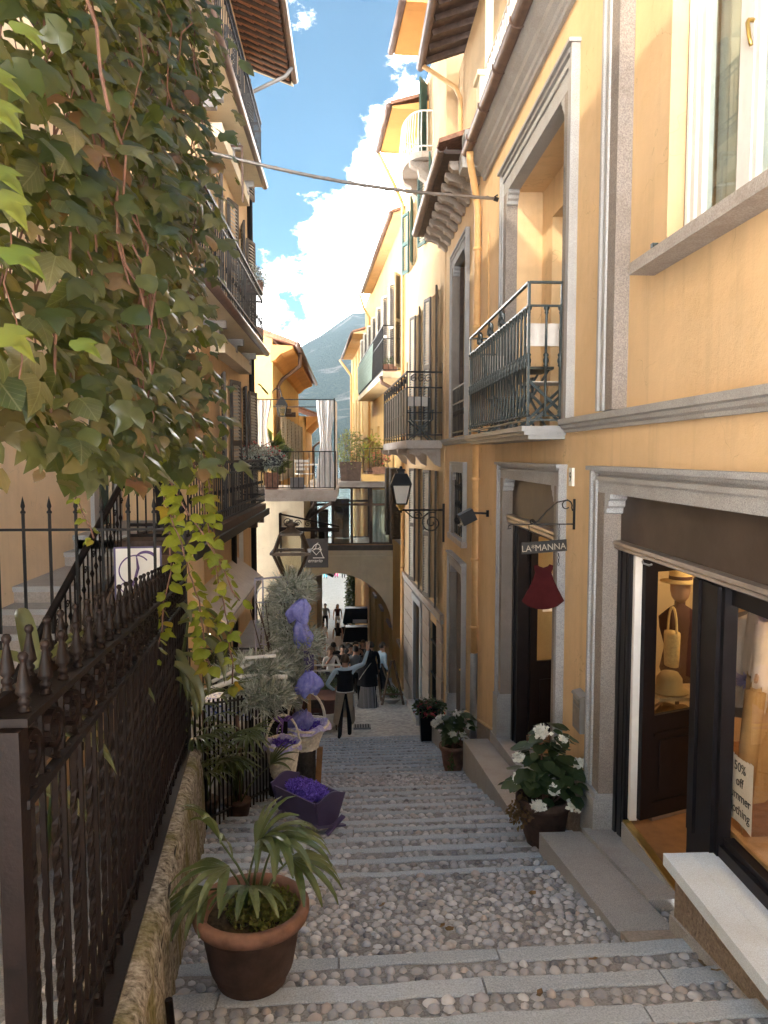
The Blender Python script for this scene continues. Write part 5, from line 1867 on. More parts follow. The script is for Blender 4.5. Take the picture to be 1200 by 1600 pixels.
tag(MB().box(-1.75, -1.35, 22.9, 23.2, -1.0, -.65).build('storage_box', 'grey'), 'grey storage box on the roof terrace floor', 'box')
# pale parasol cloth lit behind
tb = thing('terrace_table', 'small wooden table with white cloth on the roof terrace', 'table', (-.95, 24.2, -1.0))
MB().box(-.45, .3, -.4, .4, .70, .74).build('tabletop', 'paper', tb)
for x in (-.38, .24):
    for y in (-.34, .34):
        MB().bar((x, y, 0), (x, y, .7), .05).build('leg', 'woodl', tb)


def planter(label, x, y, z, w, d, h, mat, leafm, rx, ry, rz_, n, s, seed, flower=None, cz=None, name='planter', droop=.3):
    tp = thing(name, label, 'planter', (x, y, z))
    MB().hexa((-w * .45, -d * .45, 0), (w * .45, -d * .45, 0), (w * .45, d * .45, 0), (-w * .45, d * .45, 0), (-w / 2, -d / 2, h), (w / 2, -d / 2, h), (w / 2, d / 2, h), (-w / 2, d / 2, h)).build('box', mat, tp)
    tag(leafcloud(MB(), (0, 0, (cz or h + rz_ * .8)), rx, ry, rz_, n, s, seed, droop).build('leaves', leafm, tp), kind='stuff')
    mb = MB()
    r = random.Random(seed)
    for i in range(7):
        mb.tube([(r.uniform(-w, w) * .3, r.uniform(-d, d) * .3, h - .05), (r.uniform(-rx, rx) * .6, r.uniform(-ry, ry) * .6, h + rz_ * 1.1)], .008, 4)
    mb.build('stems', 'stem', tp)
    if flower:
        fm, nf, fs_ = flower
        tag(leafcloud(MB(), (0, 0, (cz or h + rz_ * .8) + rz_ * .35), rx, ry, rz_ * .9, nf, fs_, seed + 9, 0, 1.0).build('flowers', fm, tp), kind='stuff')
    return tp


planter('wooden trough with tall leafy bush on the bridge roof', .05, 26.5, -.86, .75, .5, .65, 'wood', 'bushy', .48, .35, .85, 1100, .09, 5, cz=1.0)
planter('terracotta trough of pink and orange geraniums on the bridge parapet', 1.08, 26.3, -.62, .58, .25, .24, 'terra', 'bush', .40, .2, .28, 260, .07, 6, ('petalr', 90, .06))
planter('yellowing shrub in a pot on the bridge roof', .85, 27.6, -.86, .4, .4, .4, 'terra', 'vinelime', .45, .4, .6, 300, .09, 16, cz=1.1)
part(MB().box(.42, 1.56, 26.25, 26.55, -.88, -.64), 'parapet', 'yellow', B1)
railing(B1, [(.5, 26.2, 0), (1.5, 26.2, 0)], -.55, .25, 'iron', .2, .01)
planter('spiky green plant in a pot beside the tied terrace curtain', -2.3, 23.0, -1.0, .4, .4, .5, 'terra', 'palm', .3, .3, .55, 120, .5, 17, cz=.9, droop=-.8)
# trough on the lower balcony
planter('iron trough of trailing grey-green foliage on the lower balcony rail', -1.86, 15.42, -.20, 1.1, .24, .2, 'iron', 'silver', .62, .30, .28, 2600, .055, 8, ('petalr', 110, .05), cz=.16, name='trailing_trough')
planter('small hanging trough with dry foliage beside the middle balcony', -2.0, 16.2, 3.35, .5, .3, .22, 'terra', 'silver', .36, .3, .3, 500, .07, 18, cz=.3)

L4 = thing('lake_house', 'sunlit yellow house with deep eave and grey shutters behind the terrace', 'house', (-2.8, 33, ground(33)))
FL4 = lambda u, t_, z: (-2.62 - t_, 26.9 + u, z)
mb = MB()
w4 = [(.8 + 2.1 * i, 1.7 + 2.1 * i, -.9, 1.45) for i in range(6)]
facade(mb, (-2.62, 26.9), (0, 1), 13.5, -12, 4.0, w4, .25, (-1, 0, 0), False)
for y in (26.9, 40.4):
    mb.quad((-9, y, -12), (-2.62, y, -12), (-2.62, y, 4.0), (-9, y, 4.0))
    mb.add(((-9, y, 4.0), (-2.62, y, 4.0), (-9, y, 6.2)), ((0, 1, 2),))
part(mb, 'wall', 'yellow', L4)
part(MB().box(-3.0, -2.9, 27, 40.3, -11, 3.9), 'dark_room_sheet', 'room_shade', L4)
for a, b_, z0, z1 in w4:
    shutter(L4, FL4, a, z0, z1, .45, -1, 'shutl', ang=25)
    shutter(L4, FL4, b_, z0, z1, .45, 1, 'shutl', ang=25)
mb = MB()
mb.prism([(-2.64, 3.2), (-2.5, 3.25), (-2.3, 3.45), (-1.9, 3.62), (-1.9, 3.72), (-2.64, 3.75)], 1, 26.5, 40.6)
part(mb, 'coved_eave', 'soffit', L4)
part(MB().hexa((-1.78, 26.3, 3.72), (-1.78, 40.8, 3.72), (-9, 40.8, 6.4), (-9, 26.3, 6.4), (-1.78, 26.3, 3.84), (-1.78, 40.8, 3.84), (-9, 40.8, 6.52), (-9, 26.3, 6.52)), 'tiled_roof', 'tile', L4)
part(MB().tube([(-1.72, 26.3, 3.74), (-1.72, 40.8, 3.74)], .09, 8), 'gutter', 'copper', L4, True)
part(MB().tube([(-1.74, 28.0, 3.68), (-1.76, 28.0, 3.2), (-2.4, 28.2, 2.75), (-2.55, 28.2, 2.5), (-2.55, 28.2, -6)], .07, 8), 'downpipe', 'copper', L4, True)
for y in (29.5, 32):
    part(MB().box(-2.62, -2.2, y, y + .25, 1.6, 1.78), 'bracket', 'wood', L4)
L5 = thing('low_house', 'low yellow house with small tiled roof nearest the lake', 'house', (-2.8, 45, ground(45)))
mb = MB().box(-8, -2.3, 41.5, 48, -12, 2.1)
part(mb, 'wall', 'yellow', L5)
part(MB().hexa((-1.5, 41.3, 2.1), (-1.5, 48.2, 2.1), (-8, 48.2, 4.4), (-8, 41.3, 4.4), (-1.5, 41.3, 2.22), (-1.5, 48.2, 2.22), (-8, 48.2, 4.52), (-8, 41.3, 4.52)), 'tiled_roof', 'tile', L5)
part(MB().hexa((-1.6, 41.5, 2.05), (-1.6, 48, 2.05), (-2.32, 48, 1.3), (-2.32, 41.5, 1.3), (-1.6, 41.5, 2.09), (-1.6, 48, 2.09), (-2.4, 48, 2.09), (-2.4, 41.5, 2.09)), 'coved_eave', 'soffit', L5)
part(MB().tube([(-1.5, 47.5, 2.1), (-1.6, 47.5, 1.0), (-2.2, 47.6, .5), (-2.2, 47.6, -6)], .08, 8), 'downpipe', 'copper', L5, True)
# lane walls under the arch, left
L6 = thing('lane_house', 'shaded house with brown canopy on the left of the lane under the arch', 'house', (-1.5, 32, ground(32)))
part(MB().box(-2.58, -1.32, 26.72, 37, -12, -3.6), 'wall', 'ochre3', L6)
part(MB().hexa((-1.32, 28.5, -4.2), (-.62, 28.5, -4.55), (-.62, 37, -5.6), (-1.32, 37, -5.2), (-1.32, 28.5, -4.1), (-.60, 28.5, -4.45), (-.60, 37, -5.5), (-1.32, 37, -5.1)), 'canopy', 'wood', L6)
part(MB().box(-1.38, -1.12, 26.2, 26.68, -9, -4.9), 'pier', 'ochre3', L6)
part(MB().box(-1.36, -.95, 25.9, 26.68, -4.9, -4.62), 'canopy_end', 'rustic', L6)
# ------------------------------------------------------------------ lamps, cable, signs in the street
def lantern(root, z0, h, wt, wb, mat, gm, cap=True):
    """four-sided lantern: base width wb at z0, top width wt at z0+h, hipped cap above"""
    def ring(w, z):
        return [(-w / 2, -w / 2, z), (w / 2, -w / 2, z), (w / 2, w / 2, z), (-w / 2, w / 2, z)]
    a, b_ = ring(wb, z0), ring(wt, z0 + h)
    mb = MB()
    for i in range(4):
        mb.bar(a[i], b_[i], .028)
        mb.bar(a[i], a[(i + 1) % 4], .03)
        mb.bar(b_[i], b_[(i + 1) % 4], .04)
    mb.build('frame', mat, root)
    for i in range(4):
        MB().quad(a[i], a[(i + 1) % 4], b_[(i + 1) % 4], b_[i]).build('pane', gm, root)
    return a, b_


w1 = thing('wall_lantern', 'black street lantern with frosted panes standing on scrolled wall bracket', 'lantern', (1.13, 16.75, -1.15))
lantern(w1, .10, .42, .40, .24, 'iron', simple('frosted_pane', (.68, .64, .58), .5, 0, .04))
mb = MB()
for wa, za, wb_, zb2 in ((.46, .52, .44, .56), (.44, .56, .26, .76), (.15, .76, .15, .82), (.20, .82, .16, .86), (.08, .86, .05, .92)):
    mb.hexa(*[(x * wa / 2, y * wa / 2, za) for x, y in ((-1, -1), (1, -1), (1, 1), (-1, 1))], *[(x * wb_ / 2, y * wb_ / 2, zb2) for x, y in ((-1, -1), (1, -1), (1, 1), (-1, 1))])
mb.build('cap', 'iron', w1)
MB().lathe([(.12, .10), (.09, .04), (.05, .0), (.04, -.04)], n=8).build('socket', 'brass', w1)
mb = MB()
mb.tube([(-.02, 0, -.04), (.95, 0, -.04)], .022, 6)
mb.tube([(0, 0, .0), (0, 0, -.1)], .03, 6)
mb.bar((.94, 0, .1), (.94, 0, -.75), .05, .02)
mb.tube([(.1, 0, -.06), (.25, 0, -.2), (.45, 0, -.22), (.6, 0, -.12)], .014, 5)
mb.tube(scroll((.68, 0, -.32), (1, 0, 0), (0, 0, 1), .24, 1.9, 1.2, 30, .12), .016, 5)
mb.tube(scroll((.36, 0, -.17), (1, 0, 0), (0, 0, 1), .10, 1.4, 0, 18), .012, 5)
mb.build('bracket', 'iron', w1)

w2 = thing('fence_lantern', 'large weathered bronze lantern with clouded glass rising from the silvery bush', 'lantern', (-.73, 9.65, -1.53))
BR = simple('bronze', (.075, .055, .04), .5, .5, .3, 14)
a, b_ = lantern(w2, .0, .32, .42, .17, BR, 'lampglass')
mb = MB()
c_ = [(-.13, -.13, .55), (.13, -.13, .55), (.13, .13, .55), (-.13, .13, .55)]
for i in range(4):
    mb.bar(b_[i], c_[i], .025)
    mb.bar(c_[i], c_[(i + 1) % 4], .025)
    mb.bar(Vector(b_[i]) * 1.1 + Vector((0, 0, -.03)), Vector(b_[(i + 1) % 4]) * 1.1 + Vector((0, 0, -.03)), .035, .03)
mb.build('roof_frame', BR, w2)
for i in range(3):
    MB().quad(b_[i + 1], b_[(i + 2) % 4], c_[(i + 2) % 4], c_[i + 1]).build('roof_pane', 'lampglass', w2)
MB().lathe([(.15, .55), (.12, .58), (.06, .61), (.05, .64), (.09, .66), (.09, .68), (.03, .70), (.02, .73)], n=12).build('finial', BR, w2, True)
MB().tube([(0, 0, -2.0), (0, 0, 0)], .035, 8).lathe([(.05, -.1), (.09, -.03), (.07, 0)], n=8).build('post', 'iron', w2, True)
MB().lathe([(.02, .0), (.03, .05), (.03, .14), (.0, .16)], n=8).build('bulb', 'paper', w2, True)

w3 = thing('wall_lantern', 'small curved-arm lantern on the sunlit yellow house corner', 'lantern', (-2.3, 26.75, 1.35))
lantern(w3, 0, .38, .34, .2, 'iron', 'lampglass')
MB().hexa((-.2, -.2, .38), (.2, -.2, .38), (.2, .2, .38), (-.2, .2, .38), (-.04, -.04, .66), (.04, -.04, .66), (.04, .04, .66), (-.04, .04, .66)).build('cap', 'iron', w3)
MB().tube([(0, 0, .66), (-.05, 0, .9), (-.2, 0, .95), (-.33, 0, .85), (-.34, 0, .6)], .02, 6).build('bracket', 'iron', w3)

cb = thing('overhead_cable', 'twisted cable strung across the lane between the two house fronts', 'cable', (2.0, 10.75, 3.52))
pts = []
for i in range(41):
    f = i / 40
    pts.append((-3.75 * f, -1.0 * f, .18 * f - .10 * sin(pi * f)))
mb = MB().tube(pts, .022, 6)
mb.tube([(p[0], p[1] + .025 * cos(i * 1.9), p[2] + .025 * sin(i * 1.9)) for i, p in enumerate(pts)], .008, 4)
mb.build('cable', 'railmetal', cb, True)
MB().tube([(0, 0, 0), (.06, 0, -.02)], .03, 6).tube([(-.02, 0, 0), (.05, 0, .05)], .01, 4).build('anchor', 'iron', cb)

# restaurant sign on bracket
rs_ = thing('restaurant_sign', 'dark square hanging sign with white line emblem beside the bronze lantern', 'sign', (-2.05, 22.75, -2.0))
mb = MB()
mb.bar((0, .22, .30), (0, .22, -1.0), .06)
mb.bar((0, .22, -.2), (0, 0, -.2), .05).bar((0, .22, .25), (0, 0, .25), .05)
mb.bar((0, 0, .30), (0, 0, -.30), .06)
mb.bar((0, 0, .28), (1.75, 0, -.10), .05)
mb.bar((0, 0, -.17), (1.75, 0, -.20), .07, .12)
for i in range(4):
    mb.tube(scroll((.22 + .30 * i, 0, .02 - .02 * i), (1, 0, 0), (0, 0, 1), .14 - .025 * i, 1.5, 0, 16), .012, 4)
mb.build('bracket', 'iron_brown', rs_)
bd = MB().box(.62, 1.42, -.03, .03, -1.32, -.46).box(.68, .72, -.01, .01, -.46, -.2).box(1.32, 1.36, -.01, .01, -.46, -.2).build('board', simple('sign_grey', (.06, .055, .055), .6), rs_)
mb = MB()
E0 = lambda x, z: (1.07 + x, -.036, -.78 + z)
for pl_ in (((-.16, .02), (0, -.16), (.16, .02), (-.02, .02), (-.10, -.02)), ((-.02, .02), (.0, .16), (.08, .15), (.12, .08), (.05, .02), (-.08, .02)), ((.12, .08), (.13, -.05), (.20, -.22), (.24, -.25), (-.10, -.25)), ((-.18, -.05), (-.06, .12), (.06, .2)), ((.06, .02), (.16, -.02))):
    mb.tube([E0(*p) for p in pl_], .010, 4)
mb.build('emblem', 'paper', bd)
text('errario', .15, bd, (1.03, -.04, -1.16), (radians(90), 0, 0), 'paper', shear=.3)

# white sign with purple script initial behind the fence
ws = thing('script_sign', 'white board with purple border and looping script initial, behind the iron fence', 'sign', (-1.98, 7.25, -1.10), radians(8))
MB().box(-.215, .215, -.012, .012, -.27, .25).build('border', 'purple', ws)
MB().box(-.198, .198, -.016, -.0, -.255, .235).build('board', 'paper', ws)
mb = MB()
mb.tube([(-.02 + .13 * cos(a) * (1 + .05 * a), -.02, .03 + .14 * sin(a)) for a in [.7 + 5.0 * i / 30 for i in range(31)]], .006, 4)
mb.tube([(.07 + .09 * cos(a), -.02, .13 + .07 * sin(a)) for a in [-.6 + 3.4 * i / 20 for i in range(21)]], [.006 + .008 * sin(pi * i / 20) for i in range(21)], 4)
mb.tube([(-.01, -.02, .15), (.0, -.02, .05), (-.03, -.02, -.06), (-.06, -.02, -.12)], [.006, .014, .012, .005], 4)
mb.tube([(-.10 + .06 * cos(a), -.02, -.13 + .05 * sin(a)) for a in [6.0 * i / 24 for i in range(25)]], .005, 4)
mb.build('script_initial', simple('script_purple', (.14, .09, .22), .7), ws)
MB().bar((-.1, .02, -.27), (-.1, .02, -1.5), .03).bar((.1, .02, -.27), (.1, .02, -1.5), .03).build('legs', 'iron', ws)
# ------------------------------------------------------------------ mossy wall and wrought iron fence
fx = lambda y: -.504 - .145 * y
ftop = lambda y: -.59 - .100 * (y - 1.72)
wtop = lambda y: -1.93 - .172 * (y - 2.48)
YA, YB = 1.72, 7.0
mw = thing('mossy_wall', 'low moss-covered rubble concrete wall carrying the iron fence', 'wall', (-1.2, 4, ground(4)))
mb = MB()
n = 90
sec = [(-.14, -.9), (-.14, 0), (-.02, .0), (.08, -.005), (.115, -.02), (.135, -.06), (.14, -.14), (.145, -.24), (.15, -.36), (.155, -.5), (.16, -.65), (.165, -.85), (.17, -1.2)]
for i in range(n + 1):
    y = .6 + (7.12 - .6) * i / n
    for k, (dx, dz) in enumerate(sec):
        nz_ = mnoise.fractal(Vector((y * 5, k * 1.7, 2.2)), 1, 2, 4) * (.022 if 1 < k else .006)
        mb.v.append((fx(y) + dx + nz_, y, wtop(y) + dz + nz_ * .6))
m = len(sec)
for i in range(n):
    for k in range(m - 1):
        a = i * m + k
        mb.f.append((a, a + m, a + m + 1, a + 1))
mb.f.append(tuple(n * m + k for k in range(m)))
part(mb, 'concrete', 'moss', mw, True)
part(MB().bar((fx(3.2) + .13, 3.2, wtop(3.2) - .12), (fx(4.7) + .10, 4.7, wtop(4.7) - .02), .03, .012), 'iron_strip', 'iron_brown', mw)
part(MB().tube([(fx(3.3) + .17, 3.3, wtop(3.3) - .35), (fx(3.3) + .19, 3.3, wtop(3.3) - .62)], .018, 6), 'drain_stub', 'iron_brown', mw)

fe = thing('iron_fence', 'brown wrought iron fence with twisted bars, scroll band and double row of spikes', 'fence', (-1.2, 4, wtop(4)))
def fp_(y, off, z):
    return (fx(y) + off, y, z)
mb = MB()
mb.hexa(fp_(YA, -.085, ftop(YA) - .02), fp_(YA, .03, ftop(YA) - .02), fp_(YB, .03, ftop(YB) - .02), fp_(YB, -.085, ftop(YB) - .02), fp_(YA, -.085, ftop(YA)), fp_(YA, .03, ftop(YA)), fp_(YB, .03, ftop(YB)), fp_(YB, -.085, ftop(YB)))
part(mb, 'top_plate', 'iron_brown', fe)
mb = MB()
mb.bar(fp_(YA, -.055, ftop(YA) + .02), fp_(YB, -.055, ftop(YB) + .02), .02, .03)
part(mb, 'rear_spike_bar', 'iron_brown', fe)
mb = MB()
for o_ in (-.065, .015):
    mb.bar(fp_(YA, o_, ftop(YA) - .20), fp_(YB, o_, ftop(YB) - .20), .028, .02)
    for i in range(44):
        y = YA + .1 + i * .12
        mb.lathe([(.009, 0), (.007, .006), (.0, .008)], fp_(y, o_ + .0, ftop(y) - .19), 5)
part(mb, 'middle_rail', 'iron_brown', fe)
mb = MB()
for o_ in (-.05, .006):
    mb.bar(fp_(YA, o_, wtop(YA) + .17), fp_(YB, o_, wtop(YB) + .13), .024, .018)
part(mb, 'lower_rail', 'iron_brown', fe)
mb = MB()
mb.hexa(fp_(YA - .6, -.08, wtop(YA - .6) + .004), fp_(YA - .6, .06, wtop(YA - .6) + .004), fp_(YB, .05, wtop(YB) + .004), fp_(YB, -.08, wtop(YB) + .004), fp_(YA - .6, -.08, wtop(YA - .6) + .016), fp_(YA - .6, .06, wtop(YA - .6) + .016), fp_(YB, .05, wtop(YB) + .016), fp_(YB, -.08, wtop(YB) + .016))
part(mb, 'foot_plate', 'iron_brown', fe)
part(MB().box(fx(YA) - .16, fx(YA) - .09, YA - .08, YA - .0, -2.6, ftop(YA) - .02).box(fx(YA) - .03, fx(YA) + .022, YA - .03, YA + .02, -2.6, ftop(YA) - .021), 'near_post', 'iron_brown', fe)
mb = MB().box(fx(YB) - .035, fx(YB) + .035, YB - .035, YB + .035, wtop(YB), ftop(YB) + .56)
mb.lathe([(.048, 0), (.048, .02), (.02, .04), (.05, .08), (.055, .10), (.0, .24)], (fx(YB), YB, ftop(YB) + .56), 6)
part(mb, 'far_post', 'iron', fe)
# spikes
sp = MB()
sp.lathe([(.020, 0), (.020, .008), (.015, .012), (.015, .02), (.019, .024), (.019, .03), (.011, .036), (.026, .048), (.024, .055), (.009, .115), (.009, .12), (.015, .127), (.016, .134), (.010, .142), (.0, .144)], n=8)
spm = sp.build('spike', 'iron_brown', None, True)
inv = p_world(fe).inverted()
first = True
for row, o_ in ((0, .005), (1, -.06)):
    y = YA + (.07 if row == 0 else .16)
    while y < YB - .1:
        o = spm if first else spm.copy()
        if not first:
            COL.objects.link(o)
        first = False
        o.parent = fe
        o.matrix_parent_inverse = inv
        o.location = fp_(y, o_, ftop(y) + (.0 if row == 0 else .03))
        o.rotation_euler = (0, rnd(-.03, .03), rnd(0, 1))
        o.scale = (.8, .8, 1.0)
        y += .2
# twisted bars: shared mesh, unit height
tb_ = MB()
K = 44
w_ = .0085
for i in range(K + 1):
    z = i / K
    a = 0 if z < .16 else (min(z, .84) - .16) / .68 * pi * 2 * 2.1
    ww = w_
    for k in range(4):
        b_ = a + pi / 4 + k * pi / 2
        tb_.v.append((ww * 1.3 * cos(b_), ww * 1.3 * sin(b_), z))
for i in range(K):
    for k in range(4):
        tb_.f.append((i * 4 + k, i * 4 + (k + 1) % 4, (i + 1) * 4 + (k + 1) % 4, (i + 1) * 4 + k))
tbo = tb_.build('twisted_bar', 'iron_brown')
sb_ = MB().box(-.006, .006, -.006, .006, 0, 1).build('plain_bar', 'iron_brown')
scm = MB()
pts = scroll((0, 0, 0), (0, 1, 0), (0, 0, 1), .062, 1.6, -2.0, 22, .2)
for i in range(len(pts) - 1):
    scm.bar(pts[i], pts[i + 1], .014, .022, (1, 0, 0))
scm.bar((0, -.03, -.055), (0, .03, -.09), .014, .02)
sco = scm.build('scroll', 'iron_brown')
ftm = MB()
pts = scroll((0, 0, 0), (0, 1, 0), (0, 0, 1), .036, 1.4, 0, 16, .15)
for i in range(len(pts) - 1):
    ftm.bar(pts[i], pts[i + 1], .02, .016, (1, 0, 0))
ftm.bar((0, .036, 0), (0, .036, .14), .014, .014)
fto = ftm.build('foot_scroll', 'iron_brown')
used = set()


def place(o, loc, scale=(1, 1, 1), rz=0):
    c = o if o.name not in used else o.copy()
    if o.name in used:
        COL.objects.link(c)
    used.add(o.name)
    c.parent = fe
    c.matrix_parent_inverse = inv
    c.location = loc
    c.scale = scale
    c.rotation_euler = (0, 0, rz)


i = 0
y = YA + .09
while y < YB - .05:
    zt, zb_ = ftop(y) - .02, wtop(y) + .13
    if i % 2 == 0:
        place(tbo, fp_(y, .006, zb_), (1, 1, zt - .18 - zb_))
        place(sco, fp_(y, .006, ftop(y) - .10))
    else:
        place(sb_, fp_(y, .006, zb_ - .11), (1, 1, zt - zb_ + .11))
        place(fto, fp_(y, .0, wtop(y) + .055))
    if i % 2 == 1:
        place(tbo, fp_(y, -.055, zb_), (1, 1, zt - .18 - zb_))
        place(sco, fp_(y, -.058, ftop(y) - .10))
    y += .115
    i += 1

rf = thing('spear_fence', 'tall straight iron fence with spear tips crossing in front of the side stair', 'fence', (-2.5, 7, -2.6))
mb = MB()
mb.bar((fx(YB), YB, -.665), (-4.2, YB, -.665), .03, .022)
mb.bar((fx(YB), YB, -2.3), (-4.2, YB, -2.3), .03, .022)
part(mb, 'rail', 'iron', rf)
for i in range(12):
    x = -1.76 - .232 * i
    mb = MB()
    mb.bar((x, YB, -2.7), (x, YB, -.50), .022)
    mb.lathe([(.014, -.52), (.024, -.515), (.024, -.50), (.014, -.49), (.012, -.475), (.021, -.455), (.019, -.44), (.0, -.36)], (x, YB, 0), 6)
    part(mb, 'spear_bar', 'iron', rf)

# ------------------------------------------------------------------ street fence with hanging goods
f2 = thing('garden_fence', 'straight black bar fence in front of the planted terrace on the street edge', 'fence', (-1.1, 8.5, ground(8.5)))
path = [(-1.50, 7.12), (-.98, 9.15), (-.90, 10.9)]
mb = MB()
for (a, b_) in zip(path, path[1:]):
    L_ = hypot(b_[0] - a[0], b_[1] - a[1])
    for zz in (.12, 1.28):
        mb.bar((a[0], a[1], ground(a[1]) + zz), (b_[0], b_[1], ground(b_[1]) + zz), .035, .02)
part(mb, 'rail', 'iron', f2)
for (a, b_) in zip(path, path[1:]):
    L_ = hypot(b_[0] - a[0], b_[1] - a[1])
    n = int(L_ / .1)
    for i in range(n):
        x, y = a[0] + (b_[0] - a[0]) * i / n, a[1] + (b_[1] - a[1]) * i / n
        part(MB().bar((x, y, ground(y)), (x, y, ground(y) + 1.32), .018), 'bar', 'iron', f2)
wr = tag(MB().tube([(-1.45, 7.6, -2.35), (-1.2, 8.7, -2.52), (-.72, 8.75, -2.55)], .028, 7).tube([(-1.25, 8.75, -2.42), (-1.2, 8.75, -2.32), (-.85, 8.75, -2.30)], .022, 7).tube([(-1.5, 8.3, -2.46), (-.8, 9.4, -2.36), (-.6, 9.4, -2.34)], .022, 7).build('white_pipe_rail', 'white', smooth=True), 'pale bent pipe rail half buried in the silvery bush', 'rail')
tr_ = thing('terrace_rail', 'black scrolled iron rail along the back of the small terrace', 'railing', (-1.9, 10.6, -3.4))
mb = MB()
mb.bar((-2.4, 10.6, -2.68), (-.95, 10.6, -2.68), .035, .02)
mb.bar((-2.4, 10.6, -3.35), (-.95, 10.6, -3.35), .03, .02)
for i in range(9):
    x = -2.4 + .18 * i
    mb.bar((x, 10.6, -3.5), (x, 10.6, -2.68), .018)
    mb.tube(scroll((x + .09, 10.6, -2.80), (1, 0, 0), (0, 0, 1), .075, 1.5, 1, 14), .009, 4)
    mb.tube(scroll((x + .09, 10.6, -3.15), (-1, 0, 0), (0, 0, -1), .075, 1.5, 1, 14), .009, 4)
mb.bar((-1.72, 10.6, -3.6), (-1.72, 10.6, -2.55), .06)
part(mb, 'rail_panel', 'iron', tr_)
tf_ = tag(MB().box(-2.14, -.95, 9.2, 16.5, -5, -3.55).build('terrace_floor', 'granite'), 'stone floor of the small terrace beside the steps', kind='structure')
part(MB().box(-2.14, -1.5, 7.6, 9.2, -5, -3.72), 'floor_block', 'granite', tf_)
tl = thing('arched_trellis', 'thin pale metal garden trellis with scrolled top among the silvery bush', 'trellis', (-.97, 9.5, -3.5))
mb = MB()
TX0, TX1, TY = -1.17, -.77, 9.5
for x in (TX0, TX1):
    mb.tube([(x, TY, -3.5), (x, TY, -1.52)], .012, 5)
    mb.tube([(x + .06, TY + .3, -3.5), (x + .06, TY + .3, -1.55)], .010, 5)
    mb.tube([(x, TY, -1.52), (x + .06, TY + .3, -1.55)], .010, 5)
mb.tube([(TX0, TY, -1.54), (-.97, TY, -1.51), (TX1, TY, -1.50)], .012, 5)
for k in range(2):
    xc = TX0 + .10 + .2 * k
    mb.tube([(xc + .10 * cos(a), TY, -1.85 + .22 * sin(a)) for a in [pi * i / 12 for i in range(13)]], .007, 4)
    mb.tube(scroll((xc, TY, -1.95), (1, 0, 0), (0, 0, 1), .085, 1.5, k, 16), .006, 4)
    mb.tube(scroll((xc, TY, -2.2), (-1, 0, 0), (0, 0, 1), .08, 1.5, k, 16), .006, 4)
    mb.tube([(xc, TY, -3.4), (xc, TY, -1.55)], .006, 4)
for z in (-1.82, -2.35, -2.9):
    mb.tube([(TX0, TY, z), (TX1, TY, z)], .008, 4)
part(mb, 'lattice', simple('pale_blue_metal', (.30, .29, .36), .5), tl)


def needles(mb, c, rx, ry, rz_, n, l, seed, up=.2):
    r = random.Random(seed)
    for i in range(n):
        while True:
            p = Vector((r.uniform(-1, 1), r.uniform(-1, 1), r.uniform(-1, 1)))
            if .15 < p.length < 1:
                break
        q = Vector((c[0] + p.x * rx, c[1] + p.y * ry, c[2] + p.z * rz_))
        stem_d = Vector((p.x + r.uniform(-.6, .6), p.y + r.uniform(-.6, .6), p.z * .5 + up + r.uniform(-.6, .6))).normalized()
        for j in range(5):
            d = (stem_d + Vector((r.uniform(-1, 1), r.uniform(-1, 1), r.uniform(-1, 1))) * .55).normalized()
            b0 = q + stem_d * .02 * j
            u = d.cross(Vector((r.uniform(-1, 1), r.uniform(-1, 1), r.uniform(-1, 1)))).normalized() * .0085
            e = b0 + d * l * r.uniform(.6, 1.2)
            mb.add((b0 - u, b0 + u, e + u * .3, e - u * .3), ((0, 1, 2, 3),))
    return mb


sb = thing('silver_bush', 'tall silvery olive-leaved bush tied with blue tulle around the trellis', 'bush', (-.9, 9.7, -3.6))
mb = MB()
for (c, rx, ry, rz_, n, s_) in (((-.72, 9.5, -1.72), .22, .2, .20, 260, 1), ((-.80, 9.5, -2.02), .22, .2, .22, 240, 2), ((-.88, 9.7, -2.3), .14, .2, .22, 90, 3), ((-.60, 9.4, -2.33), .22, .2, .20, 280, 4), ((-.80, 9.4, -2.62), .20, .2, .28, 260, 9), ((-1.12, 8.9, -2.52), .36, .24, .13, 300, 5), ((-1.0, 8.5, -2.72), .32, .2, .15, 240, 6), ((-.70, 9.2, -2.75), .14, .2, .26, 180, 7), ((-.66, 9.6, -1.6), .12, .12, .12, 70, 8)):
    needles(mb, c, rx, ry, rz_, int(n * 1.35), .11, s_)
tag(part(mb, 'foliage', 'silver', sb), kind='stuff')
mb = MB()
r = random.Random(4)
for i in range(26):
    x, y = -.9 + r.uniform(-.1, .1), 9.6 + r.uniform(-.1, .1)
    mb.tube([(x, y, -3.7), (x + r.uniform(-.2, .2), y + r.uniform(-.2, .2), -2.8), (x + r.uniform(-.35, .4), y + r.uniform(-.3, .3), -1.8)], [.014, .01, .005], 4)
part(mb, 'branches', 'wood', sb)


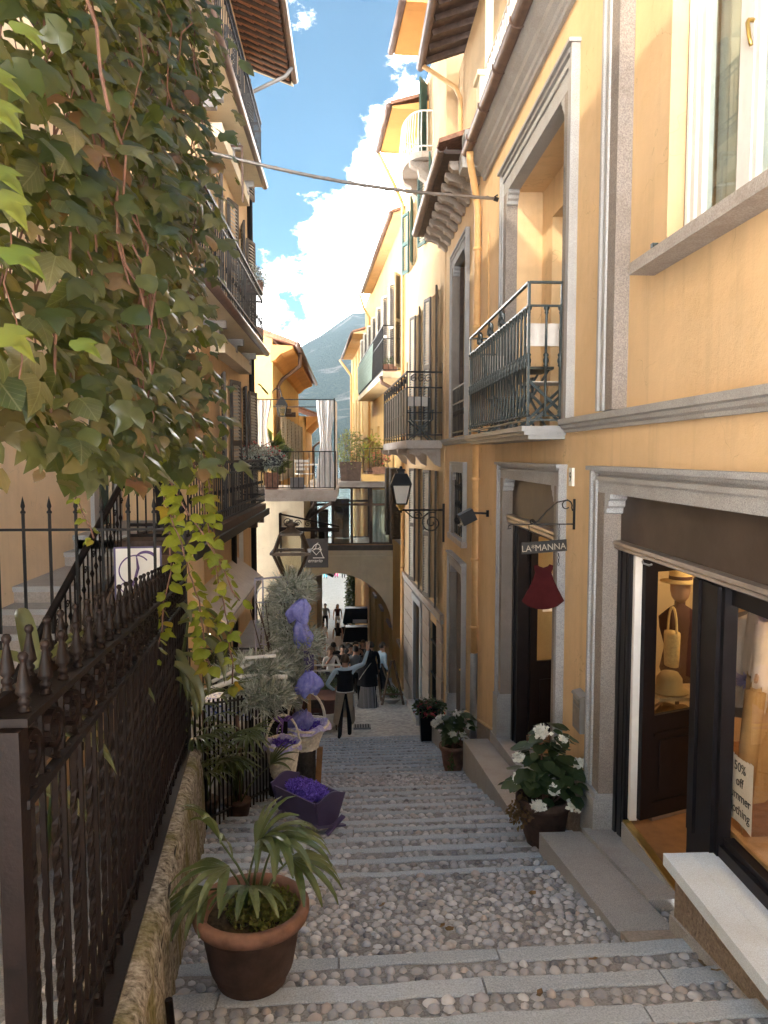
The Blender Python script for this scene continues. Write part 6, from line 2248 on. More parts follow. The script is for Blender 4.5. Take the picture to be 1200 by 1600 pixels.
def tulle(label, c, sx, sy, sz, seed):
    """crumpled gathered cloth"""
    mb = MB()
    n, m = 26, 14
    r = random.Random(seed)
    ph = [r.uniform(0, 6) for _ in range(6)]
    for i in range(n):
        for j in range(m + 1):
            a, f = 2 * pi * i / n, j / m
            rad = (.30 + .70 * sin(pi * f * .75) ** 1.2) * (1 + .20 * sin(5 * a + ph[0] + f * 4) + .13 * sin(9 * a + ph[1] - 5 * f) + .07 * sin(15 * a + ph[2]))
            z = .5 - f + .13 * sin(3 * a + ph[3]) * f + .05 * sin(7 * a + ph[4])
            mb.v.append((c[0] + sx * rad * cos(a) + .3 * sx * sin(f * 3 + ph[5]), c[1] + sy * rad * sin(a), c[2] + sz * z))
    for i in range(n):
        for j in range(m):
            i2 = (i + 1) % n
            mb.f.append((i * (m + 1) + j, i2 * (m + 1) + j, i2 * (m + 1) + j + 1, i * (m + 1) + j + 1))
    return tag(mb.build('tulle_bow', 'tulle', smooth=True), label, 'ribbon', 'blue tulle bows on the silvery bush')


tulle('blue tulle bow topmost on the silvery bush, just below the lantern', (-.58, 9.2, -1.86), .13, .11, .26, 1)
tulle('pale blue tulle sleeve wrapped under the topmost bow', (-.57, 9.22, -2.12), .10, .09, .32, 2)
tulle('bright blue tulle bow sticking out beside the brown table', (-.50, 8.9, -2.66), .14, .11, .26, 3)
bh = thing('bird_house', 'small purple wooden house box on a post in the silvery bush', 'bird house', (-.50, 9.3, -2.62))
MB().box(-.06, .06, -.05, .05, 0, .26).build('box', 'purple', bh)
MB().prism([(-.09, .25), (.09, .25), (0, .34)], 1, -.07, .07).build('roof', 'railmetal', bh)
MB().box(-.02, .02, -.02, .02, -1.5, 0).build('post', 'woodl', bh)

# vertical menu board with letters
vb = thing('letter_board', 'tall black board with white vertical letters behind the wicker baskets', 'board', (-.86, 9.1, ground(9.1)))
MB().box(-.11, .11, -.02, .02, 0, 1.22).build('board', 'dark', vb)
for i, (ch_, z) in enumerate((('F', 1.03), ('E', .80), ('H', .66), ('A', .23), ('N', .09))):
    text(ch_, .13, vb, (0, -.024, z), (radians(90), 0, 0), 'paper')

# stump and baskets
sm = thing('stump', 'dark speckled stump with an orange post beside it under the wicker baskets', 'stump', (-.56, 9.35, ground(9.35)))
MB().lathe([(.15, 0), (.14, .2), (.13, .5), (.135, .58), (.12, .60)], n=12).build('trunk', stone('stump', (.09, .08, .07), .9, 30, 1.0, .2, .02), sm, True)
MB().bar((.15, -.08, -.02), (.19, -.05, .62), .07, .06).build('post', simple('orange_wood', (.30, .15, .06), .7, 0, .2, 12), sm)


def basket(label, c, r0, r1, h, sx, hh, rz, seed, flare=0):
    bk = thing('wicker_basket', label, 'basket', c, rz, 'wicker baskets on the garden fence')
    mb = MB()
    n, m = 30, 13
    for j in range(m + 1):
        f = j / m
        rr = r0 + (r1 - r0) * f ** (.8 if not flare else 1.4)
        for i in range(n):
            a = 2 * pi * i / n
            wv = .006 * (1 if (i + j) % 2 else -1)
            mb.v.append(((rr + wv) * cos(a) * sx, (rr + wv) * sin(a), h * f + .0 + (.03 * abs(cos(a)) * f if flare else 0)))
    for j in range(m):
        for i in range(n):
            i2 = (i + 1) % n
            mb.f.append((j * n + i, j * n + i2, (j + 1) * n + i2, (j + 1) * n + i))
    mb.f.append(tuple(range(n))[::-1])
    mb.build('woven_body', 'wicker', bk)
    mb = MB()
    for q in range(2):
        mb.tube([((r1 + .004) * sx * cos(a), (r1 + .004) * sin(a), h + .008 * sin(14 * a + q * pi) + (.03 * abs(cos(a)) if flare else 0)) for a in [2 * pi * k / 48 for k in range(49)]], .013, 5, False)
    mb.build('rim', 'wicker', bk)
    mb = MB()
    for o_ in (-.018, .018):
        mb.tube([(r1 * sx * .98 * cos(a), o_ + .006 * sin(9 * a), h - .04 + hh * sin(a)) for a in [pi * k / 22 for k in range(23)]], .012, 5)
    mb.build('handle', 'wicker', bk)
    mb = MB()
    rr = random.Random(seed)
    leafcloud(mb, (0, 0, h * .86), r1 * sx * .85, r1 * .85, .06, 420, .05, seed, -.4, 1.3)
    tag(mb.build('lavender', 'lav', bk), kind='stuff')
    mb = MB()
    n = 36
    for i in range(n):
        for j in range(5):
            def p(i, j):
                a = 2 * pi * i / n
                f = j / 4
                q = r1 * (.66 + .36 * f) + .012 * sin(7 * a + j)
                return (q * sx * cos(a), q * sin(a), h * .82 + .085 * sin(f * 2.2) + .022 * sin(5 * a + seed) + .012 * sin(11 * a + j))
            mb.quad(p(i, j), p(i + 1, j), p(i + 1, j + 1), p(i, j + 1))
    mb.build('tulle_lining', M['tulle2'], bk, True)
    return bk


t = NT('pale_tulle')
t.P(Base_Color=t.ramp(t.noise(25, 4, .6), (.35, (.36, .33, .66)), (.65, (.62, .60, .82))), Roughness=.6)
M['tulle2'] = t.m
b1 = basket('round wicker basket with purple ribbon hanging before the letter board', (-.78, 8.75, -3.72), .14, .21, .40, .95, .36, .2, 1)
mb = MB()
for s_ in (-1, 1):
    mb.tube([(0, -.02, .67), (s_ * .06, -.03, .71), (s_ * .11, -.03, .70), (s_ * .05, -.03, .66), (0, -.02, .67)], [.01, .018, .016, .014, .01], 5)
    mb.tube([(0, -.02, .67), (s_ * .02 - .03, -.04, .60), (s_ * .03 - .04, -.04, .52)], [.012, .012, .006], 5)
mb.build('ribbon', simple('purple_ribbon', (.20, .10, .42), .5), b1, True)
b2 = basket('wide flared wicker basket on the stump filled with blue tulle', (-.55, 9.3, ground(9.35) + .62), .15, .27, .28, 1.05, .46, .5, 2, 1)
tl_ = tulle('crumpled blue tulle standing inside the wide wicker basket', (-.58, 9.3, -3.25), .15, .12, .24, 7)

# cradle
cr_ = thing('cradle', 'dark purple wooden cradle full of lavender on crossed legs', 'cradle', (-.42, 7.34, ground(7.34) + .06), radians(134))
Lh, Wb, Wt, z0, z1 = .34, .12, .19, .13, .43
mb = MB()
for s_ in (-1, 1):
    mb.hexa((-Lh, s_ * Wb, z0), (Lh, s_ * Wb, z0), (Lh, s_ * (Wb + .02), z0), (-Lh, s_ * (Wb + .02), z0), (-Lh * 1.05, s_ * Wt, z1), (Lh * 1.05, s_ * Wt, z1), (Lh * 1.05, s_ * (Wt + .02), z1), (-Lh * 1.05, s_ * (Wt + .02), z1))
mb.box(-Lh, Lh, -Wb, Wb, z0, z0 + .02)
mb.build('side_board', 'purple', cr_)
for s_ in (-1, 1):
    prof = [(-Wb - .02, z0 - .02), (Wb + .02, z0 - .02), (Wt + .03, z1 + .02)]
    top = [(Wt + .03 - (2 * Wt + .06) * i / 16, z1 + .02 + .07 * sin(pi * i / 16) ** 1.5 - .015 * sin(2 * pi * i / 8) * 0) for i in range(1, 16)]
    prof += top + [(-Wt - .03, z1 + .02)]
    mb = MB()
    x0 = s_ * Lh
    n = len(prof)
    lean = lambda z: s_ * .05 * (z - z0) / .3
    mb.add([(x0 + lean(z), y, z) for y, z in prof] + [(x0 + lean(z) + s_ * .022, y, z) for y, z in prof], [tuple(range(n)), tuple(range(2 * n - 1, n - 1, -1))] + [(i, n + i, n + (i + 1) % n, (i + 1) % n) for i in range(n)])
    mb.build('end_board', 'purple', cr_)
    mb = MB()
    xx = s_ * (Lh - .03)
    mb.bar((xx + s_ * .06, -.24, .04), (xx + s_ * .06, .22, .17), .022, .06, (1, 0, 0))
    mb.bar((xx + s_ * .09, .22, -.03), (xx + s_ * .09, -.20, .17), .022, .06, (1, 0, 0))
    mb.build('crossed_leg', 'purple', cr_)
MB().bar((-Lh, 0, .10), (Lh, 0, .10), .05, .05).build('stretcher', 'purple', cr_)
mb = MB()
leafcloud(mb, (0, 0, z1 - .01), Lh * .96, Wt * .92, .09, 3000, .032, 5, -.6, 1.4)
tag(mb.build('lavender', 'lav', cr_), kind='stuff')

cr_.scale = (.84, .84, .84)
# ------------------------------------------------------------------ pots and plants
POT = [(.56, 0), (.60, .02), (.62, .10), (.66, .13), (.65, .16), (.70, .19), (.69, .215), (.72, .24), (.84, .74), (.88, .76), (.86, .78), (.90, .81), (.98, .84), (1.0, .89), (1.0, .97), (.96, 1.0), (.86, 1.0), (.80, .93), (.74, .82)]


def pot(root, R, h, mat, rim=None, z=0):
    mb = MB()
    mb.lathe([(r_ * R, q * h) for r_, q in POT], n=40, cap=False)
    mb.lathe([(0, .0), (.56 * R, 0)], n=40, cap=False)
    o = mb.build('pot', mat, root, True, [rim] if rim else None)
    if rim:
        me = o.data
        for p in me.polygons:
            if p.center.z > h * .80:
                p.material_index = 1
    so = MB()
    n = 24
    rr = random.Random(1)
    so.v.append((0, 0, h * .84))
    for k in range(1, 4):
        for i in range(n):
            a = 2 * pi * i / n
            so.v.append((.77 * R * k / 3 * cos(a), .77 * R * k / 3 * sin(a), h * .82 + rr.uniform(-.012, .02)))
    for i in range(n):
        so.f.append((0, 1 + i, 1 + (i + 1) % n))
        for k in range(2):
            so.f.append((1 + k * n + i, 1 + k * n + (i + 1) % n, 1 + (k + 1) * n + (i + 1) % n, 1 + (k + 1) * n + i))
    so.build('soil', 'soil', root, True)


def fan(mb, base, d, n, l, spread=1.9, w=.028, droop=.5, seed=0, fold=.35):
    """palm fan of n strap segments from base heading along d"""
    r = random.Random(seed)
    d = Vector(d).normalized()
    side = d.cross(Vector((0, 0, 1)))
    if side.length < .1:
        side = Vector((1, 0, 0))
    side.normalize()
    upv = side.cross(d).normalized()
    for i in range(n):
        a = (i / (n - 1) - .5) * spread if n > 1 else 0
        e = (d * cos(a) + side * sin(a) + upv * .12 * cos(a)).normalized()
        ll = l * (1 - .16 * abs(a)) * r.uniform(.9, 1.08)
        u = e.cross(upv).normalized()
        m = 7
        o = len(mb.v)
        p = Vector(base)
        dirv = e.copy()
        for k in range(m + 1):
            f = k / m
            ww = w * (.35 + 1.5 * f if f < .4 else .95 - .8 * ((f - .4) / .6) ** 2.2) * .5
            nn = u.cross(dirv).normalized()
            mb.v.extend((tuple(p - u * ww + nn * ww * fold), tuple(p), tuple(p + u * ww + nn * ww * fold)))
            dirv = (dirv + Vector((0, 0, -1)) * droop * f * .55 * r.uniform(.7, 1.3)).normalized()
            p = p + dirv * ll / m
        for k in range(m):
            q = o + k * 3
            mb.f.extend(((q, q + 1, q + 4, q + 3), (q + 1, q + 2, q + 5, q + 4)))


def palm(root, stems, l, seed, z0, nseg=8, w=.03, droop=.45):
    """stems: list of (fan position, direction)"""
    sm_ = MB()
    for i, (pos, d) in enumerate(stems):
        pos = Vector(pos)
        b_ = Vector((rnd(-.05, .05), rnd(-.05, .05), z0))
        mid = b_.lerp(pos, .55) + Vector((0, 0, .06))
        sm_.tube([b_, b_.lerp(mid, .5) + Vector((0, 0, .04)), mid, pos], [.011, .008, .006, .005], 5)
        mb = MB()
        fan(mb, pos, d, nseg, l * rnd(.85, 1.1), 2.0, w, droop, seed * 31 + i)
        mb.build('frond', 'palm', root)
    sm_.build('stems', 'bush', root, True)


p1_ = thing('potted_palm', 'large terracotta pot with lady palm and ground herbs on the nearest step', 'potted plant', (-.50, 3.74, tread_z(-.5, 3.62) + .012))
pot(p1_, .292, .40, 'terrad', 'terra')
tag(leafcloud(MB(), (.06, 0, .37), .19, .18, .05, 1100, .03, 2, -.8, 1.3).build('ground_herbs', 'herb', p1_), kind='stuff')
palm(p1_, [((-.15, -.02, .74), (-.35, -.25, .8)), ((.05, .06, .70), (.6, -.3, .35)), ((.13, .0, .74), (.8, -.45, .05)), ((.02, .08, .64), (.3, .1, .55)), ((-.10, -.06, .62), (-.8, -.45, .1)), ((-.22, .02, .46), (-.8, -.5, -.3)), ((.0, -.06, .52), (-.05, -.6, .2)), ((.20, .05, .60), (.8, -.2, -.2))], .36, 3, .33, 7, .05, .75)

p2_ = thing('potted_begonia', 'large dark terracotta pot with bushy white begonia at the foot of the doorstep', 'potted plant', (1.70, 6.46, tread_z(1.70, 6.46) + .01), group='terracotta pots of white begonia')
pot(p2_, .25, .43, 'terrad')
p3_ = thing('potted_begonia', 'smaller reddish terracotta pot with white begonia at the end of the long doorstep', 'potted plant', (1.52, 10.98, tread_z(1.52, 10.98) + .01), group='terracotta pots of white begonia')
pot(p3_, .21, .40, 'terra')


def roundleaf(mb, p, d, s_, r):
    d = Vector(d).normalized()
    u = d.cross(Vector((r.uniform(-.3, .3), r.uniform(-.3, .3), 1))).normalized()
    nn = u.cross(d)
    n = 9
    c = Vector(p) + d * s_ * .5
    mb.v.append(tuple(c - nn * s_ * .10))
    o = len(mb.v) - 1
    for i in range(n):
        a = 2 * pi * i / n
        q = s_ * .5 * (1 + .10 * cos(3 * a)) * (1.15 if i == 0 else 1)
        mb.v.append(tuple(c + d * q * cos(a) + u * q * .92 * sin(a) + nn * r.uniform(-.03, .05) * s_ - Vector((0, 0, .12 * s_ * max(0, cos(a))))))
    for i in range(n):
        mb.f.append((o, o + 1 + i, o + 1 + (i + 1) % n))


def begonia(root, h, lobes, ls, seed, flowers):
    r = random.Random(seed)
    mb, st_ = MB(), MB()
    for (c, rad, n) in lobes:
        for i in range(n):
            a, e = r.uniform(0, 2 * pi), r.uniform(-.35, 1.4)
            v = Vector((cos(a) * cos(e), sin(a) * cos(e), sin(e)))
            p = Vector(c) + v * rad * r.uniform(.55, 1.0)
            roundleaf(mb, p, (v.x, v.y, v.z * .3 - .35), ls * r.uniform(.65, 1.25), r)
        st_.tube([(c[0] * .2, c[1] * .2, h * .8), (c[0] * .7, c[1] * .7, (h * .8 + c[2]) / 2), c], .009, 5)
    tag(mb.build('leaves', 'begonia', root, True), kind='stuff')
    st_.build('stems', 'stem', root)
    for (c, rad) in flowers:
        mb = MB()
        leafcloud(mb, c, rad, rad, rad * .8, int(150), .035, r.randint(0, 999), -.2, 1.05)
        mb.build('blossom', 'petalw', root)
    mb = MB()
    return mb


begonia(p2_, .43, [((0, 0, .58), .20, 60), ((-.03, .0, .80), .16, 42), ((.06, .05, .95), .12, 22), ((-.16, -.05, .62), .14, 34), ((.14, -.10, .50), .17, 36), ((.20, .0, .62), .12, 18), ((.10, .08, .74), .14, 24)], .12, 4,
        [((-.05, -.06, 1.02), .062), ((.16, 0, .92), .05), ((.30, -.02, .72), .04), ((-.24, -.08, .62), .045), ((.02, -.22, .58), .045), ((-.12, -.25, .45), .05), ((.20, -.24, .45), .055), ((.12, -.1, .95), .035), ((-.24, -.02, .78), .035)])
tag(leafcloud(MB(), (-.24, -.10, .36), .10, .10, .15, 150, .05, 8, .6, 1.4).build('withered_leaves', 'dry', p2_), kind='stuff')
begonia(p3_, .40, [((0, 0, .55), .18, 50), ((-.05, 0, .72), .16, 40), ((.10, 0, .78), .14, 30), ((.16, -.03, .66), .10, 18)], .11, 6,
        [((-.20, -.05, .80), .06), ((-.28, -.05, .74), .05), ((.05, -.05, .86), .06), ((-.05, -.16, .62), .055), ((.24, -.04, .68), .04), ((.12, -.14, .60), .03)])
tag(leafcloud(MB(), (-.05, -.17, .22), .05, .05, .2, 60, .05, 9, .4, 1.3).build('trailing_ivy', 'bush', p3_), kind='stuff')
p4_ = thing('tall_planter', 'tall square black planter with red flowers beyond the doorsteps', 'planter', (1.55, 14.95, tread_z(1.55, 14.95) + .02))
MB().hexa((-.13, -.13, 0), (.13, -.13, 0), (.13, .13, 0), (-.13, .13, 0), (-.18, -.18, .72), (.18, -.18, .72), (.18, .18, .72), (-.18, .18, .72)).build('box', 'dark', p4_)
tag(leafcloud(MB(), (.03, -.04, .72), .34, .28, .17, 520, .08, 5, .2, 1.5).build('leaves', 'begonia', p4_), kind='stuff')
tag(leafcloud(MB(), (.0, -.16, .70), .32, .18, .17, 46, .07, 12, .0, 1.0).build('flowers', 'petalr', p4_), kind='stuff')

# palms and broad-leaved plants behind the fences
for (lab, x, y, z, seed, k, sc) in (('lady palm rising inside the garden fence below the mossy wall end', -1.50, 7.75, -3.55, 11, 16, 1.05), ('lady palm leaning over the black bar fence', -1.22, 8.15, -3.75, 12, 12, .9), ('darker lady palm low behind the palm pot and fence', -1.62, 7.3, -3.35, 13, 11, .95)):
    pp = thing('lady_palm', lab, 'palm', (x, y, z), group='lady palms behind the garden fence')
    r = random.Random(seed)
    st_ = []
    for i in range(k):
        a = r.uniform(-2.6, .6)
        hgt = r.uniform(.35, 1.25) * sc
        rad = r.uniform(.12, .42)
        st_.append(((rad * cos(a), rad * sin(a), hgt), (cos(a) * .8 + r.uniform(-.3, .3), sin(a) * .8, r.uniform(-.1, .8))))
    palm(pp, st_, .36, seed, 0, 8, .04, .55)
    MB().tube([(0, 0, 0), (.03, 0, .5), (0, .03, .95)], [.03, .025, .02], 7).build('trunk', 'stem', pp, True)
    MB().lathe([(.10, -.25), (.14, 0), (.15, .02), (.12, .02)], n=14).build('pot', 'terrad', pp, True)


def strap(mb, base, d, l, w, droop, seed=0, m=12, twist=0):
    r = random.Random(seed)
    p, dirv = Vector(base), Vector(d).normalized()
    o = len(mb.v)
    u0 = dirv.cross(Vector((0, 0, 1)))
    u0 = u0.normalized() if u0.length > .05 else Vector((1, 0, 0))
    for k in range(m + 1):
        f = k / m
        ww = w * .5 * (sin(pi * min(1, f * .85 + .12)) ** .6 if f < 1 else 0.02)
        if f > .8:
            ww *= max(.03, (1 - f) / .2) ** .7
        u = (u0 * cos(twist * f) + dirv.cross(u0) * sin(twist * f)).normalized()
        nn = u.cross(dirv).normalized()
        mb.v.extend((tuple(p - u * ww * .85 + nn * ww * .7), tuple(p - u * ww * .5 + nn * ww * .25), tuple(p), tuple(p + u * ww * .5 + nn * ww * .25), tuple(p + u * ww * .85 + nn * ww * .7)))
        dirv = (dirv + Vector((0, 0, -droop * (.3 + f) / m * 3))).normalized()
        p = p + dirv * l / m
    for k in range(m):
        for j in range(4):
            q = o + k * 5 + j
            mb.f.append((q, q + 1, q + 6, q + 5))


def broad(label, base, leaves):
    bp = thing('broad_leaf_plant', label, 'plant', base, group='broad-leaved plants behind the iron fence')
    st_ = MB()
    for i, (off, d, l, w, dr) in enumerate(leaves):
        mb = MB()
        strap(mb, off, d, l, w, dr, i, 14, rnd(-.4, .4))
        mb.build('leaf', 'broad', bp, True)
        st_.tube([(0, 0, -.9), (off[0] * .5, off[1] * .5, -.3), off], .010, 5)
    st_.build('stems', 'bush', bp, True)
    return bp


broad('broad ribbed leaves bending over the spikes nearest the gate post', (-1.35, 2.45, -1.0), [((0, 0, .05), (-.3, -.1, .9), .52, .12, .5), ((.06, .05, -.05), (.5, -.4, .35), .48, .10, .9), ((.1, .2, .0), (.9, .3, .3), .5, .10, .8), ((-.05, .1, .1), (.3, .6, .9), .5, .10, .9), ((0, -.1, -.05), (-.8, -.5, .2), .5, .12, .8), ((.1, .1, -.1), (.9, -.1, .1), .45, .09, .5), ((.05, .3, -.02), (.7, .5, .5), .5, .10, .9)])
broad('broad dark leaves standing among the middle spikes', (-1.5, 3.7, -1.15), [((0, 0, .0), (.3, .1, .9), .5, .12, 1.0), ((.1, .1, -.05), (.7, -.3, .5), .45, .10, .9), ((-.1, .2, .0), (-.2, .3, .9), .5, .11, .7), ((.1, .3, -.1), (.8, .4, .5), .45, .10, .9)])
broad('large pale leaves drooping outside the far end of the fence', (-1.46, 6.35, -1.50), [((.05, -.1, .12), (.75, -.2, .35), .50, .10, .9), ((.1, .0, .0), (.7, -.3, .1), .58, .11, 1.3), ((.05, -.3, -.05), (.45, -.6, .15), .50, .10, 1.7), ((.05, -.5, -.10), (.6, -.3, .1), .55, .12, 1.5), ((.1, .1, .1), (.9, .1, .3), .50, .09, 1.2), ((.0, -.2, .15), (.3, -.3, .9), .48, .09, 1.4), ((.05, .2, -.05), (.8, .1, .2), .55, .09, 1.3), ((.08, -.15, -.12), (.8, -.5, .3), .5, .09, 1.6), ((.02, .1, .05), (.5, .4, .8), .5, .09, 1.2), ((.08, -.4, -.25), (.7, -.5, .25), .45, .09, 1.7)])
for (lab, c, rx, ry, rz_, n, s_, mat, seed) in (('dark leafy shrub in the corner below the lower balcony', (-1.9, 11.6, -3.2), .3, .4, .35, 420, .10, 'bush', 21), ('low green shrub in a trough on the small terrace', (-1.75, 10.9, -3.2), .28, .25, .22, 300, .09, 'bush', 22), ('pale potted shrub at the end of the small terrace', (-1.2, 11.4, -3.1), .26, .26, .32, 330, .08, 'bushy', 23)):
    tp = thing('terrace_shrub', lab, 'shrub', (c[0], c[1], c[2] - .35), group='shrubs on the small terrace')
    tag(leafcloud(MB(), (0, 0, .35), rx, ry, rz_, n, s_, seed).build('leaves', mat, tp), kind='stuff')
    MB().lathe([(.12, -.05), (.17, .18), (.18, .2), (.15, .2)], n=14).build('pot', 'terrad', tp, True)
tt = thing('cloth_table', 'small table with blue and white cloth behind the silvery bush', 'table', (-1.55, 9.7, -3.55))
t = NT('blue_pattern')
t.P(Base_Color=t.ramp(t.voro(26).outputs['Distance'], (.3, (.08, .14, .5)), (.45, (.7, .72, .78))), Roughness=.8)
MB().box(-.3, .3, -.25, .25, .44, .46).box(-.3, .3, -.256, -.25, .25, .46).box(.30, .306, -.25, .25, .25, .46).build('tablecloth', t.m, tt)
for x in (-.25, .25):
    for y in (-.2, .2):
        MB().bar((x, y, 0), (x, y, .44), .03).build('leg', 'iron', tt)
lp = thing('terrace_lamp', 'tiny lit bulb lamp hanging under the awning', 'lamp', (-1.85, 10.0, -2.36))
MB().lathe([(0, -.05), (.035, -.035), (.045, 0), (.03, .03), (0, .035)], n=10).build('bulb', emis('bulb_glow', (1, .75, .42), 14), lp, True)
MB().tube([(0, 0, .03), (0, 0, .45)], .005, 4).build('cord', 'iron', lp)
pl_d = bpy.data.lights.new('bulb_light', 'POINT')
pl_d.energy = 5
pl_d.color = (1, .66, .35)
pl_d.shadow_soft_size = .04
plo = bpy.data.objects.new('bulb_light', pl_d)
COL.objects.link(plo)
plo.parent = lp
plo.location = (0, 0, -.09)

# ------------------------------------------------------------------ creeper curtain
vn = thing('creeper', 'great hanging curtain of lobed creeper leaves over the fence, olive with reddish ones', 'creeper', (-1.2, 3, 3.6))
LEAF = [(0, 0), (.16, -.12), (.34, -.04), (.50, .10), (.58, .42), (.42, .40), (.28, .42), (.24, .60), (.10, .84), (.0, 1.05), (-.10, .84), (-.24, .60), (-.28, .42), (-.42, .40), (-.58, .42), (-.50, .10), (-.34, -.04), (-.16, -.12)]
LEAF2 = [(0, 0), (.25, .05), (.42, .30), (.38, .55), (.20, .8), (0, 1.0), (-.20, .8), (-.38, .55), (-.42, .30), (-.25, .05)]


def leafshape(kind=0):
    pts = LEAF if kind == 0 else LEAF2
    vs, fs = [], []
    for x, y in pts:
        vs.append((x, y, -.10 * abs(x) - .26 * y * y + .05 * (x * x)))
    n = len(pts)
    mid = [(0, .3, .02), (0, .6, -.07)]
    vs += mid
    c0, c1 = n, n + 1
    top = max(range(n), key=lambda i: pts[i][1])
    for i in range(n):
        j = (i + 1) % n
        yy = (pts[i][1] + pts[j][1]) / 2
        fs.append((i, j, c0 if yy < .45 else c1))
    fs.append((top, c0, c1))
    lo = [i for i in range(n) if pts[i][1] < .45]
    fs = [f for f in fs if len(set(f)) == 3]
    r_side = [i for i in range(n) if pts[i][0] > 0]
    l_side = [i for i in range(n) if pts[i][0] < 0]
    a = min(r_side, key=lambda i: abs(pts[i][1] - .45))
    b_ = min(l_side, key=lambda i: abs(pts[i][1] - .45))
    fs += [(a, c1, c0), (b_, c0, c1)]
    return np.array(vs), fs


def vine_p(y, z, t_):
    """point on the creeper curtain"""
    bulge = .10 * sin(2.1 * y + 1.3 * z) + .07 * sin(4.7 * y - 2.2 * z + 1)
    return Vector((-.76 - .058 * y + bulge * .6 + t_, y, z))


r = random.Random(21)
leaves = []
while len(leaves) < 7400:
    y = r.uniform(.95, 5.75)
    z = r.uniform(-.1, 4.1)
    low = .02 + .09 * sin(3.1 * y) + .05 * sin(7.3 * y + 1) + (.10 if y > 4.6 else 0) - .03 * y
    if z < low:
        continue
    far_edge = 5.62 - .10 * max(0, z - 1) + .12 * sin(5 * z) + .05 * sin(13 * z) - max(0, .9 - z) * .15
    if y > far_edge:
        continue
    if z > .75 * y + 1.3:
        if r.random() < .6:
            continue
    t_ = r.gauss(-.05, .13)
    if y < 2.2:
        t_ -= r.uniform(.0, .25)
        if r.random() < .35:
            continue
    p = vine_p(y, z, t_)
    leaves.append(p)
mats_R = []
items = []
for p in leaves:
    s_ = r.uniform(.06, .122) * (1.0 if p.y > 1.8 else .9)
    yaw = r.gauss(.35, .75)
    tip = Vector((sin(yaw) * .7 + .15, -cos(yaw) * .7, -r.uniform(.25, 1.0))).normalized()
    nrm = Vector((.65 + r.uniform(-.5, .4), -.35 + r.uniform(-.6, .6), .55 + r.uniform(-.5, .5)))
    xax = tip.cross(nrm).normalized()
    nrm = xax.cross(tip).normalized()
    items.append((p, xax, tip, nrm, s_))
cp = Vector((0, 0, 0))
items.sort(key=lambda it: -it[4] / max(.5, it[0].length))
shapes = [leafshape(0), leafshape(0), leafshape(1)]
lm_ = []
for k, (v, f) in enumerate(shapes):
    v = v.copy()
    v[:, 2] += np.random.RandomState(k).uniform(-.05, .05, len(v)) * (np.abs(v[:, 0]) + .2)
    me = bpy.data.meshes.new('leaf')
    me.from_pydata([tuple(q) for q in v], [], f)
    me.materials.append(M['vine1'])
    me.polygons.foreach_set('use_smooth', [True] * len(me.polygons))
    lm_.append(me)
inv = p_world(vn).inverted()
for i, (p, xa, ta, na, s_) in enumerate(items[:300]):
    o = link('leaf', lm_[r.choice((0, 0, 1, 1, 2))], vn)
    m_ = Matrix((xa, ta, na)).transposed().to_4x4() @ Matrix.Scale(s_, 4)
    m_.translation = p
    o.matrix_parent_inverse = inv
    o.matrix_basis = m_
mb = MB()
for (p, xa, ta, na, s_) in items[300:]:
    v, f = shapes[r.choice((0, 0, 1, 2))]
    o = len(mb.v)
    for q in v:
        mb.v.append(tuple(p + (xa * q[0] + ta * q[1] + na * (q[2] + r.uniform(-.04, .04))) * s_))
    mb.f.extend(tuple(k + o for k in g) for g in f)
tag(part(mb, 'foliage', 'vine', vn, True), kind='stuff')
mb = MB()
for i in range(330):
    y, z = r.uniform(.9, 5.6), r.uniform(.6, 4.0)
    p = vine_p(y, z, r.gauss(-.06, .08))
    pts = [p]
    for k in range(5):
        p = p + Vector((r.uniform(-.05, .05), r.uniform(-.07, .07), -r.uniform(.06, .18)))
        pts.append(p)
    if pts[-1].z > -.1:
        mb.tube(pts, r.uniform(.002, .005), 4)
tag(part(mb, 'hanging_stems', 'stem', vn), kind='stuff')
# trailing lime strands and the big leaves nearest the eye, coloured as if backlit
mb, ms = MB(), MB()
for (y, x, z, s_, seed) in ((1.02, -.51, .60, .062, 1), (1.05, -.52, .47, .06, 2), (1.0, -.50, .41, .066, 3), (1.1, -.53, .33, .062, 4), (1.08, -.51, .25, .058, 5), (1.15, -.55, .68, .055, 6), (1.3, -.50, .16, .05, 8), (1.06, -.48, .53, .045, 9), (1.12, -.54, .15, .06, 10), (1.2, -.58, .40, .06, 11)):
    rr = random.Random(seed)
    v, f = shapes[0]
    tip = Vector((.75, -.1 + rr.uniform(-.2, .2), -.55 + rr.uniform(-.2, .2))).normalized()
    nrm = Vector((.35, -.5, .8))
    xax = tip.cross(nrm).normalized()
    nrm = xax.cross(tip)
    o = len(mb.v)
    for w in v:
        mb.v.append(tuple(Vector((x + .055, y, z + .03)) + (xax * w[0] + tip * w[1] + nrm * w[2]) * s_))
    mb.f.extend(tuple(k + o for k in q) for q in f)
mbn, mb = mb, MB()
tag(part(mbn, 'backlit_leaves', 'vinenear', vn, True), kind='stuff')
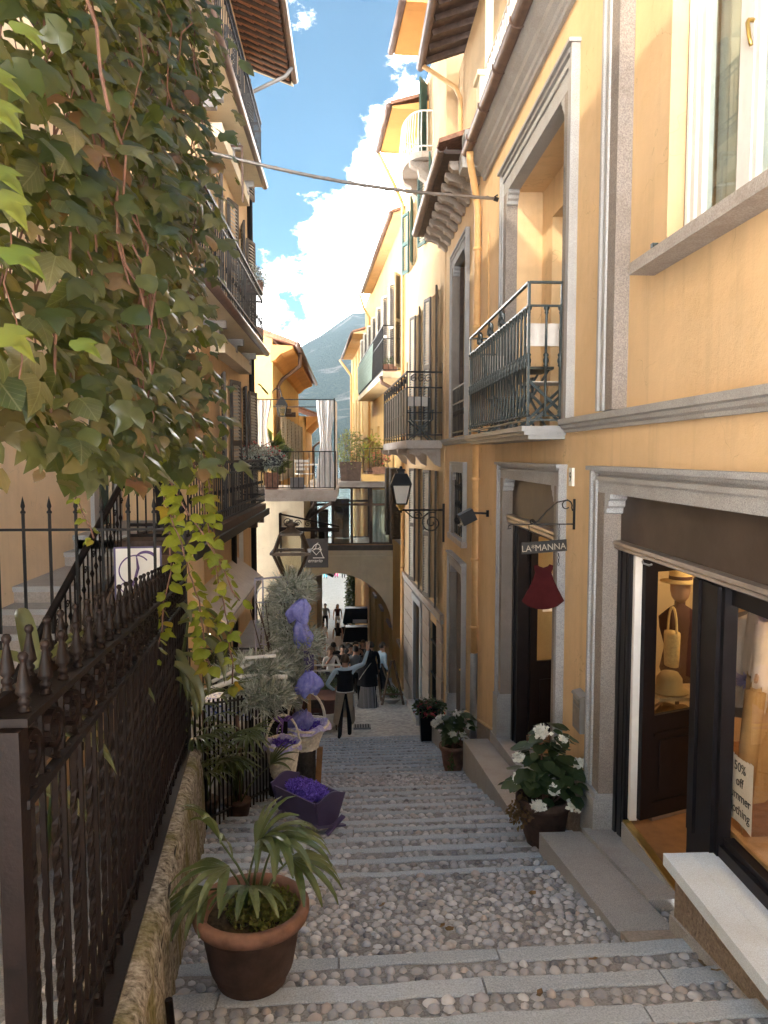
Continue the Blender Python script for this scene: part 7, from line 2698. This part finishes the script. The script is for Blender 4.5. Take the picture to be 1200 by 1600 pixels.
for (x, y, z, dx, n, seed) in ((-1.22, 4.6, .12, .16, 17, 1), (-1.06, 4.75, .15, -.02, 24, 2), (-1.00, 4.9, .10, .03, 27, 3), (-1.12, 4.7, -.25, .06, 18, 5), (-.98, 5.1, .2, .02, 13, 6), (-1.62, 4.4, .0, .12, 8, 7)):
    rr = random.Random(seed)
    p = Vector((x, y, z))
    pts = [p.copy()]
    for i in range(n):
        p = p + Vector((dx * .22 + rr.uniform(-.012, .012), rr.uniform(-.015, .015), -.058))
        pts.append(p.copy())
        for q in range(2):
            v, f = shapes[2 if rr.random() < .6 else 0]
            s_ = rr.uniform(.06, .10) if seed != 7 else .05
            yaw = rr.uniform(0, 2 * pi)
            tip = Vector((cos(yaw), sin(yaw), -.45)).normalized()
            nrm = Vector((rr.uniform(-.5, .5), -.6, .8))
            xax = tip.cross(nrm).normalized()
            nrm = xax.cross(tip)
            o = len(mb.v)
            for w in v:
                mb.v.append(tuple(p + tip * .02 + (xax * w[0] + tip * w[1] + nrm * w[2]) * s_))
            mb.f.extend(tuple(k + o for k in g) for g in f)
    ms.tube(pts, .005, 5)
m9 = MB()
m9.tube([(-1.62, 2.9, .32), (-1.35, 3.1, .16), (-1.2, 3.3, .06), (-1.05, 3.5, .02), (-.93, 3.6, .03)], .008, 6)
tag(part(mb, 'trailing_leaves', 'vinelime', vn), kind='stuff')
part(ms, 'trailing_stems', 'stem', vn, True)
part(m9, 'red_runner', 'stem', vn, True)
pg = thing('pergola', 'dark timber pergola beams carrying the creeper', 'pergola', (-1.5, 3, -1.5))
mb = MB()
for z in (1.9, 3.4):
    mb.bar((-1.25, .4, z), (-1.35, 6.0, z), .09, .12)
part(mb, 'beam', 'wood', pg)
mb = MB()
for i in range(7):
    y = .7 + .85 * i
    mb.bar((-1.25, y, 3.5), (-3.3, y, 3.75), .07, .1)
part(mb, 'rafters', 'wood', pg)
part(MB().bar((-1.30, 5.2, 3.4), (-1.56, 7.0, -.4), .06), 'post', 'iron', pg)
sp_ = thing('menu_board', 'dark notice board half hidden by the creeper above the fence', 'board', (-1.02, 2.15, .19))
MB().box(-.25, .02, -.015, .015, -.25, .29).build('board', 'slate', sp_)
text('ns', .05, sp_, (-.035, -.018, -.18), (radians(90), 0, 0), 'chalk')
# ------------------------------------------------------------------ people
def person(label, loc, rz, h=1.72, pose=None, top='shirtw', legs='cblack', skin='skin', hair='hair', sleeves='long', sit=False, female=False, skirt=None, lod=1, group=None, lean=0.0, shoes='cblack', long_hair=False, bare_back=False):
    """one continuous skinned body; x = the person's left-right, -y = facing direction"""
    root = thing('person', label, 'person', loc, rz, group)
    k = h / 1.75
    J = dict(pelvis=(0, 0, .95), belly=(0, 0, 1.10), chest=(0, .0, 1.30), neckb=(0, .01, 1.47), neck=(0, -.0, 1.53), head=(0, -.02, 1.62), crown=(0, -.005, 1.72),
             shL=(.19, 0, 1.43), elL=(.25, .02, 1.15), wrL=(.26, -.06, .90), haL=(.26, -.09, .80), shR=(-.19, 0, 1.43), elR=(-.25, .02, 1.15), wrR=(-.26, -.06, .90), haR=(-.26, -.09, .80),
             hiL=(.10, 0, .90), knL=(.11, -.02, .50), anL=(.11, .02, .09), toL=(.13, -.15, .035), hiR=(-.10, 0, .90), knR=(-.11, -.02, .50), anR=(-.11, .02, .09), toR=(-.13, -.15, .035))
    if sit:
        for s_, n_ in ((1, 'L'), (-1, 'R')):
            J['hi' + n_] = (.10 * s_, -.04, .92)
            J['kn' + n_] = (.13 * s_, -.46, .93)
            J['an' + n_] = (.13 * s_, -.42, .50)
            J['to' + n_] = (.14 * s_, -.58, .45)
            J['el' + n_] = (.26 * s_, -.10, 1.16)
            J['wr' + n_] = (.14 * s_, -.34, 1.18)
            J['ha' + n_] = (.08 * s_, -.40, 1.20)
    if pose:
        J.update(pose)
    if lean:
        for n_ in ('belly', 'chest', 'neckb', 'neck', 'head', 'crown', 'shL', 'elL', 'wrL', 'haL', 'shR', 'elR', 'wrR', 'haR'):
            x, y, z = J[n_]
            J[n_] = (x, y - lean * (z - .95), z)
    R = dict(pelvis=(.155, .115), belly=(.135, .10), chest=(.165, .115), neckb=(.075, .065), neck=(.056, .056), head=(.078, .098), crown=(.055, .070), shL=(.065, .062), elL=(.046, .046), wrL=(.032, .032), haL=(.045, .028), hiL=(.095, .095), knL=(.060, .062), anL=(.042, .045), toL=(.045, .032))
    if female:
        R.update(pelvis=(.155, .115), belly=(.11, .09), chest=(.135, .11), shL=(.052, .05), elL=(.038, .038), hiL=(.095, .095))
    for n_ in ('sh', 'el', 'wr', 'ha', 'hi', 'kn', 'an', 'to'):
        R[n_ + 'R'] = R[n_ + 'L']
    E = [('pelvis', 'belly'), ('belly', 'chest'), ('chest', 'neckb'), ('neckb', 'neck'), ('neck', 'head'), ('head', 'crown'), ('pelvis', 'hiL'), ('hiL', 'knL'), ('knL', 'anL'), ('anL', 'toL'), ('pelvis', 'hiR'), ('hiR', 'knR'), ('knR', 'anR'), ('anR', 'toR'),
         ('chest', 'shL'), ('shL', 'elL'), ('elL', 'wrL'), ('wrL', 'haL'), ('chest', 'shR'), ('shR', 'elR'), ('elR', 'wrR'), ('wrR', 'haR')]
    names = list(J)
    fing = []
    if lod > 1:
        for n_ in ('L', 'R'):
            w, hnd = Vector(J['wr' + n_]), Vector(J['ha' + n_])
            d = (hnd - w).normalized()
            sd = d.cross(Vector((0, 1, 0)))
            sd = sd.normalized() if sd.length > .1 else Vector((1, 0, 0))
            for q in range(5):
                o_ = (q - 1.5) * .021
                ln_ = (.075, .088, .082, .064, .055)[q]
                a = 'f%s%d' % (n_, q)
                if q < 4:
                    J[a + 'a'] = tuple(hnd + sd * o_ + d * .03)
                    J[a + 'b'] = tuple(hnd + sd * o_ * 1.3 + d * (.03 + ln_) + Vector((0, -.02, 0)))
                else:
                    J[a + 'a'] = tuple(w.lerp(hnd, .6) - sd * .045)
                    J[a + 'b'] = tuple(w.lerp(hnd, .6) - sd * .075 + d * .05)
                R[a + 'a'] = (.010, .010)
                R[a + 'b'] = (.008, .008)
                E += [('ha' + n_, a + 'a'), (a + 'a', a + 'b')]
        names = list(J)
    me = bpy.data.meshes.new('body')
    me.from_pydata([tuple(c * k for c in J[n_]) for n_ in names], [(names.index(a), names.index(b)) for a, b in E], [])
    o = link('body', me, root)
    sk = o.modifiers.new('skin', 'SKIN')
    sk.use_smooth_shade = True
    layer = me.skin_vertices[0].data
    for i, n_ in enumerate(names):
        layer[i].radius = tuple(q * k for q in R[n_])
        layer[i].use_root = (n_ == 'pelvis')
    ss = o.modifiers.new('sub', 'SUBSURF')
    ss.levels = ss.render_levels = 2 if lod > 1 else 1
    dg = bpy.context.evaluated_depsgraph_get()
    new = bpy.data.meshes.new_from_object(o.evaluated_get(dg))
    o.modifiers.clear()
    o.data = new
    mats = [M[top], M[legs], M[skin], M[hair], M[shoes]]
    new.materials.clear()
    for m_ in mats:
        new.materials.append(m_)
    segs = []
    for a, b in E:
        if a == 'chest' and b.startswith('sh') or b in ('belly', 'chest', 'neckb'):
            m_ = 0
        elif b in ('neck', 'head', 'crown'):
            m_ = 2
        elif b.startswith('el'):
            m_ = 0 if sleeves in ('long', 'short') else 2
        elif b.startswith('wr'):
            m_ = 0 if sleeves == 'long' else 2
        elif b.startswith('ha') or b.startswith('f'):
            m_ = 2
        elif b.startswith('to'):
            m_ = 4
        elif b.startswith('an') or b.startswith('kn') or b.startswith('hi'):
            m_ = 1
        else:
            m_ = 0
        if a == 'pelvis' and b == 'belly':
            m_ = 0
        segs.append((Vector(J[a]) * k, Vector(J[b]) * k, m_))
    hd = Vector(J['head']) * k
    hy = J['head'][1] * k
    for p in new.polygons:
        c = p.center
        best, bm = 9, 0
        for a, b, m_ in segs:
            ab = b - a
            t_ = max(0, min(1, (c - a).dot(ab) / max(1e-9, ab.length_squared)))
            d = (c - (a + ab * t_)).length
            if d < best:
                best, bm = d, m_
        if bm == 0 and c.z < .99 * k and not sit:
            bm = 1
        if bare_back and bm == 0 and c.z > 1.28 * k:
            bm = 2
        p.material_index = bm
    new.polygons.foreach_set('use_smooth', [True] * len(new.polygons))
    # hair and face
    mb = MB()
    n = 14
    hc = hd + Vector((0, .012, .02)) * k
    rr_ = (.092, .112, .118)
    rings = 8
    for i in range(rings + 1):
        ph = pi / 2 - (pi * .62) * i / rings
        for j in range(n):
            a = 2 * pi * j / n
            x, y, z = cos(ph) * cos(a), cos(ph) * sin(a), sin(ph)
            cut = -.05 if y < -.25 else -.8
            z2 = max(z, .28 if y < -.35 else -.75)
            mb.v.append((hc.x + rr_[0] * k * x, hc.y + rr_[1] * k * y + .012 * k, hc.z + rr_[2] * k * z2))
    for i in range(rings):
        for j in range(n):
            mb.f.append((i * n + j, i * n + (j + 1) % n, (i + 1) * n + (j + 1) % n, (i + 1) * n + j))
    if long_hair:
        mb.tube([hc + Vector((0, .06, 0)) * k, hc + Vector((0, .11, -.12)) * k, hc + Vector((0, .12, -.28)) * k, hc + Vector((0, .11, -.40)) * k], [.09 * k, .095 * k, .085 * k, .04 * k], 10)
    mb.build('hair', hair, root, True)
    if lod > 1 or True:
        mb = MB()
        for s_ in (-1, 1):
            mb.lathe([(0, -.008), (.008, -.004), (.009, .003), (0, .008)], hd + Vector((s_ * .034, -.098, .008)) * k, 6)
        mb.build('eyes', 'hair', root)
        mb = MB()
        mb.tube([hd + Vector((0, -.095, .012)) * k, hd + Vector((0, -.118, -.028)) * k, hd + Vector((0, -.10, -.036)) * k], [.008 * k, .015 * k, .008 * k], 6)
        for s_ in (-1, 1):
            mb.tube([hd + Vector((s_ * .088, .005, .02)) * k, hd + Vector((s_ * .094, .012, .0)) * k, hd + Vector((s_ * .086, .008, -.03)) * k], [.01 * k, .018 * k, .009 * k], 6)
        mb.build('nose_and_ears', skin, root, True)
        MB().tube([hd + Vector((-.024, -.094, -.062)) * k, hd + Vector((0, -.10, -.060)) * k, hd + Vector((.024, -.094, -.062)) * k], .006 * k, 5).build('mouth', 'maroon', root, True)
    if skirt:
        mat_, zt, zb_, wt, wb = skirt
        mb = MB()
        n = 28
        for j in range(9):
            f = j / 8
            for i in range(n):
                a = 2 * pi * i / n
                q = (wt + (wb - wt) * f) * (1 + .08 * f * sin(6 * a))
                mb.v.append((q * cos(a) * k, q * .8 * sin(a) * k, (zt + (zb_ - zt) * f) * k))
        for j in range(8):
            for i in range(n):
                mb.f.append((j * n + i, j * n + (i + 1) % n, (j + 1) * n + (i + 1) % n, (j + 1) * n + i))
        mb.build('skirt', mat_, root, True)
    return root


def gz(x, y):
    return tread_z(x, y) + .01 if y < Y_END else ground(y)


# waiter seen from behind: faces down the street, right arm raised
wl = (-.10, 15.75, gz(-.1, 15.75) + .03)
wp = person('waiter from behind in black waistcoat and tan apron, right arm raised in greeting', wl, pi + .12, 1.78,
            dict(shR=(-.20, 0, 1.46), elR=(-.40, -.10, 1.50), wrR=(-.50, -.16, 1.76), haR=(-.50, -.18, 1.84), elL=(.38, .10, 1.16), wrL=(.23, -.05, 1.00), haL=(.18, -.09, .99), knR=(-.10, -.12, .50), anR=(-.09, .02, .09), toR=(-.10, -.14, .04), knL=(.10, .02, .48), anL=(.13, .20, .14), toL=(.14, .08, .04)),
            'shirtb', 'cblack', 'skin', 'hairb', lod=2)
k_ = 1.78 / 1.75
mb = MB()
n = 26
for j in range(8):
    f = j / 7
    z = (.99 + .45 * f) * k_
    for i in range(n):
        a = 2 * pi * i / n
        rx, ry = .172 + .022 * f - .02 * sin(pi * f), .125 + .012 * f
        if f > .85:
            rx *= .93
        mb.v.append((rx * cos(a) * k_, ry * sin(a) * k_, z))
for j in range(7):
    for i in range(n):
        mb.f.append((j * n + i, j * n + (i + 1) % n, (j + 1) * n + (i + 1) % n, (j + 1) * n + i))
mb.build('waistcoat', 'vest', wp, True)
mb = MB()
n, m = 30, 9
for j in range(m + 1):
    f = j / m
    z = (.985 - .62 * f) * k_
    open_ = .10 + .60 * f
    for i in range(n + 1):
        a = pi / 2 + open_ + (2 * pi - 2 * open_) * i / n
        rr_ = 1 + .22 * f + .04 * sin(4 * a) * f
        mb.v.append((.185 * rr_ * cos(a) * k_ + .02 * f, .15 * rr_ * sin(a) * k_, z - .12 * f * max(0, sin(a)) * k_ * .6))
for j in range(m):
    for i in range(n):
        q = j * (n + 1) + i
        mb.f.append((q, q + 1, q + n + 2, q + n + 1))
mb.build('apron', 'apron', wp, True)
mb = MB()
mb.tube([(.178 * cos(a) * k_, .135 * sin(a) * k_, .985 * k_) for a in [2 * pi * i / 24 for i in range(25)]], .014, 6, False)
mb.build('apron_string', 'paper', wp, True)
MB().hexa((-.17, .06, .70), (-.21, .10, .70), (-.21, .16, .72), (-.17, .15, .70), (-.16, .06, .95), (-.19, .09, .95), (-.19, .14, .95), (-.16, .12, .95)).build('napkin', 'paper', wp)
mb = MB()
mb.tube([(.085 * cos(a) * k_, .078 * sin(a) * k_, 1.475 * k_) for a in [2 * pi * i / 16 for i in range(17)]], .018, 6, False)
mb.build('collar', 'shirtb', wp, True)

w2_ = person('woman from behind in black headscarf and coat with striped wide trousers', (.50, 20.9, gz(.5, 20.9)), pi - .2, 1.68, None, 'cblack', 'stripe', 'skin', 'cblack', female=True, long_hair=True, skirt=('stripe', .75, .03, .20, .29))
mb = MB()
n = 24
for j in range(9):
    f = j / 8
    for i in range(n):
        a = 2 * pi * i / n
        rr_ = (.20 + .07 * f) * (1 + .05 * sin(5 * a) * f)
        mb.v.append((rr_ * cos(a) * 1.05, rr_ * .75 * sin(a), 1.44 - .80 * f))
for j in range(8):
    for i in range(n):
        mb.f.append((j * n + i, j * n + (i + 1) % n, (j + 1) * n + (i + 1) % n, (j + 1) * n + i))
mb.build('coat', 'cblack', w2_, True)
MB().tube([(-.19, .05, 1.40), (-.05, .19, 1.22), (.12, .20, .98), (.22, .12, .82)], .010, 5).build('bag_strap', 'shutl', w2_, True)
MB().lathe([(.06, 1.36), (.13, 1.40), (.125, 1.50), (.115, 1.60), (.105, 1.68), (.06, 1.73), (0, 1.74)], (0, .02, -.06), 14).build('headscarf', 'cblack', w2_, True)
person('man from behind in grey waistcoat and dark trousers beside the woman in black', (.16, 21.2, gz(.16, 21.2)), pi + .1, 1.74, None, 'grey', 'cblack', 'skin', 'hair')
person('man in pale blue shirt leaning by the wall past the woman in black', (.98, 22.6, gz(.98, 22.6)), pi / 2 + .4, 1.76, None, 'shirtb', 'cblack', 'skin', 'hair')
person('dark-haired man standing behind the woman in black headscarf', (.62, 22.2, gz(.62, 22.2)), pi + .3, 1.80, None, 'cblack', 'cblack', 'skin', 'hair')

# diners at the restaurant tables on the lane
din = (('woman in white top eating with hand at her mouth, nearest diner', -.55, 21.6, .4, 'shirtw', True, dict(wrR=(-.05, -.20, 1.48), haR=(-.02, -.17, 1.54))), ('diner in dark top with head bent just behind the woman in white', -.22, 22.5, .2, 'cblack', False, None), ('bare-armed brown-haired diner at the middle table', -.05, 23.6, 2.9, 'burg', False, None),
       ('diner in black with back turned at the third table', -.52, 24.2, 3.1, 'cblack', False, None), ('curly dark-haired woman diner in black at the far table', .45, 25.2, .1, 'cblack', True, None), ('diner in pink top beside the curly-haired woman', .20, 24.4, .5, 'skind', True, None), ('diner in white shirt by the far glass screen', -.85, 24.8, 1.6, 'shirtw', False, None), ('diner in grey beside the white pillar', .0, 22.9, 1.2, 'grey', True, None))


def chair_(loc, rz, label):
    c = thing('bistro_chair', label, 'chair', loc, rz, 'dark chairs along the lane')
    mb = MB()
    for x in (-.18, .18):
        mb.bar((x, -.18, 0), (x, -.16, .45), .03).bar((x, .20, 0), (x, .22, .92), .03)
    mb.build('legs_frame', 'wood', c)
    MB().box(-.21, .21, -.2, .22, .44, .47).build('seat', 'wood', c)
    MB().box(-.2, .2, .20, .23, .74, .93).box(-.2, .2, .2, .23, .56, .62).build('backrest', 'wood', c)
    return c


for i, (lab, x, y, rz, tp, fem, ps_) in enumerate(din):
    person(lab, (x, y, ground(y) + .0), rz, 1.70, ps_, tp, 'cblack', 'skin' if i % 3 else 'skind', 'hair' if i % 2 else 'hairb', 'short' if i != 2 else 'none', True, fem, None, 1, long_hair=fem)
    chair_((x - .0, y, ground(y) + .42 - .0), rz, 'dark bistro chair under the ' + lab.split(' ', 1)[0] + ' ' + ' '.join(lab.split(' ')[1:5]))
    COL.objects[-1] if False else None


def table_(name, label, loc, rz, w, d, h, mat, cloth=True, drop=.3):
    tb = thing(name, label, 'table', loc, rz)
    MB().box(-w / 2, w / 2, -d / 2, d / 2, h - .03, h).build('tabletop', mat, tb)
    for x in (-w / 2 + .06, w / 2 - .06):
        for y in (-d / 2 + .06, d / 2 - .06):
            MB().bar((x, y, 0), (x, y, h - .03), .04).build('leg', 'wood', tb)
    if cloth:
        mb = MB()
        n = 40
        per = [(-w / 2, -d / 2), (w / 2, -d / 2), (w / 2, d / 2), (-w / 2, d / 2)]
        pts = []
        for a, b in zip(per, per[1:] + per[:1]):
            for i in range(12):
                pts.append((a[0] + (b[0] - a[0]) * i / 12, a[1] + (b[1] - a[1]) * i / 12))
        n = len(pts)
        for i in range(n):
            x, y = pts[i]
            q = 1.02 + .02 * sin(i * 1.7)
            mb.v.extend(((x * 1.005, y * 1.005, h + .004), (x * q, y * q, h - drop * (1 + .06 * sin(i * .9)))))
        for i in range(n):
            j = (i + 1) % n
            mb.f.append((2 * i, 2 * j, 2 * j + 1, 2 * i + 1))
        mb.f.append(tuple(2 * i for i in range(n)))
        mb.build('cloth', mat, tb, True)
    return tb


plat = tag(MB().box(-1.35, -.28, 16.3, 18.7, -8, -6.30).build('dining_platform', 'granite'), 'level stone platform under the brown table at the lane edge', kind='structure')
table_('dining_table', 'table with brown cloth on the platform at the lane edge, waiter beside it', (-.72, 17.5, -6.30), 0, .95, .8, .76, 'tablecl')
chair_((-.78, 16.85, -6.30), pi, 'dark bistro chair tucked at the brown-clothed table nearest the steps')
hg = thing('glass_screen_planter', 'hedge planter with glass screen dividing the restaurant tables from the platform', 'planter', (-.65, 19.2, ground(19.2)))
MB().box(-.55, .55, -.2, .2, 0, .5).build('box', 'wood', hg)
tag(leafcloud(MB(), (0, 0, .62), .56, .24, .24, 700, .085, 31).build('leaves', 'begonia', hg), kind='stuff')
MB().box(-.55, .55, -.225, -.215, .4, 1.25).build('pane', 'glass', hg)
MB().box(-.56, .56, -.235, -.205, 1.25, 1.29).box(-.58, -.55, -.235, -.205, 0, 1.29).box(.55, .58, -.235, -.205, 0, 1.29).build('screen_frame', 'white', hg)
hg = thing('glass_screen_planter', 'second hedge planter with glass screen farther among the diners', 'planter', (-.75, 21.0, ground(21.0)))
MB().box(-.5, .5, -.2, .2, 0, .5).build('box', 'wood', hg)
tag(leafcloud(MB(), (0, 0, .7), .5, .22, .3, 420, .085, 32).build('leaves', 'bush', hg), kind='stuff')
MB().box(-.5, .5, -.235, -.205, 1.25, 1.29).build('screen_frame', 'white', hg)
pst = tag(MB().box(-1.32, -1.14, 16.2, 16.4, -7, -3.9).box(-1.32, -1.14, 18.6, 18.8, -7, -3.9).box(-1.36, -1.1, 16.1, 18.9, -3.9, -3.75).build('timber_porch', 'woodl'), 'light timber porch posts beside the brown-clothed table', 'porch')
for i, y in enumerate((22.1, 24.0, 25.6)):
    table_('dining_table', ('small dark table before the woman in white', 'small dark table between the middle diners', 'small dark table at the far diners')[i], (-.25 + .15 * i, y - .1, ground(y)), .1, .7, .6, .95, 'tablecl', False)

# easel sign with bowl
ez = thing('easel_stand', 'crossed timber easel stand leaning at the foot of the drainpipe', 'easel', (1.22, 21.6, ground(21.6)))
mb = MB()
mb.bar((-.32, -.25, 0), (-.02, .1, 1.25), .05).bar((.32, -.25, 0), (.04, .1, 1.25), .05).bar((-.30, .3, 0), (-.45, .1, 1.15), .05).bar((.1, .4, 0), (-.30, .1, 1.15), .05).bar((-.3, -.22, .35), (.3, -.22, .35), .04)
mb.build('frame', simple('easel_wood', (.14, .09, .055), .7, 0, .3, 14), ez)
bw = thing('bowl_planter', 'low bowl of green plants under the crossed easel', 'planter', (1.22, 21.75, ground(21.7)))
MB().lathe([(.12, 0), (.28, .14), (.30, .2), (.27, .2)], n=18).build('bowl', 'granite_l', bw, True)
tag(leafcloud(MB(), (0, 0, .32), .3, .26, .2, 260, .09, 41).build('leaves', 'bush', bw), kind='stuff')

# people on the square
far = (('woman in white skirt and black halter top standing with man in black shirt', -.62, 40.0, pi, 'cblack', 'shirtw', True, ('shirtw', 1.0, .45, .16, .27), 'hair', True),
       ('broad man in black shirt and white shorts seen from behind', -.22, 40.2, pi, 'cblack', 'shirtw', False, None, 'hair', False),
       ('man in white shirt and grey trousers at the lane end', -1.42, 40.3, .6, 'shirtw', 'grey', False, None, 'hairb', False),
       ('tall dark figure walking on the bright square', -1.50, 47.0, 0, 'grey', 'cblack', False, None, 'hair', False),
       ('long-haired woman in brown standing on the bright square', -.72, 46.0, .2, 'burg', 'canvas', True, None, 'hairb', True),
       ('figure in white near the black board signs', -.05, 45.0, -.4, 'shirtw', 'shirtw', False, None, 'hair', False),
       ('person in turquoise top at the water edge', -2.2, 70.0, 0, 'teal', 'teal', False, None, 'hair', False),
       ('person in bright pink trousers at the water edge', -1.2, 70.5, 0, 'shirtw', 'pink', False, None, 'hairb', False),
       ('person in dark trousers at the water edge', -.55, 70.2, .2, 'grey', 'cblack', False, None, 'hair', False),
       ('person in white trousers at the water edge', .15, 70.6, .2, 'shirtw', 'shirtw', False, None, 'hair', False))
for lab, x, y, rz, tp, lg, fem, sk_, hr, lh_ in far:
    zz = ground(y)
    for ye, ze in ((46, -10.75), (50, -10.9), (55, -11.05), (60, -11.15), (66, -11.22), (80, -11.3)):
        if y > 42 and y <= ye:
            zz = ze + .06
            break
    person(lab, (x, y, zz), rz, 1.74, None, tp, lg, 'skin', hr, 'short' if not fem else 'none', False, fem, sk_, 1, long_hair=lh_)

# black board signs on the wall at the lane end
for i, (z, lab) in enumerate(((-7.55, 'upper black awning board on the lane wall'), (-8.45, 'lower black awning board on the lane wall'))):
    bs = thing('awning_board', lab, 'awning', (.10, 36.0, z), group='black awning boards at the lane end')
    MB().hexa((-.42, -.4, -.30), (.75, -.4, -.30), (.75, .4, -.30), (-.42, .4, -.30), (-.30, -.1, .34), (.75, -.1, .34), (.75, .4, .34), (-.30, .4, .34)).build('canopy', 'dark', bs)
    if i == 0:
        MB().box(.05, .70, -.415, -.40, -.29, -.12).build('label_panel', 'paper', bs)
iv = thing('ivy_column', 'tall column of ivy on the sunlit wall end past the arch', 'ivy', (.18, 46.9, ground(46)))
tag(leafcloud(MB(), (-.05, 0, 1.9), .40, .4, 2.1, 2200, .16, 51).build('foliage', 'bush', iv), kind='stuff')
MB().tube([(.1, .1, -.8), (.1, .1, 3.6)], .08, 6).build('trunk', 'stem', iv)
# person on the terrace and balcony chairs
person('person in white shirt standing on the landing behind the trailing creeper', (-2.35, 9.9, -.95), .6, 1.30, None, 'shirtw', 'cblack', 'skin', 'hairb')


def director(label, loc, rz, cloth='canvas'):
    c = thing('folding_chair', label, 'chair', loc, rz, 'canvas folding chairs on the balconies')
    for y in (-.2, .2):
        mb = MB()
        mb.bar((-.26, y, 0), (.24, y, .46), .028)
        mb.bar((.26, y, 0), (-.24, y, .46), .028)
        mb.bar((-.26, y, .46), (-.26, y, .66), .028)
        mb.bar((.26, y, .46), (.26, y, .66), .028)
        mb.build('cross_frame', 'iron_green', c)
    for x in (-.26, .26):
        MB().bar((x, .22, .46), (x * 1.08, .26, 1.0), .028).build('back_post', 'iron_green', c)
    MB().box(-.28, -.24, -.25, .25, .66, .69).box(.24, .28, -.25, .25, .66, .69).build('armrest', 'iron_green', c)
    MB().box(-.25, .25, -.2, .2, .45, .46).build('seat', cloth, c)
    MB().hexa((-.29, .245, .80), (.29, .245, .80), (.29, .265, .80), (-.29, .265, .80), (-.29, .26, 1.02), (.29, .26, 1.02), (.29, .28, 1.02), (-.29, .28, 1.02)).build('back_cloth', cloth, c)
    return c


director('canvas folding chair at the near end of the shop house balcony', (2.06, 7.95, .29), pi)
director('canvas folding chair at the far end of the shop house balcony', (2.06, 9.9, .29), 0)
director('canvas folding chair on the panelled balcony', (1.62, 17.65, .345), .1)
bt = thing('balcony_table', 'small dark folding table between the balcony chairs', 'table', (2.06, 8.95, .29))
MB().box(-.25, .25, -.3, .3, .68, .71).build('tabletop', 'iron_green', bt)
for y in (-.25, .25):
    MB().bar((-.2, y, 0), (.2, y, .68), .025).bar((.2, y, 0), (-.2, y, .68), .025).build('cross_leg', 'iron_green', bt)
dg_ = thing('drain_grate', 'small metal drain grate in the lane by the waiter', 'grate', (.28, 17.3, ground(17.3) + .05))
MB().box(-.2, .2, -.12, .12, -.03, .012).build('frame', 'zinc', dg_)
for k in range(6):
    MB().box(-.17 + .06 * k, -.14 + .06 * k, -.10, .10, .012, .02).build('slot', 'dark', dg_)

# ------------------------------------------------------------------ summer haze over the lake
hz = MB().box(-2700, 3700, -900, 4800, -17.5, 790)
t = NT('haze_air')
t.t.nodes.remove(t.b)
pv = t.n('VolumePrincipled')
pv.inputs['Color'].default_value = (.62, .82, 1.0, 1)
pv.inputs['Density'].default_value = .00008
pv.inputs['Anisotropy'].default_value = .2
t.t.links.new(pv.outputs[0], t.o.inputs['Volume'])
tag(hz.build('haze', t.m), 'pale summer haze filling the air over the lake', kind='stuff')
